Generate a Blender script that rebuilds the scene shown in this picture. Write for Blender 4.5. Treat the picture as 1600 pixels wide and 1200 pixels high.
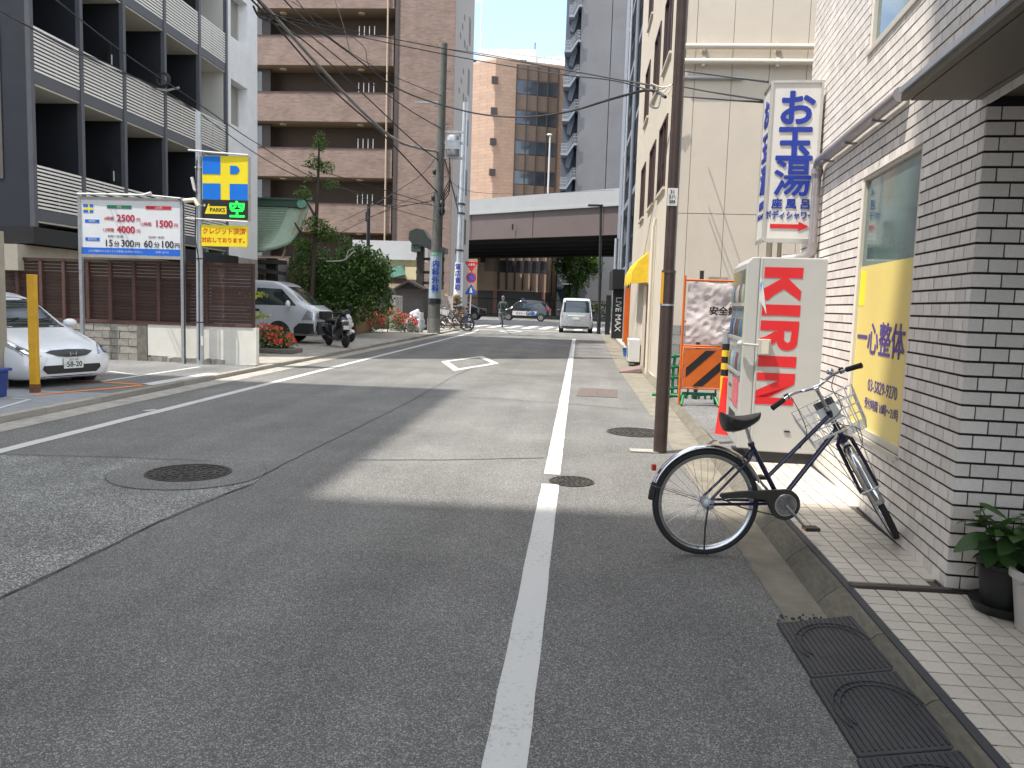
import bpy, bmesh, math, random
from math import sin, cos, pi, radians, sqrt, atan2, hypot
from mathutils import Vector, Matrix, noise
from mathutils.bvhtree import BVHTree
random.seed(7)
scene = bpy.context.scene
for o in list(bpy.data.objects): bpy.data.objects.remove(o)
COL = scene.collection

# ---------------------------------------------------------------- camera
FPX, CAMZ = 1250.0, 1.55
def _norm(v): return v.normalized()
_Y = _norm(Vector(((900-800)/FPX, (478-600)/FPX, 1.0)))
_k = -.031
_b = -_Y.z/(_k*_Y.x+_Y.y)
_Z = -_norm(Vector((_k*_b, _b, 1.0)))
_X = _Y.cross(_Z)
CR = Vector((_X.x, _Y.x, _Z.x)); CD = Vector((_X.y, _Y.y, _Z.y)); CF = Vector((_X.z, _Y.z, _Z.z))
cam_d = bpy.data.cameras.new("camera"); cam = bpy.data.objects.new("camera", cam_d); COL.objects.link(cam)
mw = Matrix((( CR.x, -CD.x, -CF.x, 0), (CR.y, -CD.y, -CF.y, 0), (CR.z, -CD.z, -CF.z, CAMZ), (0, 0, 0, 1)))
cam.matrix_world = mw
cam_d.sensor_width = 36; cam_d.lens = 36*FPX/1600; cam_d.clip_start = .05; cam_d.clip_end = 3000
scene.camera = cam
def ray(u, v): return CR*((u-800)/FPX)+CD*((v-600)/FPX)+CF
def P(u, v, y):                       # world point seen at photograph pixel u,v at depth y along the street
    d = ray(u, v); return Vector((0, 0, CAMZ))+d*(y/d.y)
def G(u, v, z=0.0):
    d = ray(u, v); return Vector((0, 0, CAMZ))+d*((z-CAMZ)/d.z)
def PX(u, v, x):
    d = ray(u, v); return Vector((0, 0, CAMZ))+d*(x/d.x)

# ---------------------------------------------------------------- light
SUN = Vector((.40, .22, -1.0)).normalized()
sd = bpy.data.lights.new("sun", 'SUN'); so = bpy.data.objects.new("sun", sd); COL.objects.link(so)
sd.energy = 2.4; sd.angle = radians(.53); sd.color = (1.0, .945, .865)
so.rotation_euler = SUN.to_track_quat('-Z', 'Y').to_euler(); so.location = (0, 0, 60)
world = bpy.data.worlds.new("World"); scene.world = world; world.use_nodes = True
nt = world.node_tree; nt.nodes.clear()
wo = nt.nodes.new('ShaderNodeOutputWorld'); bg = nt.nodes.new('ShaderNodeBackground')
sky = nt.nodes.new('ShaderNodeTexSky'); sky.sky_type = 'NISHITA'; sky.sun_disc = False
sky.sun_elevation = math.asin(-SUN.z); sky.sun_rotation = atan2(-SUN.x, -SUN.y)
sky.air_density = .72; sky.dust_density = .4; sky.ozone_density = 1.6
tc = nt.nodes.new('ShaderNodeTexCoord')
mp = nt.nodes.new('ShaderNodeMapping'); mp.inputs['Scale'].default_value = (1.0, 1.0, 2.6); mp.inputs['Location'].default_value = (36.99, 19.17, 0)
n1 = nt.nodes.new('ShaderNodeTexNoise'); n1.inputs['Scale'].default_value = 3.2; n1.inputs['Detail'].default_value = 9; n1.inputs['Roughness'].default_value = .6
n1.inputs['Distortion'].default_value = .6
cr = nt.nodes.new('ShaderNodeValToRGB'); cr.color_ramp.elements[0].position = .40; cr.color_ramp.elements[1].position = .60
cr.color_ramp.elements[0].color = (.10, .10, .10, 1)
mx = nt.nodes.new('ShaderNodeMix'); mx.data_type = 'RGBA'
mx.inputs[7].default_value = (6.5, 6.5, 6.2, 1)
nt.links.new(tc.outputs['Generated'], mp.inputs[0]); nt.links.new(mp.outputs[0], n1.inputs[0])
nt.links.new(n1.outputs[0], cr.inputs[0]); nt.links.new(cr.outputs[0], mx.inputs[0])
nt.links.new(sky.outputs[0], mx.inputs[6]); nt.links.new(mx.outputs[2], bg.inputs[0])
bg.inputs[1].default_value = .15
nt.links.new(bg.outputs[0], wo.inputs[0])
scene.view_settings.view_transform = 'Standard'; scene.view_settings.look = 'None'
scene.view_settings.exposure = 1.53; scene.view_settings.gamma = 1.0
scene.render.engine = 'CYCLES'; scene.cycles.max_bounces = 6; scene.cycles.use_denoising = True

# ---------------------------------------------------------------- materials
MATS = {}
def mat(name, col, rough=.6, var=.12, scale=6, bump=0, bscale=60, metal=0, spec=.5, rnd=0, coat=0, stain=0, stain_col=None, detail=4, sscale=None, emit=0):
    if name in MATS: return MATS[name]
    m = bpy.data.materials.new(name); m.use_nodes = True; MATS[name] = m
    t = m.node_tree; b = t.nodes['Principled BSDF']; L = t.links.new
    b.inputs['Roughness'].default_value = rough; b.inputs['Metallic'].default_value = metal
    b.inputs['Specular IOR Level'].default_value = spec; b.inputs['Coat Weight'].default_value = coat
    c4 = (*col, 1); b.inputs['Base Color'].default_value = c4
    tc = t.nodes.new('ShaderNodeTexCoord'); out = None
    if var or rnd or stain:
        nz = t.nodes.new('ShaderNodeTexNoise'); nz.inputs['Scale'].default_value = scale; nz.inputs['Detail'].default_value = detail
        nz.inputs['Roughness'].default_value = .62
        L(tc.outputs['Object'], nz.inputs[0])
        mr = t.nodes.new('ShaderNodeMapRange'); mr.inputs[1].default_value = .28; mr.inputs[2].default_value = .72
        mr.inputs[3].default_value = 1-var; mr.inputs[4].default_value = 1+var
        L(nz.outputs[0], mr.inputs[0]); val = mr.outputs[0]
        if rnd:
            oi = t.nodes.new('ShaderNodeObjectInfo'); ge = t.nodes.new('ShaderNodeNewGeometry')
            ad = t.nodes.new('ShaderNodeMath'); L(oi.outputs['Random'], ad.inputs[0]); L(ge.outputs['Random Per Island'], ad.inputs[1])
            fr = t.nodes.new('ShaderNodeMath'); fr.operation = 'FRACT'; L(ad.outputs[0], fr.inputs[0])
            m2 = t.nodes.new('ShaderNodeMapRange'); m2.inputs[3].default_value = 1-rnd; m2.inputs[4].default_value = 1+rnd
            L(fr.outputs[0], m2.inputs[0]); mu = t.nodes.new('ShaderNodeMath'); mu.operation = 'MULTIPLY'
            L(val, mu.inputs[0]); L(m2.outputs[0], mu.inputs[1]); val = mu.outputs[0]
        vm = t.nodes.new('ShaderNodeVectorMath'); vm.operation = 'SCALE'; vm.inputs[0].default_value = col
        L(val, vm.inputs['Scale']); out = vm.outputs[0]
        if stain:
            n2 = t.nodes.new('ShaderNodeTexNoise'); n2.inputs['Scale'].default_value = sscale or scale*.23; n2.inputs['Detail'].default_value = 6
            n2.inputs['Roughness'].default_value = .7
            L(tc.outputs['Object'], n2.inputs[0])
            m3 = t.nodes.new('ShaderNodeMapRange'); m3.inputs[1].default_value = .5; m3.inputs[2].default_value = .75; m3.inputs[4].default_value = stain
            L(n2.outputs[0], m3.inputs[0])
            mm = t.nodes.new('ShaderNodeMix'); mm.data_type = 'RGBA'; mm.inputs[7].default_value = (*(stain_col or tuple(c*.45 for c in col)), 1)
            L(m3.outputs[0], mm.inputs[0]); L(out, mm.inputs[6]); out = mm.outputs[2]
        L(out, b.inputs['Base Color'])
        rr = t.nodes.new('ShaderNodeMapRange'); rr.inputs[3].default_value = max(.02, rough-.08); rr.inputs[4].default_value = min(1, rough+.08)
        L(nz.outputs[0], rr.inputs[0]); L(rr.outputs[0], b.inputs['Roughness'])
    if bump:
        nb = t.nodes.new('ShaderNodeTexNoise'); nb.inputs['Scale'].default_value = bscale; nb.inputs['Detail'].default_value = 5
        L(tc.outputs['Object'], nb.inputs[0])
        bp = t.nodes.new('ShaderNodeBump'); bp.inputs['Strength'].default_value = bump; bp.inputs['Distance'].default_value = .02
        L(nb.outputs[0], bp.inputs['Height']); L(bp.outputs[0], b.inputs['Normal'])
    if emit:
        b.inputs['Emission Color'].default_value = c4; b.inputs['Emission Strength'].default_value = emit
    return m

def asphalt(name, dark, light, grain=260, mixw=.5, big=(.5, 2.5), spark=.0):
    m = bpy.data.materials.new(name); m.use_nodes = True; MATS[name] = m
    t = m.node_tree; b = t.nodes['Principled BSDF']; L = t.links.new
    b.inputs['Roughness'].default_value = .85; b.inputs['Specular IOR Level'].default_value = .35
    tc = t.nodes.new('ShaderNodeTexCoord')
    vo = t.nodes.new('ShaderNodeTexVoronoi'); vo.inputs['Scale'].default_value = grain; L(tc.outputs['Object'], vo.inputs[0])
    sp = t.nodes.new('ShaderNodeSeparateColor'); L(vo.outputs['Color'], sp.inputs[0])
    rp = t.nodes.new('ShaderNodeValToRGB'); e = rp.color_ramp.elements
    e[0].position = .0; e[0].color = (*dark, 1); e[1].position = 1; e[1].color = (*light, 1)
    x = rp.color_ramp.elements.new(mixw); x.color = tuple((a*.75+c*.25) for a, c in zip(dark, light))+(1,)
    L(sp.outputs[0], rp.inputs[0])
    nb = t.nodes.new('ShaderNodeTexNoise'); nb.inputs['Scale'].default_value = big[0]; nb.inputs['Detail'].default_value = 8; nb.inputs['Roughness'].default_value = .68
    L(tc.outputs['Object'], nb.inputs[0])
    mr = t.nodes.new('ShaderNodeMapRange'); mr.inputs[1].default_value = .3; mr.inputs[2].default_value = .7; mr.inputs[3].default_value = .74; mr.inputs[4].default_value = 1.22
    L(nb.outputs[0], mr.inputs[0])
    # long streaks of tyre wear along the street
    mp = t.nodes.new('ShaderNodeMapping'); mp.inputs['Scale'].default_value = (1.6, .05, 1); L(tc.outputs['Object'], mp.inputs[0])
    ns = t.nodes.new('ShaderNodeTexNoise'); ns.inputs['Scale'].default_value = 1.0; ns.inputs['Detail'].default_value = 4; L(mp.outputs[0], ns.inputs[0])
    ms = t.nodes.new('ShaderNodeMapRange'); ms.inputs[1].default_value = .35; ms.inputs[2].default_value = .65; ms.inputs[3].default_value = .9; ms.inputs[4].default_value = 1.12
    L(ns.outputs[0], ms.inputs[0])
    mu = t.nodes.new('ShaderNodeMath'); mu.operation = 'MULTIPLY'; L(mr.outputs[0], mu.inputs[0]); L(ms.outputs[0], mu.inputs[1])
    vm = t.nodes.new('ShaderNodeVectorMath'); vm.operation = 'SCALE'; L(rp.outputs[0], vm.inputs[0]); L(mu.outputs[0], vm.inputs['Scale'])
    L(vm.outputs[0], b.inputs['Base Color'])
    bp = t.nodes.new('ShaderNodeBump'); bp.inputs['Strength'].default_value = .55; bp.inputs['Distance'].default_value = .004
    L(vo.outputs['Distance'], bp.inputs['Height']); L(bp.outputs[0], b.inputs['Normal'])
    return m

def paint_mat(name, col, wear=.45, wcol=(.09, .09, .09), rough=.6):
    m = bpy.data.materials.new(name); m.use_nodes = True; MATS[name] = m
    t = m.node_tree; b = t.nodes['Principled BSDF']; L = t.links.new; b.inputs['Roughness'].default_value = rough
    tc = t.nodes.new('ShaderNodeTexCoord')
    n = t.nodes.new('ShaderNodeTexNoise'); n.inputs['Scale'].default_value = 35; n.inputs['Detail'].default_value = 8; n.inputs['Roughness'].default_value = .75
    L(tc.outputs['Object'], n.inputs[0])
    n2 = t.nodes.new('ShaderNodeTexNoise'); n2.inputs['Scale'].default_value = 1.3; n2.inputs['Detail'].default_value = 3; L(tc.outputs['Object'], n2.inputs[0])
    a = t.nodes.new('ShaderNodeMath'); a.operation = 'MULTIPLY_ADD'; L(n2.outputs[0], a.inputs[0]); a.inputs[1].default_value = .5; L(n.outputs[0], a.inputs[2])
    mr = t.nodes.new('ShaderNodeMapRange'); mr.inputs[1].default_value = .80; mr.inputs[2].default_value = 1.0; mr.inputs[4].default_value = wear
    L(a.outputs[0], mr.inputs[0])
    mm = t.nodes.new('ShaderNodeMix'); mm.data_type = 'RGBA'; mm.inputs[6].default_value = (*col, 1); mm.inputs[7].default_value = (*wcol, 1)
    L(mr.outputs[0], mm.inputs[0]); L(mm.outputs[2], b.inputs['Base Color'])
    return m

def brick_mat(name, c1, c2, mortar, bw=.2, bh=.07, ms=.006, band=.12, rot=None, rough=.75, lit_axis='X'):
    m = bpy.data.materials.new(name); m.use_nodes = True; MATS[name] = m
    t = m.node_tree; b = t.nodes['Principled BSDF']; L = t.links.new; b.inputs['Roughness'].default_value = rough
    tc = t.nodes.new('ShaderNodeTexCoord'); sx = t.nodes.new('ShaderNodeSeparateXYZ'); L(tc.outputs['Object'], sx.inputs[0])
    ad = t.nodes.new('ShaderNodeMath'); L(sx.outputs[0], ad.inputs[0]); L(sx.outputs[1], ad.inputs[1])
    cx = t.nodes.new('ShaderNodeCombineXYZ'); L(ad.outputs[0], cx.inputs[0]); L(sx.outputs[2], cx.inputs[1])
    br = t.nodes.new('ShaderNodeTexBrick'); L(cx.outputs[0], br.inputs[0]); br.inputs['Scale'].default_value = 1
    br.inputs['Color1'].default_value = (*c1, 1); br.inputs['Color2'].default_value = (*c2, 1); br.inputs['Mortar'].default_value = (*mortar, 1)
    br.inputs['Brick Width'].default_value = bw; br.inputs['Row Height'].default_value = bh; br.inputs['Mortar Size'].default_value = ms
    n = t.nodes.new('ShaderNodeTexNoise'); n.inputs['Scale'].default_value = .9; n.inputs['Detail'].default_value = 5; L(tc.outputs['Object'], n.inputs[0])
    mr = t.nodes.new('ShaderNodeMapRange'); mr.inputs[1].default_value = .3; mr.inputs[2].default_value = .7; mr.inputs[3].default_value = 1-band; mr.inputs[4].default_value = 1+band
    L(n.outputs[0], mr.inputs[0])
    vm = t.nodes.new('ShaderNodeVectorMath'); vm.operation = 'SCALE'; L(br.outputs[0], vm.inputs[0]); L(mr.outputs[0], vm.inputs['Scale'])
    L(vm.outputs[0], b.inputs['Base Color'])
    bp = t.nodes.new('ShaderNodeBump'); bp.inputs['Strength'].default_value = .4; bp.inputs['Distance'].default_value = .01; bp.invert = True
    L(br.outputs['Fac'], bp.inputs['Height']); L(bp.outputs[0], b.inputs['Normal'])
    return m

def leaf_mat(name, c, var=.45, trans=.25):
    m = bpy.data.materials.new(name); m.use_nodes = True; MATS[name] = m
    t = m.node_tree; b = t.nodes['Principled BSDF']; L = t.links.new
    b.inputs['Roughness'].default_value = .5; b.inputs['Specular IOR Level'].default_value = .4
    ge = t.nodes.new('ShaderNodeNewGeometry'); oi = t.nodes.new('ShaderNodeObjectInfo')
    ad = t.nodes.new('ShaderNodeMath'); L(ge.outputs['Random Per Island'], ad.inputs[0]); L(oi.outputs['Random'], ad.inputs[1])
    fr = t.nodes.new('ShaderNodeMath'); fr.operation = 'FRACT'; L(ad.outputs[0], fr.inputs[0])
    rp = t.nodes.new('ShaderNodeValToRGB'); e = rp.color_ramp.elements
    e[0].color = (c[0]*(1-var), c[1]*(1-var), c[2]*(1-var), 1); e[1].color = (c[0]*(1+var*1.3), c[1]*(1+var), c[2]*(1+var*.5), 1)
    L(fr.outputs[0], rp.inputs[0]); L(rp.outputs[0], b.inputs['Base Color'])
    tr = t.nodes.new('ShaderNodeBsdfTranslucent'); L(rp.outputs[0], tr.inputs[0])
    ms = t.nodes.new('ShaderNodeMixShader'); ms.inputs[0].default_value = trans
    L(b.outputs[0], ms.inputs[1]); L(tr.outputs[0], ms.inputs[2]); L(ms.outputs[0], t.nodes['Material Output'].inputs[0])
    return m

# ---------------------------------------------------------------- mesh helpers
class MB:
    def __init__(s): s.v = []; s.f = []; s.m = []
    def add(s, vs, fs, m=0):
        o = len(s.v); s.v += [tuple(p) for p in vs]; s.f += [tuple(o+i for i in f) for f in fs]; s.m += [m]*len(fs); return s
    def box(s, x0, x1, y0, y1, z0, z1, m=0):
        if x0 > x1: x0, x1 = x1, x0
        if y0 > y1: y0, y1 = y1, y0
        if z0 > z1: z0, z1 = z1, z0
        v = [(x0,y0,z0),(x1,y0,z0),(x1,y1,z0),(x0,y1,z0),(x0,y0,z1),(x1,y0,z1),(x1,y1,z1),(x0,y1,z1)]
        return s.add(v, [(3,2,1,0),(4,5,6,7),(0,1,5,4),(1,2,6,5),(2,3,7,6),(3,0,4,7)], m)
    def cbox(s, c, sx, sy, sz, rz=0, m=0):
        a, b = cos(rz), sin(rz); v = []
        for z in (-sz/2, sz/2):
            for x, y in ((-1,-1),(1,-1),(1,1),(-1,1)):
                X, Y = x*sx/2, y*sy/2; v.append((c[0]+X*a-Y*b, c[1]+X*b+Y*a, c[2]+z))
        return s.add(v, [(3,2,1,0),(4,5,6,7),(0,1,5,4),(1,2,6,5),(2,3,7,6),(3,0,4,7)], m)
    def quad(s, a, b, c, d, m=0): return s.add([a, b, c, d], [(0,1,2,3)], m)
    def prism(s, poly, vec, m=0):
        n = len(poly); vec = Vector(vec); P0 = [Vector(p) for p in poly]; P1 = [p+vec for p in P0]
        fs = [tuple(range(n-1, -1, -1)), tuple(range(n, 2*n))]+[(i, (i+1) % n, n+(i+1) % n, n+i) for i in range(n)]
        return s.add(P0+P1, fs, m)
    def tube(s, pts, r, n=8, m=0, closed=False, cap=True):
        pts = [Vector(p) for p in pts]; k = len(pts); rs = r if isinstance(r, (list, tuple)) else [r]*k
        vs = []; prev = None
        for i, p in enumerate(pts):
            if closed: t = pts[(i+1) % k]-pts[i-1]
            else: t = pts[min(i+1, k-1)]-pts[max(i-1, 0)]
            if t.length < 1e-9: t = Vector((0, 0, 1))
            t.normalize()
            if prev is None:
                a = Vector((0, 0, 1)) if abs(t.z) < .9 else Vector((1, 0, 0))
                u = t.cross(a).normalized()
            else:
                u = prev-t*prev.dot(t)
                u = u.normalized() if u.length > 1e-6 else t.orthogonal().normalized()
            prev = u; w = t.cross(u)
            for j in range(n):
                a = 2*pi*j/n; vs.append(p+(u*cos(a)+w*sin(a))*rs[i])
        fs = []
        for i in range(k if closed else k-1):
            i2 = (i+1) % k
            for j in range(n): fs.append((i*n+j, i*n+(j+1) % n, i2*n+(j+1) % n, i2*n+j))
        if cap and not closed: fs += [tuple(range(n-1, -1, -1)), tuple((k-1)*n+j for j in range(n))]
        return s.add(vs, fs, m)
    def lathe(s, prof, n=24, c=(0,0,0), axis='Z', m=0):
        vs = []
        for r, h in prof:
            for j in range(n):
                a = 2*pi*j/n; x, y = r*cos(a), r*sin(a)
                q = (x, y, h) if axis == 'Z' else ((x, h, y) if axis == 'Y' else (h, x, y))
                vs.append((c[0]+q[0], c[1]+q[1], c[2]+q[2]))
        fs = []
        for i in range(len(prof)-1):
            for j in range(n): fs.append((i*n+j, i*n+(j+1) % n, (i+1)*n+(j+1) % n, (i+1)*n+j))
        fs += [tuple(range(n-1, -1, -1)), tuple((len(prof)-1)*n+j for j in range(n))]
        return s.add(vs, fs, m)
    def torus(s, c, R, r, u, w, n=48, k=10, m=0, sx=1):
        u = Vector(u).normalized(); w = Vector(w).normalized(); ax = u.cross(w); c = Vector(c); vs = []
        for i in range(n):
            a = 2*pi*i/n; d = u*cos(a)+w*sin(a)
            for j in range(k):
                b = 2*pi*j/k; vs.append(c+d*(R+r*cos(b))+ax*(r*sx*sin(b)))
        fs = [(i*k+j, i*k+(j+1) % k, ((i+1) % n)*k+(j+1) % k, ((i+1) % n)*k+j) for i in range(n) for j in range(k)]
        return s.add(vs, fs, m)
    def ellip(s, c, rx, ry, rz, n=12, k=8, m=0):
        vs = []; 
        for i in range(k+1):
            a = pi*i/k
            for j in range(n):
                b = 2*pi*j/n; vs.append((c[0]+rx*sin(a)*cos(b), c[1]+ry*sin(a)*sin(b), c[2]+rz*cos(a)))
        fs = [(i*n+j, (i+1)*n+j, (i+1)*n+(j+1) % n, i*n+(j+1) % n) for i in range(k) for j in range(n)]
        return s.add(vs, fs, m)
    def mesh(s, name, mats, smooth=False):
        me = bpy.data.meshes.new(name); me.from_pydata(s.v, [], s.f)
        for x in (mats if isinstance(mats, (list, tuple)) else [mats]): me.materials.append(x)
        me.polygons.foreach_set('material_index', s.m)
        bm = bmesh.new(); bm.from_mesh(me); bmesh.ops.remove_doubles(bm, verts=bm.verts, dist=1e-5)
        bmesh.ops.recalc_face_normals(bm, faces=bm.faces); bm.to_mesh(me); bm.free()
        if smooth: me.shade_smooth(); me.set_sharp_from_angle(angle=radians(smooth if smooth > 1 else 40))
        return me
    def build(s, name, mats, parent=None, smooth=False, bevel=0, raw=False):
        if raw:
            me = bpy.data.meshes.new(name); me.from_pydata(s.v, [], s.f)
            for x in (mats if isinstance(mats, (list, tuple)) else [mats]): me.materials.append(x)
            me.polygons.foreach_set('material_index', s.m)
        else: me = s.mesh(name, mats, smooth)
        o = bpy.data.objects.new(name, me); COL.objects.link(o)
        if parent is not None: o.parent = parent
        if bevel:
            b = o.modifiers.new('bevel', 'BEVEL'); b.width = bevel; b.segments = 2; b.limit_method = 'ANGLE'; b.angle_limit = radians(40)
            b.harden_normals = False
        return o

def tag(o, label=None, cat=None, group=None, kind=None):
    if label: o['label'] = label
    if cat: o['category'] = cat
    if group: o['group'] = group
    if kind: o['kind'] = kind
    return o
def thing(name, label, cat, loc=(0,0,0), rz=0, group=None):
    o = bpy.data.objects.new(name, None); COL.objects.link(o); o.location = loc; o.rotation_euler = (0, 0, rz); o.empty_display_size = .2
    return tag(o, label, cat, group)
def setting(name, loc=(0,0,0)):
    o = bpy.data.objects.new(name, None); COL.objects.link(o); o.location = loc; o['kind'] = 'structure'; return o
def inst(name, me, parent=None, loc=(0,0,0), rot=(0,0,0), scale=(1,1,1)):
    o = bpy.data.objects.new(name, me); COL.objects.link(o); o.location = loc; o.rotation_euler = rot; o.scale = scale
    if parent is not None: o.parent = parent
    return o
def copy_tree(o, parent=None):
    c = o.copy(); COL.objects.link(c)
    if parent is not None: c.parent = parent
    for ch in o.children: copy_tree(ch, c)
    return c
UNIT = {}
def unit_box(m, name='unit'):
    if m.name not in UNIT: UNIT[m.name] = MB().box(-.5, .5, -.5, .5, -.5, .5).mesh(name, m)
    return UNIT[m.name]
TEXTS = []
def text(name, s, size, m, parent, o, right, up, ext=.002, bold=0, align='CENTER', sx=1.0, stack=None):
    cu = bpy.data.curves.new(name, 'FONT'); cu.body = s; cu.size = size; cu.extrude = ext; cu.resolution_u = 3
    cu.align_x = align; cu.align_y = 'CENTER'
    if stack: cu.space_line = stack
    t = bpy.data.objects.new(name+'_tmp', cu); COL.objects.link(t)
    TEXTS.append((t, name, m, parent, Vector(o), Vector(right).normalized()*sx, Vector(up).normalized(), bold))
def flush_texts():
    dg = bpy.context.evaluated_depsgraph_get(); dg.update()
    for t, name, m, parent, o, r, u, bold in TEXTS:
        me = bpy.data.meshes.new_from_object(t.evaluated_get(dg)); me.name = name; me.materials.clear(); me.materials.append(m)
        if bold:
            bm = bmesh.new(); k = 10 if bold > .005 else 6
            for i in range(k):
                a = 2*pi*i/k; n0 = len(bm.verts); bm.from_mesh(me); bm.verts.ensure_lookup_table()
                for v in bm.verts[n0:]: v.co += Vector((bold*cos(a), bold*sin(a), .00012*i))
            bm.to_mesh(me); bm.free()
        ob = bpy.data.objects.new(name, me); COL.objects.link(ob); n = r.cross(u).normalized()
        M = Matrix(((r.x, u.x, n.x, o.x), (r.y, u.y, n.y, o.y), (r.z, u.z, n.z, o.z), (0, 0, 0, 1)))
        if parent is not None: ob.parent = parent
        ob.matrix_basis = M if abs(r.length-1) < 1e-4 else Matrix.Translation(o) @ Matrix(((r.x, u.x, n.x, 0), (r.y, u.y, n.y, 0), (r.z, u.z, n.z, 0), (0,0,0,1)))
    for t, *_ in TEXTS:
        cu = t.data; bpy.data.objects.remove(t); bpy.data.curves.remove(cu)
    TEXTS.clear()
def catmull(pts, k=6, closed=False):
    out = []; n = len(pts); pts = [Vector(p) for p in pts]
    for i in range(n if closed else n-1):
        p0, p1, p2, p3 = (pts[(i-1) % n], pts[i], pts[(i+1) % n], pts[(i+2) % n]) if closed else (pts[max(i-1, 0)], pts[i], pts[i+1], pts[min(i+2, n-1)])
        for j in range(k):
            t = j/k; out.append(.5*((2*p1)+(-p0+p2)*t+(2*p0-5*p1+4*p2-p3)*t*t+(-p0+3*p1-3*p2+p3)*t**3))
    if not closed: out.append(pts[-1])
    return out

# common materials
M_asph = asphalt('asphalt', (.079, .079, .076), (.36, .352, .335), 210, .70)
M_asph2 = asphalt('old_asphalt', (.072, .075, .072), (.50, .50, .47), 140, .68, big=(1.2, 3))
M_park = asphalt('parking_asphalt', (.09, .09, .092), (.30, .30, .29), 150, .6)
M_crack = mat('crack', (.065, .065, .062), .95, .3, 30)
M_white = paint_mat('road_paint', (.54, .54, .52), .75, (.16, .16, .155))
M_orange_p = paint_mat('orange_road_paint', (.75, .23, .04), .6)
M_conc = mat('concrete', (.34, .32, .28), .85, .25, 5, .4, 90, stain=.5, stain_col=(.16, .145, .12))
M_conc_l = mat('pale_concrete', (.45, .42, .36), .85, .22, 6, .4, 90, stain=.4, stain_col=(.22, .2, .16))
M_conc_d = mat('dark_concrete', (.16, .15, .13), .85, .3, 5, .4, 70, stain=.5)
M_steel = mat('galvanised_steel', (.42, .44, .46), .45, .12, 9, metal=.6, stain=.2)
M_dsteel = mat('dark_metal', (.035, .035, .04), .45, .2, 9, metal=.3)
M_black = mat('black_plastic', (.015, .015, .016), .5, .15, 12)
M_rubber = mat('rubber', (.018, .018, .018), .8, .2, 20)
M_chrome = mat('chrome', (.75, .76, .78), .12, .06, 6, metal=1)
M_wpaint = mat('white_paint', (.62, .62, .60), .45, .05, 3, stain=.12, stain_col=(.5, .48, .43))
M_glass = mat('dark_glass', (.02, .026, .03), .06, .2, 1.5, spec=.8)
M_blue = mat('sign_blue', (.01, .035, .32), .45, .05, 4)
M_red = mat('sign_red', (.62, .015, .02), .45, .06, 4)
M_yel = mat('sign_yellow', (.80, .64, .015), .5, .05, 4)
M_brown_pole = mat('brown_pole_paint', (.045, .027, .022), .42, .2, 7, stain=.35, stain_col=(.1, .075, .06))
# ================================================================ GROUND, ROAD, PAVEMENTS
def sheet(name, pts, z, m, kind='structure', parent=None):
    mb = MB(); mb.add([(p[0], p[1], z) for p in pts], [tuple(range(len(pts)))]); o = mb.build(name, m, parent)
    if kind and parent is None: o['kind'] = kind
    return o
def strip(name, pts, w, z, m, parent=None, jitter=0):
    mb = MB(); n = len(pts); L = []; R = []
    for i, p in enumerate(pts):
        p = Vector(p[:2]); t = Vector(pts[min(i+1, n-1)][:2])-Vector(pts[max(i-1, 0)][:2]); t.normalize(); nn = Vector((-t.y, t.x))
        ww = w[i] if isinstance(w, list) else w
        j = random.uniform(-jitter, jitter)
        L.append(p+nn*ww/2+nn*j); R.append(p-nn*ww/2+nn*j)
    for i in range(n-1): mb.add([(R[i].x,R[i].y,z),(R[i+1].x,R[i+1].y,z),(L[i+1].x,L[i+1].y,z),(L[i].x,L[i].y,z)], [(0,1,2,3)])
    o = mb.build(name, m, parent)
    if parent is None: o['kind'] = 'structure'
    return o
def dense(pts, step=.15):
    out = []
    for a, b in zip(pts, pts[1:]):
        a = Vector(a[:2]); b = Vector(b[:2]); k = max(1, int((b-a).length/step))
        out += [a.lerp(b, i/k) for i in range(k)]
    return out+[Vector(pts[-1][:2])]

sheet('ground', [(-900,-300),(900,-300),(900,2500),(-900,2500)], -.06, M_conc_d)
sheet('road', [(-6.62,-40),(1.62,-40),(1.62,51),(-6.62,51)], 0, M_asph)
sheet('cross_street', [(-90,51),(60,51),(60,112),(-90,112)], -.003, M_asph)

# old coarse asphalt, left foreground, with the ring round its manhole
pp = [G(*q) for q in [(-260,702),(-100,707),(0,712),(90,714),(170,716),(280,719),(360,723),(405,733),(414,745),(395,757),(330,781),(250,815),(170,853),(100,888),(0,935),(-150,1010),(-420,1150)]]
pp = [Vector((p.x, p.y)) for p in pp]; pd = []
for a, b in zip(pp, pp[1:]+pp[:1]):
    k = max(1, int((b-a).length/.12)); 
    for i in range(k): q = a.lerp(b, i/k); pd.append((q.x+random.uniform(-.012,.012), q.y+random.uniform(-.012,.012)))
sheet('old_asphalt_patch', pd, .004, M_asph2)
mc = G(295, 740)
sheet('asphalt_ring', [(mc.x+.64*cos(2*pi*i/60)*(1+random.uniform(-.01,.01)), mc.y+.64*sin(2*pi*i/60)) for i in range(60)], .008, M_asph)
M_patch = asphalt('new_asphalt', (.034, .034, .036), (.12, .12, .12), 240, .75)
strip('road_seam', dense([G(*q) for q in [(0,936),(100,889),(250,816),(330,782),(395,757)]]), .011, .010, M_crack, jitter=.008)
strip('road_seam', dense([G(*q) for q in [(413,742),(470,712),(560,668),(640,628),(705,590),(790,552)]]), .012, .005, M_crack, jitter=.008)
strip('road_seam', dense([G(*q) for q in [(0,711),(170,715),(260,719),(330,722)]]), .016, .010, M_crack, jitter=.01)
strip('road_seam', dense([G(*q) for q in [(560,719),(700,719),(850,716)]]), .02, .005, M_crack, jitter=.008)
strip('road_seam', dense([G(*q) for q in [(640,619),(760,622),(900,632),(990,640)]]), .02, .005, M_crack, jitter=.01)
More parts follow.
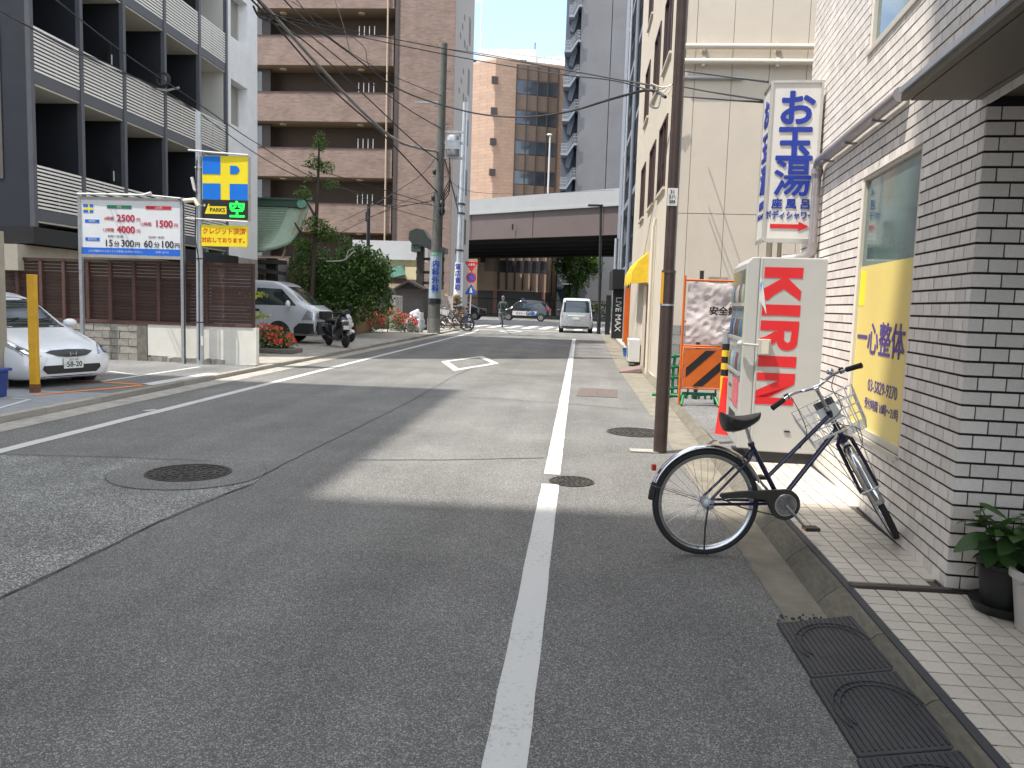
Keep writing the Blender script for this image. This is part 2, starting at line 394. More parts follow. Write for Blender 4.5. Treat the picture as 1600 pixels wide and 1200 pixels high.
strip('road_seam', dense([G(*q) for q in [(752,584),(860,588),(960,590)]]), .025, .005, M_crack, jitter=.01)
# ring crack
strip('road_seam', [(mc.x+.645*cos(a), mc.y+.645*sin(a)) for a in [2*pi*i/64 for i in range(65)]], .006, .012, M_crack, jitter=.004)

# painted markings
def wobble(a, b, step=.25):
    return dense([a, b], step)
mh = G(893, 753)
LN = [G(*q) for q in [(753,1420),(789,1197),(821,1000),(860,757),(862.5,742),(879,640),(890.5,570),(897,530)]]
strip('road_marking', dense(LN[:4],.25), .152, .005, M_white, jitter=.003)
strip('road_marking', dense(LN[4:],.25), .15, .005, M_white, jitter=.003)
strip('road_marking', dense([(-5.46,-6),(-5.42,7),(-5.41,13.4),(-5.38,25),(-5.35,42),(-5.6,46)], .3), .15, .005, M_white, jitter=.004)
def diamond(cx, cy, w, l, s):
    o = [(cx-w, cy), (cx, cy+l), (cx+w, cy), (cx, cy-l)]; k = 1-s*hypot(w, l)/(w*l)
    i = [(cx+(x-cx)*k, cy+(y-cy)*k) for x, y in o]
    mb = MB()
    for a in range(4):
        b = (a+1) % 4; mb.add([(*o[a],.005),(*o[b],.005),(*i[b],.005),(*i[a],.005)], [(0,1,2,3)])
    mb.build('road_marking', M_white)['kind'] = 'structure'
diamond(-2.69, 20.6, .76, 2.75, .19)
diamond(-3.6, 45.0, .72, 1.9, .22)
strip('road_marking', [(-5.75,46.4),(.9,48.0)], .35, .005, paint_mat('stop_line_paint', (.74,.70,.52), .5))
for i in range(9):
    x = -8.0+1.12*i
    sheet('road_marking', [(x,51.2),(x+.55,51.2),(x+.95,58),(x+.40,58)], .003, M_white)
strip('road_marking', [G(226,643), G(244,641)], .10, .009, M_white)
# left parking lot and pavement
sheet('parking_lot', [(-16,11.3),(-6.74,11.3),(-6.74,16.9),(-16,16.9)], .05, M_park)
M_pave = mat('grey_paving', (.24,.25,.27), .8, .15, 8, .3, 120, stain=.3)
sheet('left_pavement', [(-16,-20),(-6.74,-20),(-6.74,11.3),(-16,11.3)], .05, M_pave)
sheet('forecourt', [(-14,16.9),(-6.74,16.9),(-6.60,50.5),(-14,50.5)], .05, M_conc)
strip('left_gutter', [(-6.36,-20),(-6.33,14),(-6.30,28),(-6.2,46)], .38, .004, M_conc)
z = .055
def gp(*q): return [G(u, v, z) for u, v in q]
strip('parking_marking', dense(gp((55,617),(120,611),(182,606),(228,601))), .11, z, M_orange_p)
strip('parking_marking', dense(gp((228,601),(180,598),(118,594))), .11, z, M_orange_p)
b1, b2 = gp((334,583),(228,601))
strip('parking_marking', dense([b1, b2]), .26, z, M_white)
strip('parking_marking', dense(gp((312,573),(150,597))), .10, z, M_white)
strip('parking_marking', dense(gp((170,580),(218,586))), .09, z, M_white)
strip('parking_marking', dense(gp((-10,640),(46,624),(20,622))), .06, z, M_white)

# kerbs: every stone its own piece
def kerb(name, pts, width, h, z0, m, step=.6, side=1, mats=None):
    root = setting(name); me = None
    for a, b in zip(pts, pts[1:]):
        a = Vector(a); b = Vector(b); n = max(1, round((b-a).length/step)); L = (b-a).length/n; ang = atan2(b.y-a.y, b.x-a.x)
        for i in range(n):
            c = a.lerp(b, (i+.5)/n)
            if me is None:
                s = MB(); w = width
                pr = [(0,-w/2,0),(0,w/2,0),(0,w/2,1),(0,-w/2+.03*side+ (0 if side>0 else 0),1),(0,-w/2,.72)] if side > 0 else [(0,-w/2,0),(0,w/2,0),(0,w/2,.72),(0,w/2-.03,1),(0,-w/2,1)]
                s.prism([(p[0]-.5,p[1],p[2]) for p in pr], (1,0,0)); me = s.mesh('kerb_stone', m)
            inst('kerb_stone', me, root, (c.x, c.y, z0), (0, 0, ang+random.uniform(-.006,.006)), (L-.012, 1, h+random.uniform(-.006,.006)))
    return root
M_kerbL = mat('kerb_concrete', (.30,.28,.24), .85, .25, 5, .5, 60, rnd=.2, stain=.5, stain_col=(.10,.09,.075))
kerb('left_kerb', [(-6.66,0),(-6.65,13),(-6.60,28),(-6.50,46)], .17, .085, -.01, M_kerbL, 1.2, -1)
KR = [(1.37,-4),(1.405,2.4),(1.475,4.27),(1.515,6.4),(1.585,8.4),(1.66,12),(1.72,17),(1.88,30),(2.05,46)]
def kx(y):
    for a, b in zip(KR, KR[1:]):
        if a[1] <= y <= b[1]: return a[0]+(b[0]-a[0])*(y-a[1])/(b[1]-a[1])
    return KR[-1][0]
M_kerbR = mat('right_kerb_concrete', (.165,.15,.115), .85, .3, 6, .5, 70, rnd=.12, stain=.75, stain_col=(.055,.05,.042), sscale=2.6)
M_kerb_edge = mat('kerb_edge', (.04,.042,.05), .6, .25, 9, stain=.3)
# sloping concrete kerb: front slope then a dark nosing against the tiles
rk = setting('right_kerb'); mk = MB().prism([(-.5,-.13,0),(-.5,.025,0),(-.5,.025,1),(-.5,-.02,.93),(-.5,-.10,.30)], (1,0,0)).mesh('kerb_stone', M_kerbR)
mn = MB().prism([(-.5,-.030,.1),(-.5,.03,.1),(-.5,.03,1.12),(-.5,-.020,1.06)], (1,0,0)).mesh('kerb_nosing', M_kerb_edge)
for a, b in zip(KR, KR[1:]):
    a = Vector(a); b = Vector(b); n = max(1, round((b-a).length/.62)); L = (b-a).length/n; ang = atan2(b.y-a.y, b.x-a.x)
    for i in range(n):
        c = a.lerp(b, (i+.5)/n); tall = .11 if c.y < 9 else .07
        inst('kerb_stone', mk, rk, (c.x+.0, c.y, 0), (0,0,ang), (L-.008, -1, tall))
        if c.y < 7.6: inst('kerb_nosing', mn, rk, (c.x+.026, c.y, 0), (0,0,ang), (L+.002, -1, .108))
gl = [(1.12,-4),(1.12,5),(1.14,11.4),(1.12,21),(1.27,31),(1.5,46)]
M_gut = mat('gutter_concrete', (.21,.19,.15), .85, .3, 3.5, .5, 80, stain=.7, stain_col=(.075,.068,.058), sscale=1.1)
sheet('right_gutter', [p for p in gl]+[(kx(p[1])-.09, p[1]) for p in gl[::-1]], .004, M_gut)

# tiled pavement on the right
M_bed = mat('tile_joint', (.095,.075,.055), .9, .25, 9)
M_ptile = mat('pavement_tile', (.57,.52,.45), .55, .10, 7, .08, 150, rnd=.08, stain=.30, stain_col=(.30,.26,.21), sscale=1.2)
sw = setting('sidewalk')
ya, yb, yc = -1.0, 4.255, 7.75
b1 = MB(); b1.add([(kx(ya)+.02,ya,.108),(4,ya,.108),(4,yb,.108),(kx(yb)+.02,yb,.108)], [(0,1,2,3)])
b1.add([(kx(yb)+.02,yb,.112),(2.45,yb,.112),(2.45,yc,.112),(kx(yc)+.02,yc,.112)], [(0,1,2,3)]); b1.build('bedding', M_bed, sw)
mt = MB().prism([(-.5,-.5,0),(.5,-.5,0),(.5,.5,0),(-.5,.5,0)], (0,0,1)).mesh('tile', M_ptile)
PT = []; p_ = .1085
ang = radians(2.2)
def tile_zone(y0, y1, x1f, ztop, ang):
    n = int((y1-y0)/p_)
    for j in range(n):
        y = y0+(j+.5)*p_
        xk = kx(y)+.035; i = 0
        x = xk+p_*.5
        while x < x1f(y):
            PT.append((x, y, ztop)); x += p_
tile_zone(1.6, 4.235, lambda y: 3.2, .122, ang)
tile_zone(4.30, 7.72, lambda y: 1.99+.085*(y-4.293), .126, ang)
PT.sort(key=lambda t: hypot(t[0], t[1]-0)); near = PT[:1500]
vis = [t for t in near if t[0] < .72*t[1]-.0 and t[1] > 2.2]; rest = [t for t in PT if t not in vis[:300]]
for x, y, zt in vis[:300]:
    inst('tile', mt, sw, (x, y, zt-.02+random.uniform(-.0012,.0012)), (random.uniform(-.004,.004), random.uniform(-.004,.004), radians(-1.6)), (p_-.009, p_-.009, .02))
rb = MB()
for x, y, zt in rest: rb.cbox((x, y, zt-.01), p_-.009, p_-.009, .02, radians(-1.6))
tag(rb.build('paving_tiles', M_ptile, sw), kind='stuff')
# step edge between the two paved levels
M_edge = mat('step_edge', (.09,.07,.06), .7, .2, 9)
MB().prism([(kx(4.25)+.03,4.235,.10),(2.03,4.258,.10),(2.03,4.295,.10),(kx(4.29)+.03,4.275,.10)], (0,0,.027)).build('step_edge', M_edge, sw)
# asphalt yard beyond the vending machine
sheet('side_yard', [(1.62,7.75),(6,7.75),(6,17.7),(1.74,17.7)], .07, M_park)
sheet('far_pavement', [(1.74,17.7),(2.6,17.7),(3.2,50),(2.06,50)], .07, M_conc_l)

# manhole covers
M_iron = mat('cast_iron', (.055,.05,.046), .6, .3, 14, metal=.4, bump=.4, bscale=120, stain=.4, stain_col=(.13,.11,.09))
def manhole(p, r, label, z=.012, rings=5):
    t = thing('manhole_cover', label, 'manhole cover', (p.x, p.y, 0), random.uniform(0,1))
    MB().lathe([(r,0),(r,z),(r*.93,z+.002),(r*.93,z-.004),(r*.90,z-.004),(r*.90,z)], 40).build('lid', M_iron, t)
    mb = MB()
    for k in range(rings):
        rr = r*(.16+.72*k/(rings-1)); n = max(5, int(rr/r*26))
        for i in range(n):
            a = 2*pi*(i+.5*(k % 2))/n; mb.cbox((rr*cos(a), rr*sin(a), z+.003), r*.09, 2*pi*rr/n*.62, .007, a)
    tag(mb.build('raised_pattern', M_iron, t), kind='stuff'); return t
manhole(G(295,740), .355, 'large round iron manhole cover in the old coarse asphalt at left', .014)
manhole(G(893,753), .20, 'small round manhole cover interrupting the white line', .009, 4)
manhole(G(993,676), .36, 'round manhole cover in the asphalt in front of the brown pole', .009)
q = G(934,614); t = thing('drain_cover', 'reddish brown rectangular cover plate set in the road', 'drain cover', (q.x, q.y, 0), -.05)
M_rust = mat('rusty_plate', (.125,.100,.090), .8, .25, 12, .3, 90, stain=.4)
for i in (-1, 1): MB().box(-.35 if i < 0 else .006, -.006 if i < 0 else .35, -.68, .68, 0, .010).build('plate', M_rust, t)

# rubber kerb ramp, four ribbed segments
M_ramp = mat('ramp_rubber', (.028,.029,.034), .5, .3, 8, .25, 160, stain=.5, stain_col=(.075,.07,.065))
t = thing('kerb_ramp', 'black ribbed rubber kerb ramp lying in the gutter in front of the tiled pavement', 'kerb ramp', (1.055, 3.93, 0), 0)
dx, dy = -.04, -1.0
for k in range(5):
    L = .60; y1 = -k*L; y0 = y1-L+.012; x0 = .0-.012*k; w = .355; s = MB()
    s.prism([(x0, y0, .004),(x0+w, y0, .004),(x0+w, y0, .078),(x0, y0, .018)], (0, y1-y0, 0))
    seg = s.build('ramp_segment', M_ramp, t, bevel=.006)
    r = MB()
    def zt(x): return .018+(.078-.018)*(x-x0)/w
    for i in range(15):
        xx = x0+.022+i*(w-.044)/14
        r.prism([(xx-.006,y0+.02,zt(xx)-.003),(xx+.006,y0+.02,zt(xx)-.003),(xx+.004,y0+.02,zt(xx)+.004),(xx-.004,y0+.02,zt(xx)+.004)], (0, L-.052, 0))
    # half-round rings moulded over the ribs at the segment joints
    for R in (.118,.14):
        pts = [(x0+w/2+R*cos(a)*1.15, (y0+y1)/2+R*sin(a)*1.6, zt(x0+w/2+R*cos(a)*1.15)+.004) for a in [2*pi*i/24 for i in range(24)]]
        r.tube(pts[:15], .0042, 6)
    tag(r.build('ribs', M_ramp, seg), kind='stuff')
# debris of crumbled kerb at the ramp's far end
d = MB()
for i in range(60):
    x, y = 1.06+random.random()*.42, 3.96+random.gauss(.04,.04); s_ = random.uniform(.004,.014)
    d.cbox((x, y, .006+s_*.3), s_, s_*random.uniform(.6,1.2), s_*.7, random.random()*3)
tag(d.build('kerb_rubble', M_crack), kind='stuff')
# ================================================================ TILED BUILDING (right)
RZ = -math.atan(.085)
TB = thing('tiled_building', 'building clad in glossy pale tiles with a yellow window, beside the bicycle', 'building', (2.015, 4.293, 0), RZ)
M_grout = mat('tile_grout', (.022,.017,.018), .9, .2, 9)
M_tile = mat('wall_tile', (.80,.745,.69), .38, .08, 9, .06, 30, rnd=.10, spec=.35, stain=.12, stain_col=(.42,.37,.33), sscale=1.5)
OP = [(.935, 2.34, .655, 2.64), (.9, 2.43, 3.6, 4.95)]     # window openings on the side facade: s0,s1,z0,z1
w = MB()
ZT = 9.0
# lower facade around the window (x 0..0.3), front face is the y=0 end of it
w.box(0,.3,0,.935,.10,2.66); w.box(0,.3,2.34,4.75,.10,2.66); w.box(0,.3,.935,2.34,.10,.655); w.box(0,.3,.935,2.34,2.64,2.66)
w.box(.3,2.2,0,.25,.10,2.655)
w.box(0,.3,-5,.9,2.66,ZT); w.box(0,.3,2.43,4.75,2.66,ZT); w.box(0,.3,.9,2.43,2.66,3.6); w.box(0,.3,.9,2.43,4.95,ZT)
w.box(.3,6,4.45,4.75,.10,ZT); w.box(.3,6,-5,-4.7,2.66,ZT); w.box(.3,6,-4.7,4.45,ZT-.3,ZT-.1); w.box(2.2,2.4,-5,.25,.10,2.655)
w.build('wall', M_grout, TB)
MB().box(.32,6,-4.7,4.44,2.72,2.9).build('floor_slab', M_conc_d, TB)
PIT, ROW, TW, TH = .136, .0755, .1285, .0625
tiles = []      # (plane, a0, a1, z0, z1)
k = 0; z0 = .125
def cut(a, b, holes):
    segs = [(a, b)]
    for h0, h1 in holes:
        n = []
        for x, y in segs:
            if h1 <= x or h0 >= y: n.append((x, y)); continue
            if x < h0: n.append((x, h0))
            if h1 < y: n.append((h1, y))
        segs = n
    return [q for q in segs if q[1]-q[0] > .02]
while z0 < ZT-.1:
    z1 = z0+TH; zc = (z0+z1)/2
    hs = [(o[0]-.003, o[1]+.003) for o in OP if o[2]-.02 < zc < o[3]-.015]
    off = 0 if k % 2 else -PIT/2
    lo = 0 if zc < 2.64 else -2.2
    s = off-(PIT*18 if lo < 0 else 0)
    while s < 4.75:
        for a, b in cut(max(s, lo)+.001, min(s+TW, 4.75), hs): tiles.append(('side', a, b, z0, z1))
        s += PIT
    if zc < 2.62:
        s = off
        while s < 1.4:
            a, b = max(s, -.006), min(s+TW, 1.4)
            if b-a > .02: tiles.append(('front', a, b, z0, z1))
            s += PIT
    k += 1; z0 += ROW
def prio(t):
    if t[0] == 'front': return t[1] if t[1] < .48 else 50
    return 1+t[1]+(0 if t[3] < 2.5 else 3)
tiles.sort(key=prio)
UT = MB().box(-.5,.5,-.5,.5,-.5,.5).mesh('tile', M_tile)
rest = MB()
for i, (pl, a, b, z0, z1) in enumerate(tiles):
    d = .009+random.uniform(-.001,.0012)
    c, sz = ((-d/2+.002, (a+b)/2, (z0+z1)/2), (d, b-a, z1-z0)) if pl == 'side' else (((a+b)/2, -d/2+.002, (z0+z1)/2), (b-a, d, z1-z0))
    if i < 300: inst('tile', UT, TB, c, (0,0,0), sz)
    else: rest.box(c[0]-sz[0]/2, c[0]+sz[0]/2, c[1]-sz[1]/2, c[1]+sz[1]/2, c[2]-sz[2]/2, c[2]+sz[2]/2)
tag(rest.build('wall_tiles', M_tile, TB), kind='stuff')
MB().box(-.02,1.4,-.02,4.75,.095,.124).build('wall_base', M_kerb_edge, TB)
# window with yellow film
M_frame = mat('cream_window_frame', (.60,.56,.48), .4, .05, 4, metal=.2)
M_winglass = mat('window_glass', (.10,.16,.15), .03, .25, 1.2, spec=1.0)
M_film = mat('yellow_window_film', (.82,.66,.20), .35, .03, 2)
M_film2 = mat('yellow_sticker', (.88,.80,.03), .5, .03, 2)
M_ink = mat('violet_ink', (.085,.06,.27), .5, .1, 9)
def window(op, film=False):
    s0, s1, z0, z1 = op
    wn = MB()
    f = .05; x0, x1 = .006, .055
    wn.box(x0,x1,s0,s0+f,z0,z1); wn.box(x0,x1,s1-f,s1,z0,z1); wn.box(x0,x1,s0+f,s1-f,z0,z0+f); wn.box(x0,x1,s0+f,s1-f,z1-f,z1)
    wd = wn.build('window', M_frame, TB)
    MB().box(.03,.04,s0+f,s1-f,z0+f,z1-f).build('pane', M_winglass, wd)
    MB().box(-.022,.03,s0-.01,s1+.01,z0-.03,z0-.002).build('sill', M_frame, wd)
    MB().box(-.004,.034,s1-.02,s1-.002,z0,z1).build('jamb', M_tile, wd)
    return wd
W1 = window(OP[0]); W2 = window(OP[1])
f = MB().box(.024,.0295,.985,2.29,.705,1.925).build('film', M_film, W1)
MB().box(.0222,.0238,2.13,2.28,1.62,1.885).build('sticker', M_film2, W1)
Rs, Up = (0,-1,0), (0,0,1)
text('lettering','一心整体',.255,M_ink,W1,(.0215,1.66,1.36),Rs,Up,.001,.004,sx=1.16)
text('lettering','03-5829-9270',.125,M_ink,W1,(.0215,1.50,1.03),Rs,Up,.001)
text('lettering','受付時間 10時〜21時',.088,M_ink,W1,(.0215,1.50,.89),Rs,Up,.001)
MB().box(.30,.32,.7,2.6,.3,2.65).build('curtain', mat('teal_curtain',(.16,.22,.2),.8,.1,6), W1)
# soffit of the entrance canopy: panels with open joints, metal fascia
M_soff = mat('soffit_board', (.17,.145,.115), .55, .10, 3, stain=.2)
cp = MB().box(-.355,2.4,-5,.085,2.69,2.72).build('canopy', M_dsteel, TB)
for a, b in ((-.345,-.05),(-.042,.40),(.408,1.2),(1.208,2.0)): MB().box(a,b,-5,.07,2.655,2.688).build('panel', M_soff, cp)
MB().box(-.40,-.358,-5,.09,2.694,2.722).build('fascia', mat('bright_trim',(.74,.76,.80),.35,.06,6), cp)
MB().box(-.388,-.350,-5,.088,2.658,2.689).build('fascia_trim', M_soff, cp)
MB().box(.40,.55,-5,.0,2.56,2.653).build('beam', mat('brown_beam',(.13,.105,.085),.5,.1,4), cp)
b = thing('wall_box', 'dark box fixed high in the shaded porch under the soffit', 'lamp', (2.49,4.13,2.33), RZ)  # small dark device housing, not a light source
MB().box(-.06,.18,-.12,.0,0,.20).build('housing', M_dsteel, b, bevel=.01); MB().box(-.03,.15,-.13,-.121,.03,.12).build('lens', M_black, b)

# drainpipe along the wall head and down
M_pipe = mat('pipe_paint', (.33,.30,.30), .35, .12, 6, metal=.4, stain=.3)
dp = thing('drainpipe', 'grey drainpipe running under the upper tiled wall and bending down beside the window', 'pipe', (2.015, 4.293, 0), RZ)
r = .048
MB().tube([(-.07,1.25,2.985),(-.07,2.6,2.99),(-.07,3.66,2.995),(-.07,3.74,2.985),(-.07,3.785,2.94),(-.07,3.79,2.86)], r, 12).build('horizontal_pipe', M_pipe, dp, smooth=50)
MB().tube([(-.07,3.79,2.93),(-.07,3.79,2.2)], .042, 12).build('downpipe', M_pipe, dp, smooth=50)
MB().tube([(-.07,3.79,2.23),(-.07,3.80,2.15),(-.11,3.86,2.10),(-.20,3.92,2.08),(-.30,3.98,2.075)], .052, 12).build('elbow', M_pipe, dp, smooth=60)
MB().tube([(-.07,3.79,2.88),(-.07,3.79,2.93)], .055, 12).build('collar', M_pipe, dp, smooth=50)
for s in (1.8,2.6,3.4):
    MB().box(-.12,-.001,s-.012,s+.012,2.93,2.945).build('bracket', M_pipe, dp)

# ================================================================ BATH-HOUSE SIGN
M_signw = mat('sign_acrylic', (.66,.64,.60), .4, .05, 3, stain=.12)
o = P(1192,374,8.25)
sg = thing('bathhouse_sign', 'tall white light-box sign with blue Japanese characters and a red arrow above the vending machine', 'sign', (o.x, 8.25, o.z), -.06)
sw_, sh, sdp = .475, 1.52, .40
MB().box(0,sw_,0,sdp,0,sh).build('light_box', M_signw, sg, bevel=.008)
M_alu = mat('aluminium', (.52,.50,.46), .35, .08, 6, metal=.5)
fr = MB()
for x in (-.012, sw_-.012): fr.box(x,x+.024,-.014,.012,-.012,sh+.012)
fr.box(.012,sw_-.012,-.012,.012,sh-.012,sh+.014); fr.box(.012,sw_-.012,-.012,.012,-.03,.012)
fr.box(-.014,.010,.012,sdp,sh-.012,sh+.014); fr.box(-.014,.010,.012,sdp,-.03,.012); fr.box(-.012,.012,sdp-.012,sdp+.012,-.012,sh)
fr.build('frame', M_alu, sg)
R3, U3 = (1,0,0), (0,0,1)
for ch, zz, sz in (('お',1.245,.36),('玉',.905,.37),('湯',.575,.37)):
    text('lettering', ch, sz, M_blue, sg, (sw_*.52,-.004,zz), R3, U3, .003, .007 if ch == '湯' else .011)
text('lettering','座 風 呂',.105,M_blue,sg,(sw_*.52,-.004,.345),R3,U3,.002,.003)
text('lettering','ボディシャワー',.088,M_blue,sg,(sw_*.5,-.004,.235),R3,U3,.002,.002,sx=.78)
MB().prism([(.06,-.004,.11),(.33,-.004,.11),(.33,-.004,.085),(.43,-.004,.132),(.33,-.004,.18),(.33,-.004,.152),(.06,-.004,.152)], (0,-.003,0)).build('arrow', M_red, sg)
RL = (0,-1,0)
for ch, zz, sz in (('お',1.23,.30),('玉',.90,.30),('湯',.58,.30)):
    text('lettering', ch, sz, M_blue, sg, (-.004,sdp*.5,zz), RL, U3, .003, .01)
text('lettering','座風呂',.09,M_blue,sg,(-.004,sdp*.5,.345),RL,U3,.002,.002)
text('lettering','ボディシャワー',.07,M_blue,sg,(-.004,sdp*.5,.235),RL,U3,.002,.001,sx=.72)
for x in (.10,.20): MB().tube([(x,.2,0),(x,.2,-.5)], .03 if x < .15 else .022, 10).build('support_pipe', mat('cream_pipe',(.5,.45,.36),.4,.1,6), sg, smooth=50)
for zz in (1.28,.35): MB().box(sw_,sw_+.16,.18,.21,zz,zz+.03).build('wall_bracket', M_alu, sg)

# ================================================================ VENDING MACHINE
M_vm = mat('vending_white', (.42,.42,.40), .38, .04, 2, stain=.18, stain_col=(.56,.54,.50), sscale=1.3)
VM = thing('vending_machine', 'white drinks vending machine with big red sideways letters on its side', 'vending machine', (1.600, 7.690, .126), RZ)
vw, vd, vh = .765, 1.15, 1.93
MB().box(.10,vw,0,vd,.10,vh).build('cabinet', M_vm, VM, bevel=.012)
MB().box(.12,vw-.02,.02,vd-.02,.0,.10).build('plinth', M_black, VM)
for x in (.14,.70): MB().cbox((x,.05,.02),.06,.06,.05).build('foot', M_steel, VM)
MB().box(vw,vw+.025,.01,vd,.04,vh-.005).build('rear_cover', M_dsteel, VM)
MB().box(.112,.118,-.004,0,.11,vh-.01).build('seam', M_alu, VM)
# front door: top leans back
dr = MB(); dr.prism([(-.02,.012,.12),(.098,.012,.12),(.098,.012,vh),(.03,.012,vh),(-.02,.012,vh-.06)], (0,vd-.024,0)); door = dr.build('door', M_vm, VM, bevel=.01)
M_disp = mat('display_glass', (.20,.25,.27), .08, .2, 3, spec=.9)
for i, (za, zb) in enumerate(((1.50,1.82),(1.17,1.47),(.84,1.14))):
    dw = MB().box(-.026,-.0215,.07,vd-.07,za,zb).build('display_window', M_disp, door)
    MB().box(-.045,-.0205,.05,vd-.05,za-.028,za).build('button_rail', M_alu, door)
    for j in range(9):
        cc = random.choice([(.16,.05,.04),(.06,.10,.2),(.22,.2,.1),(.1,.15,.1),(.3,.3,.3),(.05,.05,.05),(.15,.22,.28)])
        mcan = mat('can_%d' % int(cc[0]*100+cc[1]*10), cc, .3, .1, 9)
        MB().lathe([(.018,za+.01),(.021,za+.02),(.021,za+.12),(.014,za+.15),(.008,za+.18)], 10, (-.024,.13+j*.108,0)).build('sample_bottle', mcan, door, smooth=50)
MB().box(-.03,-.0205,.62,.98,.52,.78).build('coin_panel', M_alu, door)
for j in range(3): MB().lathe([(.02,0),(.02,.012)],12,(-.034,.68+.1*j,.66),'X').build('knob', M_black, door)
MB().box(-.030,-.0205,.15,.55,.50,.76).build('poster', mat('red_poster',(.6,.12,.14),.5,.3,14), door)
MB().box(-.024,-.0205,.30,.85,.22,.42).build('pickup_flap', M_black, door)
MB().box(-.022,-.0203,.02,.05,.86,1.80).build('edge_strip', mat('lime_strip',(.5,.6,.2),.5,.1,5), door)
MB().prism([(.104,-.005,1.74),(.122,-.005,1.72),(.178,-.005,1.40),(.145,-.005,1.47),(.106,-.005,1.52)], (0,-.0015,0)).build('torn_sticker', mat('peeling_film',(.60,.62,.60),.3,.1,5), VM)
MB().prism([(.104,-.007,1.68),(.122,-.007,1.71),(.114,-.007,1.60)], (0,-.002,0)).build('blue_sticker', mat('light_blue',(.05,.3,.7),.4,.05,5), VM)
M_kred = mat('letter_red', (.60,.012,.018), .38, .04, 3)
KC = .345
def letter(polys, u0, x0, ztop):
    mb = MB()
    for i, pl_ in enumerate(polys):
        q_ = -.0022-.0002*i; mb.prism([(x0+v-.012*(u0+u), q_, ztop-(u0+u)) for u, v in pl_], (0,-.0015,0))
    return mb.build('letter', M_kred, VM)
kz = P(1196,417,7.66).z-.126; kx0 = P(1196,417,7.66).x-1.600
letter([[(0,0),(0,KC),(.098,KC),(.098,.215),(.215,KC-.005),(.305,KC-.008),(.20,.185),(.255,.10),(.305,.05),(.305,.0),(.20,.0),(.165,.06),(.098,.165),(.098,0)]], 0, kx0, kz)
letter([[(0,0),(0,KC),(.104,KC),(.100,.17),(.104,0)]], .345, kx0, kz)
bo = [(.08,KC),(.20,KC-.004)]+[(.20+.075*sin(a*pi/8),.250+.091*cos(a*pi/8)) for a in range(1,8)]+[(.19,.160),(.08,.155)]
letter([[(0,0),(0,KC),(.092,KC),(.092,0)], [(.08,KC-.0001),(.20,KC-.004)]+[(.195+.080*sin(a*pi/10),.25+.093*cos(a*pi/10)) for a in range(1,5)]+[(.205,.252),(.19,.275),(.08,.285)], [(.205,.252)]+[(.195+.080*sin(a*pi/10),.25+.093*cos(a*pi/10)) for a in range(4,10)]+[(.15,.155),(.08,.155),(.08,.215),(.18,.22)], [(.10,.175),(.19,.165),(.262,.055),(.275,.0),(.165,.0),(.15,.05),(.10,.13)]], .495, kx0, kz)
letter([[(0,0),(0,KC),(.104,KC),(.100,.17),(.104,0)]], .825, kx0, kz)
letter([[(0,0),(0,KC),(.072,KC),(.072,.0)], [(.0,KC-.002),(.10,KC-.002),(.235,.12),(.235,.0),(.29,.0),(.29,.001),(.17,.0),(.06,.22)], [(.232,0),(.232,KC),(.298,KC),(.298,0)]], .985, kx0, kz)
lb = MB().box(.115,.225,-.075,0,1.02,1.17).build('lock_box', mat('grey_beige',(.42,.40,.33),.5,.08,7), VM, bevel=.008)
MB().box(.14,.205,-.085,-.076,1.035,1.155).build('lock_cover', mat('grey_beige2',(.55,.53,.44),.5,.08,7), lb)
MB().tube([(-.05,-.05,1.12),(.115,-.05,1.11)], .012, 8).build('lock_bar', M_vm, lb)
MB().ellip((-.05,-.05,1.12),.03,.03,.03).build('bar_end', M_vm, lb, smooth=60)
MB().prism([(.40,-.003,.30),(.46,-.003,.30),(.45,-.003,.315),(.41,-.003,.315)],(0,-.01,0)).build('handle_slot', M_black, VM)

# ================================================================ BROWN POLE
q = G(1031,707)
bp = thing('utility_pole', 'dark brown steel pole standing at the kerb in front of the vending machine', 'pole', (q.x, q.y, 0), 0)
MB().tube([(0,0,0),(0,0,1.93)], .073, 24).build('lower_sleeve', M_brown_pole, bp, smooth=50)
MB().tube([(0,0,1.925),(0,0,1.955)], [.078,.074], 24).build('collar', M_brown_pole, bp, smooth=50)
MB().tube([(0,0,1.95),(0,0,7.5)], [.060,.052], 24).build('upper_pole', M_brown_pole, bp, smooth=50)
MB().box(-.078,-.052,-.05,-.005,1.60,1.93).build('reflector_strip', mat('amber_strip',(.7,.35,.01),.4,.05,9), bp)
MB().tube([(0,0,1.58),(0,0,1.60)], .077, 24).build('band', M_steel, bp, smooth=50)
pl = MB(); pl.box(-.06,.045,-.064,-.058,2.62,2.80); pl.build('number_plate', M_wpaint, bp)
text('lettering','31',.05,M_black,bp,(-.01,-.066,2.76),R3,U3,.001,.001); text('lettering','3ハ',.05,M_black,bp,(-.01,-.066,2.71),R3,U3,.001,.001); text('lettering','209',.045,M_black,bp,(-.01,-.066,2.66),R3,U3,.001,.001)
pf = MB(); pf.lathe([(.25,0),(.24,.012)], 20); pass
MB().box(-.32,-.02,-.07,.10,.006,.014).build('mortar_patch', M_conc, bp)

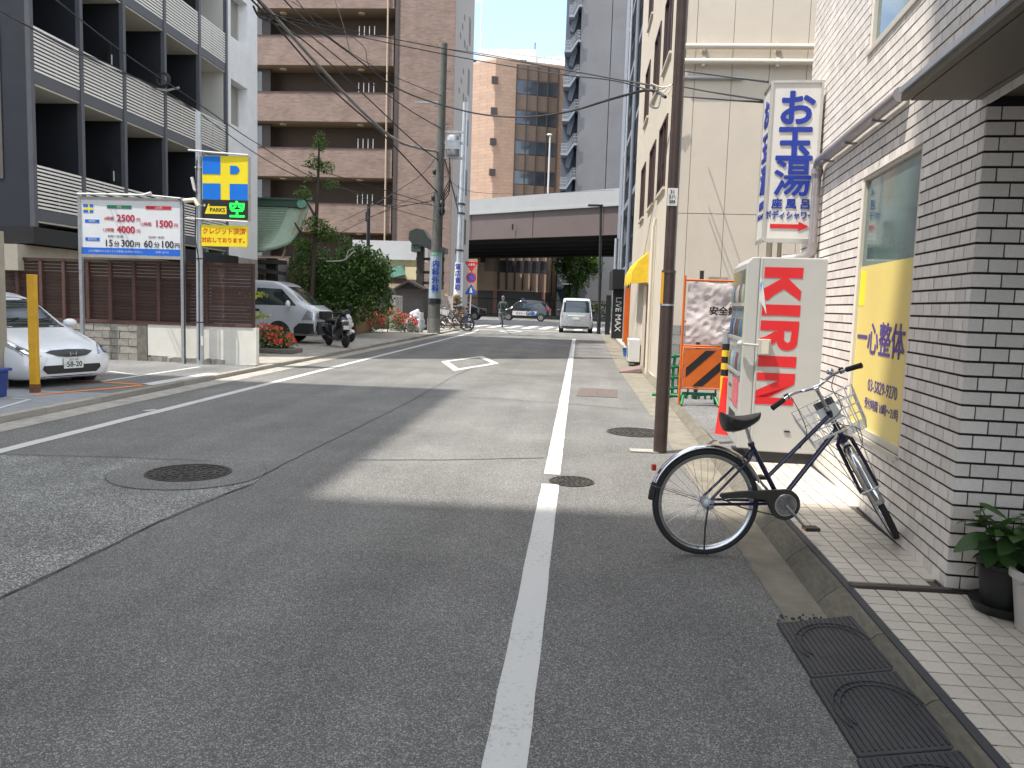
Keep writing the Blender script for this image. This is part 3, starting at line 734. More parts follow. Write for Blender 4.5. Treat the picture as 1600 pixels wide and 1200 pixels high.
# ================================================================ WORKS BARRIER, CONE, STRIPED BOARD
def clip_poly(poly, x0, x1, y0, y1):
    def cl(p, f, inter):
        out = []
        for i in range(len(p)):
            a, b = p[i-1], p[i]
            if f(b):
                if not f(a): out.append(inter(a, b))
                out.append(b)
            elif f(a): out.append(inter(a, b))
        return out
    def ix(X): return lambda a, b: (X, a[1]+(b[1]-a[1])*(X-a[0])/(b[0]-a[0]))
    def iy(Yv): return lambda a, b: (a[0]+(b[0]-a[0])*(Yv-a[1])/(b[1]-a[1]), Yv)
    for f, t in ((lambda p: p[0] >= x0, ix(x0)), (lambda p: p[0] <= x1, ix(x1)), (lambda p: p[1] >= y0, iy(y0)), (lambda p: p[1] <= y1, iy(y1))):
        poly = cl(poly, f, t)
        if not poly: return []
    return poly
M_orange = mat('safety_orange', (.62,.13,.015), .5, .1, 6, stain=.2)
M_green = mat('green_plastic', (.01,.17,.06), .45, .12, 8)
yb_ = 12.6
fp = thing('safety_panel', 'orange framed mesh panel with a crumpled white safety sheet behind the cone', 'barrier', (1.66, yb_, .07), 0)
for x in (0,1.3): MB().tube([(x,0,.0),(x,0,2.0)], .021, 10).build('post', M_orange, fp, smooth=50)
for zz in (.02+.9,1.93): MB().tube([(0,0,zz),(1.3,0,zz)], .018, 10).build('rail', M_orange, fp, smooth=50)
MB().tube([(0,0,1.3),(.06,0,1.3)], .012, 8).build('hinge', M_orange, fp)
sh_ = MB(); nx, nz = 60, 46
def crumple(i, j):
    x = .05+1.2*i/nx; zz = .97+.93*j/nz
    y = -.025+.030*noise.noise(Vector((2.2*x,0,3.1*zz)))+.022*abs(noise.noise(Vector((7*x,3,8*zz))))+.010*abs(noise.noise(Vector((19*x,7,17*zz))))+.02*sin(6*x+15*zz)*max(0,(j/nz-.6))
    return (x, y, zz+.012*sin(9*x))
sh_.add([crumple(i, j) for j in range(nz+1) for i in range(nx+1)], [(j*(nx+1)+i, j*(nx+1)+i+1, (j+1)*(nx+1)+i+1, (j+1)*(nx+1)+i) for j in range(nz) for i in range(nx)])
MS = mat('white_sheet', (.66,.58,.56), .4, .06, 8, spec=.5)
sh_.build('sheet', MS, fp, smooth=60)
text('lettering','安全第一',.14,M_black,fp,(.66,-.075,1.46),R3,U3,.001,.005)
sb = thing('striped_board', 'orange warning board with black diagonal stripes on a green stand', 'barrier', (1.67, 12.45, .07), 0)
bw, z0, z1 = .62, .27, .90
MB().box(.02,bw-.02,-.012,.012,z0+.02,z1-.02).build('board', M_orange, sb)
fr = MB().tube([(0,0,z0),(0,0,z1),(bw,0,z1),(bw,0,z0)], .018, 8, closed=True).build('frame', M_orange, sb, smooth=50)
for c in (-.28,.12,.52,):
    poly = clip_poly([(c,z0),(c+.15,z0),(c+.15+.66,z1),(c+.66,z1)], .05, bw-.05, z0+.04, z1-.04)
    if len(poly) > 2: MB().prism([(x,-.0125,zz) for x, zz in poly], (0,-.003,0)).build('stripe', M_black, sb)
for x in (.1,.52): MB().tube([(x,0,z0),(x,0,.16)], .014, 8).build('leg', M_dsteel, sb)
def stand(x, y, sc, lab, rz):
    s = thing('barricade_stand', lab, 'barrier stand', (x, y, .07), rz, 'green plastic barricade stands')
    for sx_ in (-1,1):
        MB().tube([(sx_*.30*sc,-.16,.02),(sx_*.24*sc,0,.20*sc),(sx_*.30*sc,.16,.02)], .022, 8).build('leg', M_green, s, smooth=50)
        MB().tube([(sx_*.24*sc,0,.20*sc),(0,0,.17*sc)], .018, 8).build('strut', M_green, s, smooth=50)
    MB().tube([(-.28*sc,0,.20*sc),(.28*sc,0,.20*sc)], .02, 8).build('crossbar', M_green, s, smooth=50)
    for i in range(5): MB().cbox((-.2*sc+i*.1*sc,0,.16*sc),.03,.05,.10*sc).build('rib', M_green, s)
    return s
stand(1.95,12.5,.95,'green plastic stand under the striped warning board',0)
s2 = thing('barricade_stand', 'upright green openwork barricade stand just right of the brown pole', 'barrier stand', (1.62, 13.6, .07), .3, 'green plastic barricade stands')
for i in range(4):
    MB().tube([(-.18+.12*i,0,0),(-.14+.10*i,0,.45),(-.16+.12*i,0,.72)], .026, 8).build('upright', M_green, s2, smooth=50)
for zz in (.12,.3,.48,.66): MB().tube([(-.2,0,zz),(.24,0,zz+.05)], .03, 8).build('crossbar', M_green, s2, smooth=50)
MB().tube([(-.25,-.12,.03),(.25,.12,.03)], .03, 8).build('foot', M_green, s2, smooth=50); MB().tube([(-.25,.12,.03),(.25,-.12,.03)], .03, 8).build('foot', M_green, s2, smooth=50)
q = G(1128,684); M_cone = mat('cone_red', (.62,.02,.012), .45, .08, 5, stain=.15)
cn = thing('traffic_cone', 'red plastic traffic cone against the vending machine', 'traffic cone', (q.x+.02, 9.75, .03), 0)
MB().box(-.19,.19,-.19,.19,0,.03).build('base', M_cone, cn, bevel=.012)
MB().lathe([(.135,.03),(.125,.05),(.075,.60),(.070,.72),(.055,.73)], 24).build('body', M_cone, cn, smooth=50)
q = P(1124,690,10.15)
bl = thing('striped_post', 'yellow and black striped post with a grey cap just behind the cone', 'post', (q.x+.02, 10.15, .02), 0)
M_yb = mat('hazard_yellow', (.75,.48,.02), .5, .1, 5)
for i in range(14):
    MB().tube([(0,0,.08*i),(0,0,.08*(i+1)-.001)], .052, 16).build('band', M_yb if (i < 8 or i % 2 == 0) else M_black, bl, smooth=50)
MB().tube([(0,0,1.12),(0,0,1.27)], .054, 16).build('cap', M_steel, bl, smooth=50)
q = P(1097,423,13.4); MB().tube([(0,0,0),(0,0,q.z-.07)], .035, 10)
gp_ = thing('grey_post', 'slim dark grey post rising behind the white safety sheet', 'post', (q.x, 13.4, .07), 0); MB().tube([(0,0,0),(0,0,q.z-.07)], .035, 10).build('shaft', M_dsteel, gp_, smooth=50); MB().box(.12,.42,-.05,.2,1.85,2.02).build('junction_box', M_conc, gp_)

# ================================================================ CREAM BUILDING behind the machine
M_cream = mat('cream_panel', (.56,.49,.40), .7, .05, 1.6, .12, 40, rnd=.02, stain=.12, stain_col=(.50,.43,.34), sscale=.35)
M_cream2 = mat('cream_plaster', (.61,.55,.455), .7, .06, 2, .1, 40, stain=.25, stain_col=(.45,.38,.28))
M_joint = mat('panel_joint', (.30,.24,.18), .9, .1, 5)
cx0, cy0 = 1.78, 16.4
CB = thing('cream_building', 'cream panelled building with dark slot windows and a yellow awning', 'building', (cx0, cy0, 0), math.radians(-.3))
w = MB(); w.box(.02,7,.02,11,0,15); w.build('core', M_joint, CB)
cw = .71
for i in range(-1, 9):
    x0 = .16+.20+cw*i if i >= 0 else .16; x1 = .36+cw*(i+1) if i >= 0 else .36
    for z0, z1 in ((.0,.6),(.6,3.45),(3.45,6.42),(6.42,9.4),(9.4,12.4),(12.4,15)):
        MB().box(x0+.005,x1-.005,-.012,.02,z0+.006,z1-.006).build('panel', M_cream, CB)
MB().prism([(-.02,.18,0),(.0,.04,0),(.05,-.02,0),(.155,-.022,0),(.155,.18,0)], (0,0,15)).build('corner_post', mat('white_corner',(.66,.63,.56),.6,.05,2,stain=.2), CB)
# street facade: plaster pieces around slot windows
zs = [(4.1,5.6),(6.85,8.35),(9.6,11.1),(12.3,13.8)]; ys = [(.95,2.55),(3.6,5.1),(6.6,8.0)]
mbw = MB()
prev = .18
for a, b in ys: mbw.box(-.02,.02,prev,a,0,15); prev = b
mbw.box(-.02,.02,prev,11,0,15)
for a, b in ys:
    pz = 0
    for z0, z1 in zs: mbw.box(-.02,.02,a,b,pz,z0); pz = z1
    mbw.box(-.02,.02,a,b,pz,15)
mbw.build('street_wall', M_cream2, CB)
M_wbrown = mat('brown_frame', (.07,.035,.03), .4, .1, 5)
for a, b in ys:
    for z0, z1 in zs:
        f = MB(); f.box(-.05,.03,a-.04,a+.02,z0,z1); f.box(-.05,.03,b-.02,b+.04,z0,z1); f.box(-.05,.03,a+.02,b-.02,z0,z0+.05); f.box(-.05,.03,a+.02,b-.02,z1-.05,z1); f.box(-.03,.03,(a+b)/2-.02,(a+b)/2+.02,z0+.05,z1-.05)
        fw = f.build('window', M_wbrown, CB); MB().box(-.002,.01,a+.02,b-.02,z0+.05,z1-.05).build('pane', M_glass, fw)
        MB().box(-.075,-.02,a-.08,b+.08,z0-.06,z0-.005).build('sill', M_cream2, fw)
for zz, xr in ((6.34,3.2),(6.62,3.45)):
    p = MB().tube([(.05,-.12,zz),(xr,-.12,zz),(xr+.12,-.12,zz-.04),(xr+.15,-.12,zz-.3)], .055, 12).build('wall_pipe', M_cream2, CB, smooth=50)
    for xx in (.5,1.9,2.9): MB().box(xx-.03,xx+.03,-.14,.0,zz-.08,zz+.08).build('pipe_clip', M_cream2, p)
MB().tube([(.0,-.06,6.05),(1.3,-.06,6.05)], .03, 8).build('wall_pipe', M_steel, CB, smooth=50)
# ground floor: awning, doorway, air-conditioner
M_awn = mat('yellow_awning', (.75,.50,.02), .6, .12, 7, .2, 30)
aw = MB(); n = 12; A = []
for j in range(n+1):
    y = 4.2+3.2*j/n; s_ = .03*sin(j*1.9)
    A += [(-.02,y,2.95+s_),(-.28,y,2.72+s_),(-.42,y,2.45+s_*1.4),(-.44,y,2.15+s_*2)]
aw.add(A, [(4*j+i, 4*j+i+1, 4*j+i+5, 4*j+i+4) for j in range(n) for i in range(3)]); aw.prism([(-.02,4.2,2.95),(-.28,4.2,2.72),(-.42,4.2,2.45),(-.44,4.2,2.15),(-.02,4.2,2.2)],(0,-.02,0))
aw.build('awning', M_awn, CB, smooth=60)
dd = MB().box(-.04,.0,3.3,4.1,.05,2.15).build('door', M_wbrown, CB); MB().tube([(-.06,3.45,.95),(-.06,3.45,1.2)], .012, 6).build('handle', M_steel, dd)
MB().box(-.09,.0,4.3,4.42,.05,2.1).build('door_post', M_cream2, CB)
MB().tube([(-.10,2.4,0),(-.10,2.4,3.4),(-.06,2.4,3.6)], .04, 10).build('downpipe', M_cream2, CB, smooth=50)
def ac_unit(loc, rz, label, group=None, sc=1):
    a = thing('air_conditioner', label, 'air conditioner', loc, rz, group)
    MB().box(0,.30*sc,0,.80*sc,.05,.65*sc).build('casing', M_wpaint, a, bevel=.015)
    MB().lathe([(.22*sc,0),(.22*sc,.012)], 20, (-.014,.32*sc,.36*sc), 'X').build('fan_grille', M_alu, a)
    for y in (.1,.66): MB().box(.02,.28*sc,y*sc,y*sc+.06,0,.05).build('foot', M_dsteel, a)
    return a
ac_unit((1.43,21.3,.07), 0, 'white air-conditioner outdoor unit on the pavement under the yellow awning')
kerbr = thing('kerb_ramp', 'dull pink wedge shaped kerb ramp beside the cream building', 'kerb ramp', (1.08,19.1,0), -.03)
MB().prism([(0,0,.006),(.52,0,.006),(.52,0,.13),(.02,0,.03)], (0,.95,0)).build('ramp_segment', mat('pink_ramp',(.22,.15,.14),.7,.2,7,.2), kerbr, bevel=.01)
bk = thing('bucket', 'small blue bucket of weeds at the foot of the orange fence', 'bucket', (1.62,24.4,.07), 0)
MB().lathe([(.13,0),(.17,.26),(.18,.27),(.155,.26)], 16).build('body', mat('bucket_blue',(.06,.2,.6),.4,.1,6), bk, smooth=50); 
lf = MB()
for i in range(40):
    a = random.random()*6.28; r_ = random.random()*.16; x, y, zz = r_*cos(a), r_*sin(a), .27+random.random()*.25; s_ = .05
    lf.add([(x-s_,y,zz),(x,y-s_*.5,zz+.02),(x+s_,y,zz+.03),(x,y+s_*.5,zz)], [(0,1,2,3)])
lf.build('weeds', leaf_mat('weed_leaf',(.09,.15,.03)), bk, raw=True)
# low block wall in the yard
bwl = thing('block_wall', 'low grey block wall in the yard behind the green stand', 'wall', (1.86, 15.9, .07), 0)
MB().box(0,1.9,.01,.11,0,1.16).build('mortar', M_conc_d, bwl); mbk = MB().box(-.5,.5,-.5,.5,-.5,.5).mesh('block', mat('grey_block',(.30,.29,.27),.9,.2,6,.4,70,rnd=.12))
for r_ in range(6):
    for c_ in range(5):
        x = c_*.40-(.2 if r_ % 2 else 0); x0, x1 = max(0,x), min(1.9,x+.39)
        if x1-x0 > .05: inst('block', mbk, bwl, ((x0+x1)/2,.055,.098+r_*.195), (0,0,0), (x1-x0,.12,.186))
# ================================================================ BICYCLE
M_navy = mat('navy_enamel', (.009,.010,.052), .25, .1, 9, coat=.4)
M_case = mat('chaincase_metal', (.05,.05,.045), .4, .15, 12, metal=.5)
M_rim = mat('alloy_rim', (.55,.56,.58), .25, .08, 9, metal=.9)
M_fend = mat('polished_fender', (.60,.61,.63), .16, .1, 8, metal=1)
M_sadl = mat('saddle_vinyl', (.025,.025,.024), .45, .3, 14, .2, 60)
M_plast = mat('clear_plastic', (.5,.5,.48), .3, .1, 6)
BK = thing('bicycle', 'dark blue city bicycle with front basket turned towards the tiled wall', 'bicycle', (.891, 5.031, .0), .148)
def make_wheel(name, c, parent, M=None, R=.325, rt=.021):
    M = M or Matrix.Identity(4)
    c = Vector(c)
    def T(mb):
        mb.v = [tuple(M @ Vector(p)) for p in mb.v]; return mb
    w = T(MB().torus(c, R-.004, rt, (1,0,0), (0,0,1), 72, 10)).build(name, M_rubber, parent, smooth=60)
    rim = MB(); pr = [(-.013,-.006),(-.013,-.030),(-.006,-.037),(.006,-.037),(.013,-.030),(.013,-.006)]
    n = 72; vs = []
    for i in range(n):
        a = 2*pi*i/n
        for (dy, dr) in pr: rr = R-.012+dr+.006; vs.append((c.x+rr*cos(a), c.y+dy, c.z+rr*sin(a)))
    k = len(pr); rim.add(vs, [(i*k+j, i*k+(j+1) % k, ((i+1) % n)*k+(j+1) % k, ((i+1) % n)*k+j) for i in range(n) for j in range(k)])
    T(rim).build('rim', M_rim, w, smooth=50)
    sp = MB()
    for i in range(36):
        a = 2*pi*i/36; sd_ = 1 if i % 2 else -1; ah = a+(1.1 if (i//2) % 2 else -1.1)
        sp.tube([(c.x+.026*cos(ah), c.y+sd_*.03, c.z+.026*sin(ah)), (c.x+(R-.045)*cos(a), c.y+sd_*.004, c.z+(R-.045)*sin(a))], .0013, 4, cap=False)
    T(sp).build('spokes', M_rim, w)
    T(MB().lathe([(.012,-.055),(.016,-.05),(.03,-.034),(.03,-.028),(.016,-.026),(.016,.026),(.03,.028),(.03,.034),(.016,.05),(.012,.055)], 16, tuple(c), 'Y')).build('hub', M_rim, w, smooth=50)
    return w
hub = Vector((-.03,0,.348)); bb = Vector((.456,0,.352))
rw = make_wheel('rear_wheel', hub, BK)
MB().lathe([(.028,-.072),(.038,-.066),(.036,-.04),(.02,-.035)], 18, tuple(hub), 'Y').build('drum_brake', M_steel, rw, smooth=50)
def arc(c, R, a0, a1, n=30, M=None, w=.028, depth=.016):
    mb = MB(); vs = []
    cs = [(-w,-depth),(-w*.8,-.003),(-w*.35,.004),(0,.006),(w*.35,.004),(w*.8,-.003),(w,-depth)]
    for i in range(n+1):
        a = radians(a0+(a1-a0)*i/n)
        for y, dr in cs: vs.append((c.x+(R+dr)*cos(a), c.y+y, c.z+(R+dr)*sin(a)))
    k = len(cs); mb.add(vs, [(i*k+j, i*k+j+1, (i+1)*k+j+1, (i+1)*k+j) for i in range(n) for j in range(k-1)])
    if M: mb.v = [tuple(M @ Vector(p)) for p in mb.v]
    return mb
rf = arc(hub, .362, 22, 176).build('rear_fender', M_fend, BK, smooth=60)
sm = rf.modifiers.new('solid', 'SOLIDIFY'); sm.thickness = .0015
mf = arc(hub, .364, 160, 178, 8, None, .03, .02).build('mud_flap', M_black, rf, smooth=60)
MB().box(-.385,-.36,-.016,.016,.545,.58).build('reflector', mat('red_reflector',(.45,.01,.01),.2,.1,20), rf)
for y in (-.034,.034): MB().tube([(hub.x,y*1.7,hub.z),(-.385,y*.8,.455)], .0025, 6).build('fender_stay', M_rim, rf)
st = Vector((.240,0,.722)); fr = MB()
hd0, hd1 = Vector((.722,0,.945)), Vector((.812,0,.800))
frame = MB().tube([st, bb], .0155, 14)
frame.tube([hd0.lerp(hd1,.18), Vector((.366,0,.520))], .0135, 14); frame.tube([hd0.lerp(hd1,.78), bb+Vector((.01,0,.03))], .0165, 14); frame.tube([hd0, hd1], .019, 14)
for y in (-1,1):
    frame.tube([(.25,y*.016,.685),(.22,y*.045,.63),(hub.x+.005,y*.064,hub.z+.02)], .0085, 8); frame.tube([(bb.x-.03,y*.03,bb.z),(.25,y*.052,.350),(hub.x,y*.064,hub.z)], .010, 8)
frame.lathe([(.022,-.038),(.022,.038)], 16, tuple(bb), 'Y')
fo = frame.build('frame', M_navy, BK, smooth=50)
MB().tube([st+Vector((.008,0,-.02)), (.196,0,.845)], .0125, 12).build('seat_post', M_chrome, BK, smooth=50)
MB().tube([st+Vector((.004,0,-.008)), st+Vector((-.003,0,.008))], .021, 12).build('seat_clamp', M_black, BK, smooth=50)
# saddle
sad = MB(); vs = []; N = 14
for i in range(N+1):
    t = i/N; x = .045+.245*t
    wd = .092*(1-t)**.55*(.75+.25*min(1,t*6))+.018+.012*sin(pi*t); zt = .885+.022*(1-t)**3-.012*sin(pi*t)+.028*t**2; th = .078*(1-t)**.75+.026
    if i == 0: wd *= .72; th *= .7
    if i == N: wd *= .55; th *= .7
    for j in range(14):
        a = 2*pi*j/14; c, s = cos(a), sin(a)
        vs.append((x, wd*(abs(c)**.75)*(1 if c > 0 else -1), zt+(.010*s if s > 0 else th*s)))
n_ = 14
sad.add(vs, [(i*n_+j, i*n_+(j+1) % n_, (i+1)*n_+(j+1) % n_, (i+1)*n_+j) for i in range(N) for j in range(n_)]+[tuple(range(n_-1,-1,-1)), tuple(N*n_+j for j in range(n_))])
sd_o = sad.build('saddle', M_sadl, BK, smooth=60)
for y in (-.05,.05): 
    MB().tube([(.09+.028*cos(a*.9), y+.028*sin(a*.9), .842-.004*a/3) for a in range(0,16)], .004, 5).build('spring', M_case, sd_o)
MB().tube([(.10,-.03,.842),(.19,-.02,.835),(.26,-.01,.87)], .004, 6).build('rail', M_case, sd_o); MB().tube([(.10,.03,.842),(.19,.02,.835),(.26,.01,.87)], .004, 6).build('rail', M_case, sd_o)
# chain case and cranks
cc = MB(); pts = []
for i in range(17):
    a = radians(-150+ i*15); pts.append((bb.x+.098*cos(a), bb.z+.098*sin(a)))
pts += [(bb.x-.06,bb.z+.094),(.16,.432),(.045,.418),(.035,.40),(.05,.388),(.2,.392),(.33,.38)]
cc.prism([(x,-.075,zz) for x, zz in pts], (0,.030,0)); co = cc.build('chain_case', M_case, BK, bevel=.006)
MB().lathe([(.072,-.079),(.070,-.082),(.064,-.082),(.063,-.079)], 28, tuple(bb), 'Y').build('case_ring', M_rim, co, smooth=40)
MB().lathe([(.05,-.0765),(.048,-.0785),(.0,-.0785)], 24, tuple(bb), 'Y').build('chainring', M_steel, co)
MB().tube([(.04,-.06,.385),(.2,-.06,.325),(bb.x-.07,-.06,.285)], .004, 5).build('chain', M_case, BK)
pe = Vector((.575,-.10,.225)); pe2 = 2*bb-pe; pe2.y = .10
for pp_, y in ((pe,-.095),(pe2,.095)):
    cr_ = MB().tube([(bb.x,y,bb.z),(pp_.x,y,pp_.z)], .009, 8).build('crank', M_steel, BK, smooth=50)
    pd_ = MB(); s = -1 if y < 0 else 1
    pd_.cbox((pp_.x+.02,y+s*.055,pp_.z),.09,.075,.022, 0); 
    pdo = pd_.build('pedal', M_black, cr_, bevel=.004); MB().cbox((pp_.x-.026,y+s*.055,pp_.z),.004,.05,.014).build('reflector', mat('amber_reflector',(.7,.25,.01),.2,.1,20), pdo)
# kick stand (side stand resting on the asphalt) and dynamo lamp bits
MB().tube([(-.035,-.07,.34),(-.05,-.08,.20),(-.05,-.085,.055)], .006, 8).build('kickstand', M_case, BK, smooth=50)
ST = Matrix.Identity(4)
a0 = Vector((.643,0,1.075)); ax = (hd1-hd0).normalized(); up = -ax
STEER = radians(74)
ST = Matrix.Translation(hd0) @ Matrix.Rotation(STEER, 4, up) @ Matrix.Translation(-hd0)
def SB(mb): mb.v = [tuple(ST @ Vector(p)) for p in mb.v]; return mb
perp = Vector((-ax.z,0,ax.x)) if -ax.z > 0 else Vector((ax.z,0,-ax.x))
fh = hd1+ax*.435+perp*.03
fork = MB()
crown = hd1+ax*.03
for y in (-1,1): fork.tube([crown+Vector((0,y*.012,0)), crown+ax*.03+Vector((0,y*.045,0)), hd1+ax*.25+Vector((0,y*.052,0)), hd1+ax*.38+perp*.012+Vector((0,y*.054,0)), fh+Vector((0,y*.055,0))], [.014,.0135,.012,.010,.009], 10)
fork.tube([hd1, crown+ax*.01], .016, 12)
fk = SB(fork).build('fork', M_navy, BK, smooth=50)
fwheel = make_wheel('front_wheel', fh, BK, ST)
ang0 = math.degrees(atan2((crown-fh).z,(crown-fh).x))
ff = arc(fh, .360, ang0-42, ang0+78, 26, ST).build('front_fender', M_fend, BK, smooth=60); sm = ff.modifiers.new('solid','SOLIDIFY'); sm.thickness = .0015
e_ = fh+Vector((cos(radians(ang0+62)),0,sin(radians(ang0+62))))*.362
for y in (-1,1): SB(MB().tube([fh+Vector((0,y*.058,0)), e_+Vector((0,y*.035,0))], .0025, 6)).build('fender_stay', M_rim, ff)
SB(MB().tube([e_+Vector((0,-.05,.0)), e_+Vector((0,.05,0))], .006, 8)).build('stay_bridge', M_rim, ff)
# stem, bars, levers, grips
top = hd0+up*.165
SB(MB().tube([hd0, top], .0115, 12).tube([hd0+up*.0, hd0+up*.02], .02, 12)).build('stem', M_chrome, BK, smooth=50)
fw = perp
def bar(y): 
    s = abs(y); return top+Vector((0,y,0))+fw*(.035*max(0,1-((s-.06)/.07)**2) if s < .13 else -.62*max(0,(s-.13)))+Vector((0,0,.035*min(1,max(0,(s-.05)/.10))))
hb = SB(MB().tube(catmull([bar(y) for y in (-.285,-.22,-.15,-.10,-.06,0,.06,.10,.15,.22,.285)],4), .0108, 10)).build('handlebar', M_chrome, BK, smooth=50)
for s in (-1,1):
    SB(MB().tube([bar(s*.205),bar(s*.29)], [.016,.017], 12)).build('grip', M_rubber, hb, smooth=50)
    lv = SB(MB().tube([bar(s*.175)+fw*.02,bar(s*.185)+fw*.05+Vector((0,0,-.012)),bar(s*.235)+fw*.055+Vector((0,0,-.02)),bar(s*.29)+fw*.05+Vector((0,0,-.03))], [.008,.006,.005,.006], 8)).build('brake_lever', M_rim, hb, smooth=50)
    SB(MB().cbox(tuple(bar(s*.18)+fw*.012), .035,.03,.03)).build('lever_clamp', M_black, hb)
SB(MB().ellip(tuple(bar(-.12)+Vector((0,0,.028))), .026,.026,.018)).build('bell', M_chrome, hb, smooth=60)
SB(MB().tube([top+Vector((0,-.014,0)), top+Vector((0,.014,0))], .019, 12)).build('bar_clamp', M_chrome, hb, smooth=50)
# wire basket carried ahead of the bars
bx0, bx1, bz0, bz1, bwid = .735,.985,.80,1.035,.17
wire = MB(); r_ = .0034
def ringp(z, e): return [(bx0-.0,-bwid-e,z),(bx1+e,-bwid-e,z),(bx1+e,bwid+e,z),(bx0,bwid+e,z)]
for i in range(5):
    t = i/4; zz = bz0+(bz1-bz0)*t; e = .03*t
    wire.tube(ringp(zz, e), .0045 if i == 4 else r_, 6, closed=True)
for i in range(9):
    y = -bwid+2*bwid*i/8; wire.tube([(bx1,y,bz0),(bx1+.03,y*(1+.03/bwid),bz1)], r_, 5); wire.tube([(bx0,y,bz0),(bx0,y*(1+.03/bwid),bz1)], r_, 5); wire.tube([(bx0,y,bz0),(bx1,y,bz0)], r_, 5)
for i in range(7):
    x = bx0+(bx1-bx0)*i/6
    for s in (-1,1): wire.tube([(x,s*bwid,bz0),(x+.02*i/6,s*(bwid+.03),bz1)], r_, 5)
    if 0 < i < 6: wire.tube([(x,-bwid,bz0),(x,bwid,bz0)], r_, 5)
M_wire = mat('basket_wire', (.72,.72,.70), .3, .08, 9, metal=.3)
bkt = SB(wire).build('basket', M_wire, BK)
SB(MB().box(bx0-.004,bx0+.001,-.06,.06,bz0+.07,bz1-.06)).build('name_plate', M_plast, bkt)
SB(MB().tube([hd0+up*.02+fw*.02,(bx0-.005,0,bz0+.1)], .012, 8).cbox((hd0.x+.035,0,hd0.z+.045),.05,.12,.06)).build('basket_bracket', M_dsteel, bkt)
SB(MB().tube([(bx0+.08,-.10,bz0),fh+Vector((0,-.062,0))], .003, 6).tube([(bx0+.08,.10,bz0),fh+Vector((0,.062,0))], .003, 6)).build('basket_stay', M_rim, bkt)
SB(MB().lathe([(.03,-.03),(.036,0),(.034,.02),(.01,.04)], 14, (hd1.x+.10,0,hd1.z-.02), 'X')).build('headlamp', M_black, BK, smooth=50)
SB(MB().box(hd1.x-.03,hd1.x+.03,-.05,-.02,hd1.z-.0,hd1.z+.03)).build('lock_tag', mat('brass',(.5,.28,.03),.4,.1,9,metal=.4), BK)
tp = lambda p: ST @ Vector(p)
for s, e2 in ((-1,(.70,-.02,.86)),(1,(.55,-.015,.70))):
    p0 = tp(bar(s*.16)+fw*.04); p3 = Vector(e2)
    MB().tube(catmull([p0, p0+Vector((.05*s,-.05,-.10)), p0.lerp(p3,.6)+Vector((.05,-.06,-.03)), p3], 6), .0028, 5).build('brake_cable', M_black, BK)
MB().tube(catmull([(.78,-.02,.86),(.90,-.06,.84),(.93,-.05,.72),(.86,-.02,.66)],6), .0028, 5).build('brake_cable', M_black, BK)

# ================================================================ POTTED PLANTS by the porch
ML1 = leaf_mat('broad_leaf', (.045,.105,.03), .5, .2)
def leaf_mesh(name, L, W, m):
    mb = MB(); n = 6; vs = []
    for i in range(n+1):
        t = i/n; w = W*sin(pi*min(1,t*.93+.07))**.8*(1-.35*t); zc = -.25*L*t*t+.05*L*t
        if i == n: w = .001
        vs += [(L*t,-w,zc-.0),(L*t,0,zc-.12*w/W*W),(L*t,w,zc)]
    mb.add(vs, [(3*i+j, 3*i+j+1, 3*i+j+4, 3*i+j+3) for i in range(n) for j in range(2)]); return mb.mesh(name, m, 60)
LM = [leaf_mesh('leaf', .13, .042, ML1), leaf_mesh('leaf', .16, .055, ML1), leaf_mesh('leaf', .10, .035, ML1)]
def plant(loc, label, h, n, spread, potf):
    t = thing('potted_plant', label, 'plant', loc, 0, 'potted plants by the porch'); potf(t)
    for b in range(6):
        a = random.random()*6.28; x, y = .03*cos(a), .03*sin(a); ex, ey = spread*.7*cos(a), spread*.7*sin(a); top_ = h*random.uniform(.7,1)
        MB().tube([(x,y,.2),(x+ex*.4,y+ey*.4,.2+top_*.5),(x+ex,y+ey,.2+top_)], [.007,.005,.002], 6).build('stem', M_bark, t)
        for k in range(n//6):
            f = .25+.75*k/(n//6-1); aa = a+k*2.4+random.uniform(-.4,.4)
            p = Vector((x+ex*f,y+ey*f,.2+top_*f)); inst('leaf', random.choice(LM), t, p, (random.uniform(-.5,.5), random.uniform(-.3,.5), aa), (random.uniform(.7,1.2),)*3)
    return t
M_bark = mat('bark', (.055,.042,.03), .9, .3, 9, .5, 40)
def pot_dark(t):
    MB().lathe([(.105,.03),(.13,.22),(.14,.225),(.14,.25),(.12,.25),(.118,.21)], 20).build('pot', M_black, t, smooth=50); MB().lathe([(.13,0),(.16,.05),(.165,.055),(.14,.03)], 20).build('saucer', M_black, t, smooth=50); MB().lathe([(.115,.2),(.115,.22)], 16).build('soil', M_crack, t)
def pot_white(t):
    MB().lathe([(.12,.0),(.15,.24),(.165,.245),(.165,.28),(.145,.28),(.14,.22)], 20).build('pot', mat('white_pot',(.50,.48,.44),.6,.1,5,stain=.3), t, smooth=50); MB().lathe([(.14,.22),(.14,.24)], 16).build('soil', M_crack, t)
plant((2.15,3.98,.125), 'leafy plant in a black pot with saucer beside the tiled column', .36, 60, .24, pot_dark)
plant((2.21,3.74,.125), 'broad-leaved plant in a white pot at the right edge', .30, 54, .21, pot_white)
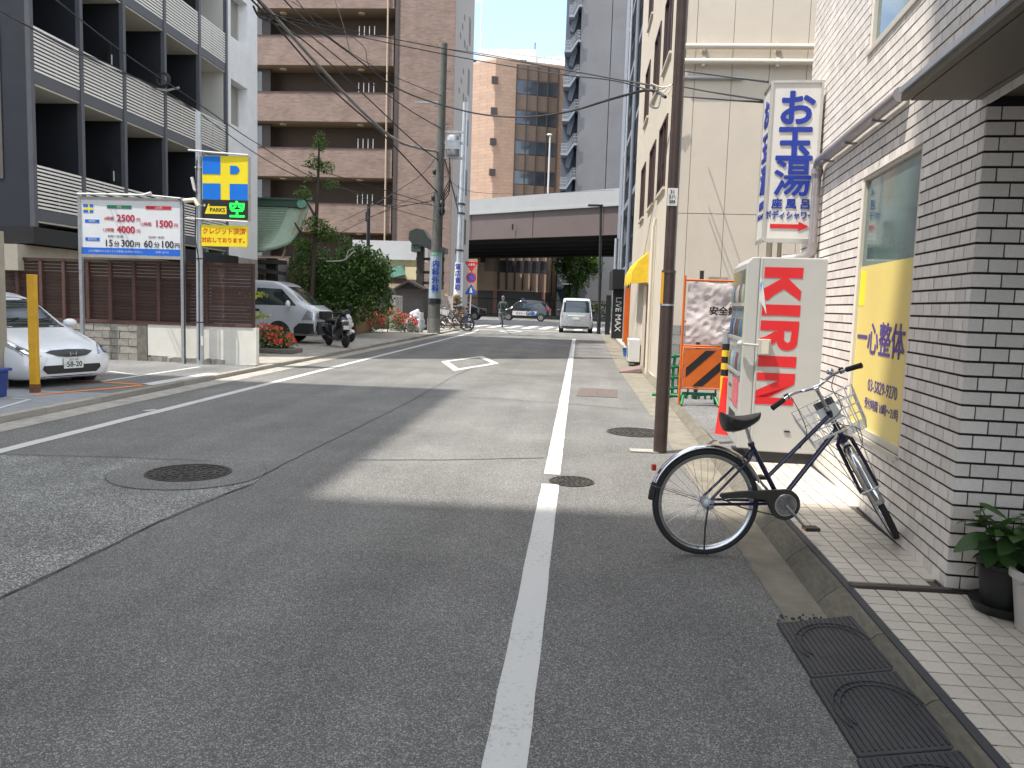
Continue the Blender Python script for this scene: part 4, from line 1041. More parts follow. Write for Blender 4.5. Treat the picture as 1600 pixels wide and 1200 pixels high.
# ================================================================ LEFT: dark apartment block with louvred balconies
M_dk = mat('navy_cladding', (.020,.024,.033), .5, .12, 3, .05, 40)
M_fin = mat('grey_fin', (.085,.088,.10), .5, .08, 4)
M_slat = mat('balcony_slat', (.80,.78,.74), .4, .06, 5)
M_sofb = mat('balcony_soffit', (.55,.53,.47), .7, .05, 4)
M_whb = mat('white_facade', (.78,.79,.80), .7, .06, 2, .08, 30, stain=.12)
M_part = mat('partition', (.013,.015,.020), .55, .1, 4)
AX = -12.0
AB = thing('apartment_building', 'dark apartment block with white louvred balconies behind the parking lot', 'building', (AX, 17.06, 0))
def ab(x): return x-AX
YS = [0, 1.78, 3.62, 5.72, 7.86, 9.80, 12.55]      # bay limits along the facade, from the near corner
flo = [3.05, 6.01, 8.97, 11.93, 14.89]
TOP = 33.5
w = MB(); w.box(-14,-1.35,.06,12.4,2.6,TOP); w.box(-14,-.0,-.05,.06,2.55,TOP); w.box(-14,-.6,.1,12.4,.0,2.6); w.build('wall', M_dk, AB)
MB().box(-1.34,-1.20,7.9,9.75,2.9,TOP).build('bay_wall', M_whb, AB); MB().box(-1.2,-.06,9.70,9.78,2.9,TOP).build('bay_side', mat('beige_side',(.50,.49,.45),.7,.05,3), AB)
wm_ = MB(); wz = [4.45,7.40,10.3,13.2]; pz = 2.9
wm_.box(-1.34,-.01,9.80,10.22,2.9,TOP).box(-1.34,-.01,11.62,12.5,2.9,TOP).box(-1.34,-.4,10.22,11.62,2.9,TOP)
for z0 in wz: wm_.box(-.4,-.01,10.22,11.62,pz,z0); pz = z0+1.5
wm_.box(-.4,-.01,10.22,11.62,pz,TOP); wm_.build('white_wall', M_whb, AB)
MB().box(-.61,-.2,-.3,12.5,1.95,2.52).build('beige_band', mat('beige_render',(.36,.33,.27),.8,.08,3), AB)
MB().box(-1.3,.03,-.08,10.7,2.55,2.92).build('edge_beam', M_black, AB)
MB().box(-.9,-.65,-.066,-.05,3.95,7.4).build('wall_panel', mat('taupe_panel',(.10,.09,.08),.6,.05,3), AB)
for k, z0 in enumerate(flo+[17.85,20.8]):
    MB().box(-1.34,-.005,.06,9.80,z0-.02,z0+.02).build('soffit', M_sofb, AB)
    MB().box(-1.34,.02,.06,9.80,z0+.021,z0+.27).build('slab', M_fin, AB)
for i, y in enumerate(YS[:6]):
    MB().box(-.06,.05,y-.06,y+.06,2.92,TOP).build('fin', M_fin, AB)
    if 0 < i < 6: MB().box(-1.33,-.065,y-.03,y+.03,2.92,22).build('partition', M_part, AB)
me = MB().box(-.012,.012,-.5,.5,-.5,.5).mesh('slat', M_slat)
for k, z0 in enumerate(flo[:4]):
    for i in range(5):
        y0, y1 = YS[i]+.07, YS[i+1]-.07
        rl = MB(); 
        for yy in (y0+.02, (y0+y1)/2, y1-.02): rl.box(-.025,-.006,yy-.02,yy+.02,z0+.26,z0+1.25)
        ro = rl.build('balcony_railing', M_fin, AB)
        for s in range(12): inst('slat', me, ro, (.008,(y0+y1)/2,z0+.31+s*.082), (0,.12,0), (1,y1-y0,.046))
for k, z0 in enumerate(flo[:4]):
    for i in (0,1,2,3):
        y0, y1 = YS[i]+.1, YS[i+1]-.1
        dr_ = MB().box(-1.345,-1.325,y0+.1,y1-.35,z0+.3,z0+2.5).build('balcony_door', M_glass, AB)
        MB().box(-1.35,-1.318,y0+.05,y0+.1,z0+.3,z0+2.55).build('frame', M_fin, dr_)
        if i == 1:
            lamp = MB().box(-.35,-.25,y1-.05,y1+.06,z0+1.3,z0+1.9).build('escape_ladder_box', M_black, AB); MB().box(-.252,-.245,y1-.02,y1+.03,z0+1.4,z0+1.65).build('label_plate', M_wpaint, lamp)
        if (i+k) % 2 == 0: MB().box(-.9,-.35,y0+.15,y0+.6,z0-.06,z0-.021).build('soffit_vent', M_fin, AB)
for z0 in (4.45,7.40,10.3,13.2):
    wn = MB().box(-.398,-.33,10.225,10.30,z0+.002,z0+1.498).box(-.398,-.33,11.54,11.615,z0+.002,z0+1.498).build('window', mat('pale_frame',(.5,.5,.48),.5,.05,4), AB); MB().box(-.37,-.35,10.30,11.54,z0+.01,z0+1.49).build('pane', mat('beige_blind',(.27,.25,.215),.25,.08,2,spec=.7), wn)
# white ground-floor wing below
MB().box(-.3,.0,10.2,12.5,.0,2.9).build('ground_wall', M_conc, AB)

# ================================================================ FENCE AND WALLS on the parking lot's far side
FY = 16.93
M_wood = mat('brown_slat', (.055,.027,.020), .55, .3, 12, .2, 40, rnd=.25, stain=.2)
M_woodp = mat('brown_post', (.095,.046,.036), .6, .2, 8)
FN = thing('slat_fence', 'dark brown slatted fence on top of the low walls behind the parking signs', 'fence', (0, FY, 0))
px = [-14.6,-14.0,-13.45,-12.84,-12.35,-11.80,-11.27,-10.72,-10.20,-9.66,-9.10,-8.52,-8.02]
for x in px: MB().box(x-.035,x+.035,-.02,.06,.86,2.19).build('post', M_woodp, FN)
MB().box(-14.7,-6.98,-.035,.07,.86,.93).build('bottom_rail', M_woodp, FN); MB().box(-14.7,-6.98,-.025,.06,2.19,2.24).build('top_rail', M_wood, FN)
sl = MB().box(-.5,.5,-.010,.010,-.5,.5).mesh('slat', M_wood)
for a, b in zip(px, px[1:]):
    for s in range(17): inst('slat', sl, FN, ((a+b)/2, .035, .975+s*.0735), (radians(12),0,0), (b-a-.07,1,.062))
for s in range(17): inst('slat', sl, FN, ((-7.985-6.99)/2, .0, .975+s*.0735), (0,0,0), (.99,1,.068))
MB().box(-7.02,-6.96,-.02,.08,.86,2.24).build('end_post', M_wood, FN)
BW = thing('block_wall', 'weathered grey concrete block wall under the brown fence', 'wall', (0, FY-.02, .04))
MB().box(-14.7,-9.36,.02,.14,0,.82).build('mortar', M_conc_d, BW)
bm_ = MB().box(-.5,.5,-.5,.5,-.5,.5).mesh('block', mat('old_block',(.34,.32,.28),.95,.25,7,.5,60,rnd=.15,stain=.65,stain_col=(.06,.055,.045),sscale=2.2))
zz = .0
for r_ in range(5):
    h = .165 if r_ % 2 else .160
    x = -14.6+(.2 if r_ % 2 else 0)
    while x < -9.62:
        inst('block', bm_, BW, (x+.2, .06+random.uniform(-.006,.006)-.0, zz+h/2), (0,0,0), (.386,.12,h-.012)); x += .40
    zz += h
MB().box(-9.60,-9.37,-.005,.16,0,.82).build('pier', mat('dark_old_concrete',(.16,.15,.13),.95,.3,7,.5,60,stain=.6), BW)
WW = thing('white_wall', 'low white rendered wall at the street end of the brown fence', 'wall', (0, FY-.02, .04))
M_wwall = mat('white_render', (.66,.64,.58), .75, .05, 3, .12, 40, stain=.3, stain_col=(.42,.39,.33), sscale=1.2)
MB().prism([(-9.35,.0,.14),(-7.6,.0,.10),(-7.6,.0,-.0),(-6.90,.0,-.02),(-6.90,.0,.82),(-9.35,.0,.82)], (0,.16,0)).build('render', M_wwall, WW)
fo = MB()
for i in range(16):
    x = -9.3+i*.11; fo.cbox((x, .02, .05), .10, .10, random.uniform(.08,.15), random.random())
fo.build('rubble_footing', M_conc, WW)
MB().box(-6.9,-6.72,-.5,-.3,-.05,.06).build('loose_block', M_conc, WW)

# ================================================================ PARKING SIGNS
M_paleb = mat('board_white', (.66,.67,.68), .4, .04, 3)
M_darkblue = mat('board_blue', (.02,.13,.55), .45, .04, 3)
PB = thing('price_board', 'white parking price board on two grey posts', 'sign', (-10.66, 16.62, .05))
for x in (0,2.27):
    MB().box(x-.035,x+.035,-.035,.035,-.04,3.52).build('post', M_steel, PB)
bd = MB().box(.035,2.235,-.02,.02,2.28,3.44).build('board', M_paleb, PB)
MB().box(-.0,2.27,-.03,.03,3.44,3.50).build('top_rail', M_alu, PB); MB().box(.035,2.235,-.03,.03,2.22,2.28).build('bottom_rail', M_alu, PB)
MB().tube([(-.02,-.05,3.55),(1.45,-.06,3.55)], .022, 8).tube([(1.45,-.06,3.55),(1.62,-.06,3.60)], .03, 8).tube([(1.6,-.06,3.55),(2.25,-.05,3.50)], .015, 8).build('lamp_tube', M_wpaint, PB, smooth=50)
MB().tube([(2.2,-.03,3.48),(2.31,-.04,3.45),(2.32,-.05,3.2),(2.32,-.05,0)], .014, 6).build('cable', M_black, PB)
MB().box(.04,2.23,-.025,-.0205,2.285,2.43).build('blue_band', M_darkblue, bd)
yv = -.0255
MB().box(.62,1.16,-.025,-.0205,3.26,3.33).build('green_band', mat('board_green',(.02,.16,.08),.5,.05,4), bd)
MB().box(1.48,2.04,-.025,-.0205,3.26,3.33).build('red_band', mat('board_red',(.5,.02,.03),.5,.05,4), bd)
for zz in (2.95,2.57): MB().box(.12,.44,-.025,-.0205,zz,zz+.07).build('blue_label', M_darkblue, bd)
text('lettering','時間貸',.05,M_wpaint,bd,(.28,yv,2.985),R3,U3,.0004); text('lettering','最大料金',.05,M_wpaint,bd,(.28,yv,2.605),R3,U3,.0004)
text('lettering','平日',.055,M_wpaint,bd,(.89,yv,3.295),R3,U3,.0004); text('lettering','土日祝',.055,M_wpaint,bd,(1.76,yv,3.295),R3,U3,.0004)
M_crim = mat('price_red', (.45,.02,.05), .5, .05, 4)
for s, sz, x, zz, m, b in (('2500',.20,1.03,3.055,M_crim,.006),('6時間',.085,.66,3.045,M_crim,.001),('円',.09,1.31,3.03,M_crim,.001),('4000',.20,1.03,2.815,M_crim,.006),('12時間',.085,.64,2.805,M_crim,.001),('円',.09,1.31,2.79,M_crim,.001),
   ('1500',.20,1.87,2.955,M_crim,.006),('12時間',.085,1.47,2.945,M_crim,.001),('円',.09,2.14,2.93,M_crim,.001),
   ('15',.20,.64,2.525,M_black,.003),('分',.13,.82,2.51,M_black,.002),('300',.20,1.06,2.525,M_black,.003),('円',.12,1.28,2.505,M_black,.002),
   ('60',.20,1.52,2.525,M_black,.003),('分',.13,1.71,2.51,M_black,.002),('100',.20,1.94,2.525,M_black,.003),('円',.12,2.16,2.505,M_black,.002),
   ('8:00〜20:00',.07,.80,2.675,M_black,0),('20:00〜8:00',.07,1.70,2.675,M_black,0)):
    text('lettering', s, sz, m, bd, (x,yv,zz), R3, U3, .0006, b)
text('lettering','入口で発券のうえ空いている車室にお停めください。',.052,M_wpaint,bd,(.80,yv,2.355),R3,U3,.0004); text('lettering','お問い合わせ',.05,M_wpaint,bd,(1.83,yv,2.36),R3,U3,.0004)
MB().box(.09,.20,-.025,-.0205,3.27,3.34).box(.23,.31,-.025,-.0205,3.27,3.34).box(.09,.20,-.025,-.0205,3.16,3.22).box(.23,.31,-.025,-.0205,3.16,3.22).build('blue_emblem', M_darkblue, bd)
MB().box(.20,.23,-.025,-.0205,3.16,3.34).box(.23,.31,-.0250,-.0205,3.22,3.27).box(.09,.20,-.025,-.0205,3.22,3.27).build('yellow_emblem', M_yel, bd)

PS = thing('parking_sign', 'blue and yellow parking sign with a yellow notice, hung from a steel pole', 'sign', (-8.02, 16.62, .04))
MB().tube([(0,0,0),(0,0,5.3)], [.075,.06], 16).build('pole', M_steel, PS, smooth=50)
MB().tube([(.02,-.09,.1),(.03,-.09,2.2),(-.05,-.09,2.7),(-.0,-.085,4.3)], .012, 6).build('cable', M_black, PS)
pn = MB().box(.10,1.10,-.064,.07,3.08,4.40).build('panel', M_alu, PS); MB().box(.108,1.092,-.070,-.0645,3.085,4.395).build('yellow_front', M_yel, pn)
M_pb = mat('flag_blue', (.004,.16,.62), .45, .04, 3)
Z0, Z1 = 3.50, 4.40
MB().box(.115,.50,-.076,-.0705,4.02,4.39).box(.115,.50,-.076,-.0705,Z0,3.83).box(.70,1.09,-.076,-.0705,Z0,3.83).build('blue_field', M_pb, pn)
# counter of the letter P
pts = [(.71,4.03),(.82,4.03)]+[(.82+.09*sin(a*pi/8),4.115-.085*cos(a*pi/8)) for a in range(9)]+[(.71,4.20)]
MB().prism([(x,-.0705,zz) for x, zz in pts], (0,-.0055,0)).build('letter_counter', M_pb, pn)
bb_ = MB().box(.105,1.095,-.076,-.0705,3.09,3.495).build('black_field', M_black, pn)
MB().prism([(.155,-.077,3.20),(.63,-.077,3.20),(.63,-.077,3.36),(.25,-.077,3.36),(.27,-.077,3.40),(.24,-.077,3.41)], (0,-.002,0)).build('yellow_field', M_yel, bb_)
text('lettering','PARKS',.115,M_black,bb_,(.435,-.0800,3.28),R3,U3,.0005,.003); text('lettering','+',.12,M_wpaint,bb_,(.15,-.0775,3.37),R3,U3,.0005,.003)
M_led = mat('led_green', (.01,.75,.06), .5, .05, 4, emit=.7)
text('lettering','空',.36,M_led,bb_,(.86,-.0775,3.275),R3,U3,.001,.010)
nt_ = MB().box(.07,1.06,-.06,.02,2.53,2.97).build('notice', M_yel, PS)
M_nred = mat('notice_red',(.62,.04,.02),.5,.05,4)
text('lettering','クレジット決済',.135,M_nred,nt_,(.565,-.0615,2.84),R3,U3,.0006,.003); text('lettering','対応しております。',.112,M_nred,nt_,(.58,-.0615,2.655),R3,U3,.0006,.003)
MB().tube([(-.18,-.1,4.50),(.35,-.1,4.46),(1.1,-.08,4.42)], .018, 8).build('top_arm', M_wpaint, PS); MB().tube([(-.25,-.08,3.1),(1.1,-.09,3.05)], .016, 8).build('lower_arm', M_wpaint, PS)
MB().tube([(-.28,-.1,3.45),(-.05,-.1,3.48),(.03,-.1,3.35)], .05, 8).build('spot_lamp', mat('lamp_cream',(.6,.56,.42),.5,.1,5), PS, smooth=50)
MB().tube([(-.13,-.05,3.95),(-.07,-.05,3.7),(-.02,-.05,3.65)], .035, 8).build('bird_deterrent', M_alu, PS)
for zz in (.9,2.25,3.35,4.15): MB().tube([(0,0,zz),(0,0,zz+.025)], .079, 16).build('band', M_dsteel if zz < 3 else M_wpaint, PS)
MB().box(.06,.10,-.1,-.06,.42,.62).build('yellow_tag', M_wpaint, PS)

# yellow post, beige duct, blue bin
q = G(55,613,.05); yp = thing('bollard', 'square orange-yellow post in front of the white car', 'bollard', (q.x, q.y, .04), .25)
MB().box(-.055,.055,-.055,.055,.13,1.72).build('post', mat('post_yellow',(.62,.33,.01),.5,.15,6,.1,40,stain=.3,stain_col=(.35,.2,.03)), yp, bevel=.008); MB().box(-.057,.057,-.057,.057,0,.13).build('rusty_foot', mat('rust',(.16,.06,.02),.8,.4,20), yp)
bd_ = thing('duct', 'beige vertical duct at the left edge of the parking lot', 'duct', (-8.62, 11.35, .04)); MB().box(-.09,.09,-.09,.09,0,2.35).build('casing', mat('beige_duct',(.30,.27,.21),.6,.12,5,stain=.3), bd_, bevel=.01); MB().tube([(0,-.1,0),(0,-.1,2.3)], .02, 6).build('cable', M_dsteel, bd_)
bb2 = thing('storage_bin', 'deep blue plastic bin on the pavement at the left edge', 'bin', (-8.12, 10.28, .05), .05)
MB().prism([(-.28,-.22,0),(.26,-.22,0),(.30,-.22,.36),(-.32,-.22,.36)], (0,.44,0)).build('body', mat('bin_blue',(.012,.045,.22),.4,.1,5), bb2, bevel=.015)
MB().box(-.35,.33,-.25,.25,.36,.40).build('rim', mat('bin_blue_rim',(.014,.055,.26),.4,.1,5), bb2, bevel=.01)

# ================================================================ VEHICLES
def car_body(st, k=4, rk=3):
    """st rows: x, zb, ws, zm, wm, zbelt, wb, zr, wr -> BVH + verts/faces of a smooth lofted shell"""
    rows = []
    for (x, zb, ws, zm, wm, zbt, wb, zr, wr) in st:
        half = [(0,zb),(ws*.82,zb),(ws,zb+.05),(wm,zm),(wb,zbt),(wb*.35+wr*.65,zbt*.4+zr*.6),(wr,zr-.045),(wr*.72,zr-.006),(0,zr)]
        rows.append([Vector((x,y,z)) for y, z in half])
    cols = [catmull([r[i] for r in rows], k) for i in range(9)]
    n = len(cols[0]); V = []; m = None
    for i in range(n):
        ring = catmull([cols[j][i] for j in range(9)], rk)
        left = [(p.x, max(0,p.y), p.z) for p in ring]; full = left+[(x,-y,z) for x, y, z in left[-2:0:-1]]
        m = len(full); V += full
    F = [(i*m+j, i*m+(j+1) % m, (i+1)*m+(j+1) % m, (i+1)*m+j) for i in range(n-1) for j in range(m)]
    F += [tuple(range(m)), tuple((n-1)*m+j for j in range(m-1,-1,-1))]
    return V, F
class Car:
    def __init__(s, name, label, loc, rz, st, paint, sc=1, cat='car'):
        s.t = thing(name, label, cat, loc, rz); s.t.scale = (sc,sc,sc)
        s.V, s.F = car_body(st); mb = MB().add(s.V, s.F); s.body = mb.build('body', paint, s.t, smooth=50)
        s.bvh = BVHTree.FromPolygons([Vector(v) for v in s.V], s.F)
    def patch(s, name, m, poly, view, off=.006, parent=None, res=.06):
        """project a 2D polygon on the shell. view: 'F' (y,z) from the front, 'B' from behind, 'L'/'R' (x,z) from the sides"""
        us = [p[0] for p in poly]; vs = [p[1] for p in poly]; bm = bmesh.new()
        c = [bm.verts.new((u, v, 0)) for u, v in poly]; bm.faces.new(c)
        ext = max(max(us)-min(us), max(vs)-min(vs))
        nn = max(2, int(ext/res))
        for ax, lo, hi in ((0,min(us),max(us)),(1,min(vs),max(vs))):
            kk = max(1, int((hi-lo)/res))
            for i in range(1, kk):
                p = Vector((0,0,0)); p[ax] = lo+(hi-lo)*i/kk; nv = Vector((0,0,0)); nv[ax] = 1
                bmesh.ops.bisect_plane(bm, geom=bm.verts[:]+bm.edges[:]+bm.faces[:], plane_co=p, plane_no=nv)
        for v in bm.verts:
            a, b = v.co.x, v.co.y
            o, d = {'F': (Vector((6,a,b)), Vector((-1,0,0))), 'B': (Vector((-6,a,b)), Vector((1,0,0))), 'L': (Vector((a,4,b)), Vector((0,-1,0))), 'R': (Vector((a,-4,b)), Vector((0,1,0)))}[view]
            h, nrm, idx, dist = s.bvh.ray_cast(o, d)
            if h is None: h, nrm, idx, dist = s.bvh.find_nearest(o+d*4)
            v.co = h-d*off
        bmesh.ops.recalc_face_normals(bm, faces=bm.faces)
        me = bpy.data.meshes.new(name); bm.to_mesh(me); bm.free(); me.materials.append(m); me.shade_smooth()
        ob = bpy.data.objects.new(name, me); COL.objects.link(ob); ob.parent = parent or s.t; return ob
    def wheels(s, xs, y, r, sides=(-1,1), arch=True, rim=None):
        for x in xs:
            for sd_ in sides:
                if arch: s.patch('wheel_arch', M_black, [(x+(r+.055)*cos(a),max(.16,r+(r+.055)*sin(a))) for a in [2*pi*i/24 for i in range(24)]], 'L' if sd_ > 0 else 'R', .004, res=.1)
                wo = MB().lathe([(r*.6,-.10),(r*.93,-.10),(r,-.07),(r,.07),(r*.93,.10),(r*.62,.10),(r*.6,.07)], 28, (x, sd_*(y-.075), r), 'Y').build('wheel', M_rubber, s.t, smooth=50)
                yy = sd_*(y-.075+.085); mb = MB().lathe([(r*.62,0),(r*.60,.012),(r*.1,.012)], 24, (x, yy-.006, r), 'Y')
                ri = mb.build('rim', rim or M_alu, wo, smooth=50)
                for i in range(7):
                    a = 2*pi*i/7; MB().cbox((0,0,0),.02,.012,.02).v
                    sp = MB().prism([(x+r*.16*cos(a-.25),yy+sd_*.010,r+r*.16*sin(a-.25)),(x+r*.52*cos(a-.10),yy+sd_*.010,r+r*.52*sin(a-.10)),(x+r*.52*cos(a+.28),yy+sd_*.010,r+r*.52*sin(a+.28)),(x+r*.16*cos(a+.35),yy+sd_*.010,r+r*.16*sin(a+.35))],(0,sd_*.004,0))
                    sp.build('rim_hole', M_black, ri)
M_carw = mat('white_car_paint', (.68,.70,.72), .22, .03, 3, coat=.7)
M_cars = mat('silver_car_paint', (.50,.525,.56), .3, .04, 3, metal=.2, coat=.6)
M_carsv = mat('pale_silver_paint', (.50,.53,.55), .28, .04, 3, metal=.3, coat=.6)
M_carb = mat('black_car_paint', (.010,.010,.012), .15, .1, 3, coat=.8)
M_carglass = mat('car_glass', (.020,.030,.030), .04, .2, 1, spec=.9)
M_lampg = mat('headlamp_glass', (.40,.42,.45), .08, .35, 18, metal=.5, coat=.8)
M_tail = mat('tail_lamp', (.40,.008,.012), .15, .2, 14, coat=.6)
M_plate = mat('number_plate', (.70,.70,.67), .5, .03, 4)
M_plgreen = mat('plate_green', (.01,.06,.04), .5, .05, 4)
# white hatchback
st = [(1.915,.24,.40,.36,.50,.50,.48,.545,.40),(1.87,.20,.60,.36,.68,.52,.64,.585,.52),(1.76,.18,.70,.38,.76,.57,.73,.655,.58),(1.55,.17,.76,.42,.81,.66,.78,.76,.64),(1.25,.17,.79,.46,.835,.74,.80,.865,.68),(.98,.17,.80,.5,.84,.80,.80,.955,.68),(.80,.17,.80,.5,.84,.84,.80,1.02,.66),(.35,.17,.80,.5,.84,.88,.79,1.31,.60),(.0,.17,.80,.5,.84,.90,.79,1.45,.57),(-.45,.17,.80,.5,.84,.92,.79,1.51,.57),(-1.1,.18,.80,.52,.84,.95,.78,1.49,.55),(-1.6,.22,.79,.55,.82,.97,.76,1.40,.52),(-1.82,.28,.74,.58,.78,.98,.72,1.25,.48),(-1.90,.34,.62,.60,.70,.9,.62,1.02,.45)]
th = radians(-20); 
c_ = Vector((-8.85,11.95,0))-Vector((cos(th)*1.14-sin(th)*-.76, sin(th)*1.14+cos(th)*-.76, 0))
FIT = Car('white_hatchback', 'white hatchback parked in the lot behind the yellow post', (c_.x+.0, c_.y-.42, -.01), th, st, M_carw)
FIT.wheels((1.14,-1.2), .84, .29)
FIT.patch('windscreen', M_carglass, [(-.60,.97),(.60,.97),(.53,1.37),(.30,1.42),(-.30,1.42),(-.53,1.37)], 'F', .004)
for sd_, v in ((-1,'R'),(1,'L')):
    FIT.patch('side_window', M_carglass, [(.72,.98),(.25,1.29),(-.10,1.42),(-.30,1.43),(-.30,.98)], v, .004)
    FIT.patch('side_window', M_carglass, [(-.38,.98),(-.38,1.43),(-1.0,1.42),(-1.35,1.32),(-1.45,1.02)], v, .004)
    FIT.patch('door_seam', M_black, [(.62,.30),(.635,.30),(.70,.90),(.685,.90)], v, .002)
    mi = MB().ellip((.62,sd_*.93,1.0),.10,.12,.075).build('wing_mirror', M_carw, FIT.t, smooth=60)
for s_ in (-1,1):
    FIT.patch('headlight', M_lampg, [(s_*.47,.555),(s_*.60,.53),(s_*.72,.55),(s_*.785,.68),(s_*.77,.745),(s_*.69,.715),(s_*.58,.64)], 'F', .010, res=.03)
    FIT.patch('lamp_bezel', M_dsteel, [(s_*.60,.555),(s_*.70,.575),(s_*.745,.66),(s_*.70,.69),(s_*.62,.62)], 'F', .014, res=.03)
    FIT.patch('lamp_reflector', M_chrome, [(s_*.63,.575),(s_*.69,.59),(s_*.71,.64),(s_*.66,.645)], 'F', .018, res=.03)
FIT.patch('grille', M_black, [(-.40,.60),(-.25,.545),(-.1,.525),(.1,.525),(.25,.545),(.40,.60),(.30,.625),(0,.635),(-.30,.625)], 'F', .014, res=.03)
FIT.patch('lower_intake', M_black, [(-.48,.40),(-.50,.345),(-.42,.27),(.42,.27),(.50,.345),(.48,.40)], 'F', .004)
FIT.patch('chin_spoiler', M_black, [(-.6,.20),(.6,.20),(.62,.235),(-.62,.235)], 'F', .004)
FIT.patch('grille_bar', M_chrome, [(-.41,.606),(-.30,.629),(0,.640),(.30,.629),(.41,.606),(.41,.614),(.30,.638),(0,.650),(-.30,.638),(-.41,.614)], 'F', .018, res=.03)
em = MB().tube([(1.935,-.055,.60),(1.935,-.045,.545)], .008, 6).tube([(1.935,.055,.60),(1.935,.045,.545)], .008, 6).tube([(1.935,-.04,.57),(1.935,.04,.57)], .007, 6).build('emblem', M_chrome, FIT.t)
npl = MB().box(1.93,1.945,-.165,.165,.345,.51).build('licence_plate', M_plate, FIT.t)
text('lettering','58-20',.115,M_plgreen,npl,(1.9465,.012,.405),(0,1,0),(0,0,1),.0005,.003); text('lettering','品川 500',.042,M_plgreen,npl,(1.9465,0,.48),(0,1,0),(0,0,1),.0005); text('lettering','さ',.05,M_plgreen,npl,(1.9465,-.142,.40),(0,1,0),(0,0,1),.0005)
FIT.patch('wiper_cowl', M_black, [(-.62,.945),(.62,.945),(.60,.972),(-.60,.972)], 'F', .006)
MB().tube([(.83,-.5,1.05),(.72,-.05,1.09)], .01, 6).build('wiper', M_black, FIT.t); MB().tube([(.83,.1,1.05),(.72,.5,1.09)], .01, 6).build('wiper', M_black, FIT.t)

# silver delivery van
st = [(2.30,.30,.55,.55,.70,.95,.66,1.02,.50),(2.26,.28,.72,.55,.80,1.0,.74,1.10,.58),(2.10,.26,.80,.6,.84,1.05,.80,1.20,.66),(1.75,.26,.82,.6,.845,1.1,.82,1.42,.68),(1.35,.26,.82,.6,.845,1.15,.82,1.74,.68),(.98,.26,.82,.6,.845,1.2,.82,1.93,.68),(.4,.26,.82,.6,.845,1.25,.82,1.985,.70),(-1,.26,.82,.6,.845,1.25,.82,1.99,.70),(-2.2,.28,.80,.6,.83,1.25,.80,1.96,.68),(-2.38,.34,.70,.6,.76,1.2,.72,1.80,.6)]
VAN = Car('silver_van', 'silver delivery van parked facing the street behind the brown fence', (-10.62,26.2,.05), radians(-2), st, M_cars, 1.02, 'van')
VAN.wheels((1.05,-1.4), .845, .33)
VAN.patch('windscreen', M_carglass, [(-.72,1.23),(.72,1.23),(.64,1.80),(-.64,1.80)], 'F', .004)
for v in 'RL':
    VAN.patch('side_window', M_carglass, [(1.62,1.20),(1.10,1.72),(.30,1.74),(.24,1.20)], v, .004); VAN.patch('side_window', M_carglass, [(.12,1.22),(.12,1.74),(-1.2,1.74),(-1.2,1.22)], v, .004)
    VAN.patch('door_seam', M_black, [(.17,.4),(.185,.4),(.185,1.85),(.17,1.85)], v, .003); VAN.patch('door_handle', M_black, [(.25,1.0),(.42,1.0),(.42,1.07),(.25,1.07)], v, .02); VAN.patch('door_handle', M_black, [(.0,1.0),(.12,1.0),(.12,1.07),(.0,1.07)], v, .02)
for s_ in (-1,1): VAN.patch('headlight', M_lampg, [(s_*.40,.76),(s_*.74,.76),(s_*.80,1.0),(s_*.62,.98),(s_*.42,.88)], 'F', .006)
VAN.patch('bumper', M_black, [(-.78,.30),(.78,.30),(.82,.72),(-.82,.72)], 'F', .008)
VAN.patch('grille', M_dsteel, [(-.38,.76),(.38,.76),(.40,.92),(-.40,.92)], 'F', .005); MB().tube([(2.33,-.38,.84),(2.35,.0,.84),(2.33,.38,.84)], .015, 6).build('grille_bar', M_chrome, VAN.t); MB().cbox((2.345,0,.86),.02,.14,.09).build('emblem', M_chrome, VAN.t)
for v, s_ in (('R',-1),('L',1)): VAN.patch('sill', M_black, [(.6,.3),(.6,.46),(-.9,.46),(-.9,.3)], v, .003); VAN.patch('lower_corner', M_black, [(1.55,.28),(2.2,.28),(2.2,.66),(1.72,.66),(1.55,.5)], v, .004); VAN.patch('headlight', M_lampg, [(1.80,.76),(2.22,.76),(2.20,1.0),(1.98,1.06)], v, .006); MB().ellip((1.42,s_*1.0,1.25),.07,.12,.12).build('wing_mirror', M_carw, VAN.t, smooth=60)
np2 = MB().box(2.325,2.335,-.165,.165,.42,.58).build('licence_plate', M_plate, VAN.t)

# pale minivan seen from behind
st = [(1.75,.25,.62,.5,.70,.85,.66,.92,.5),(1.6,.22,.76,.5,.82,.95,.76,1.05,.6),(1.1,.2,.80,.5,.845,1.0,.80,1.2,.64),(.5,.2,.80,.5,.845,1.02,.80,1.72,.66),(-.4,.2,.80,.5,.845,1.05,.80,1.80,.68),(-1.4,.2,.80,.55,.845,1.05,.80,1.79,.68),(-1.68,.24,.79,.55,.83,1.02,.785,1.72,.66),(-1.76,.30,.76,.55,.80,.98,.76,1.45,.64),(-1.79,.36,.70,.55,.74,.95,.70,1.1,.6)]
WG = Car('minivan', 'pale silver minivan seen from behind at the crossing', (.03,48.0,.0), pi/2, st, M_carsv, 1.11)
WG.wheels((1.15,-1.2), .845, .31, arch=False)
WG.patch('rear_window', M_carglass, [(-.74,1.06),(.74,1.06),(.70,1.66),(-.70,1.66)], 'B', .006, res=.1)
WG.patch('roof_spoiler', M_carw, [(-.66,1.68),(.66,1.68),(.60,1.77),(-.60,1.77)], 'B', .02, res=.1)
for s_ in (-1,1): WG.patch('tail_light', M_tail, [(s_*.69,.80),(s_*.83,.80),(s_*.83,1.06),(s_*.76,1.06)], 'B', .008, res=.1); WG.patch('side_window', M_carglass, [(.9,1.1),(.5,1.62),(-1.5,1.64),(-1.55,1.1)], 'R' if s_ < 0 else 'L', .005, res=.15)
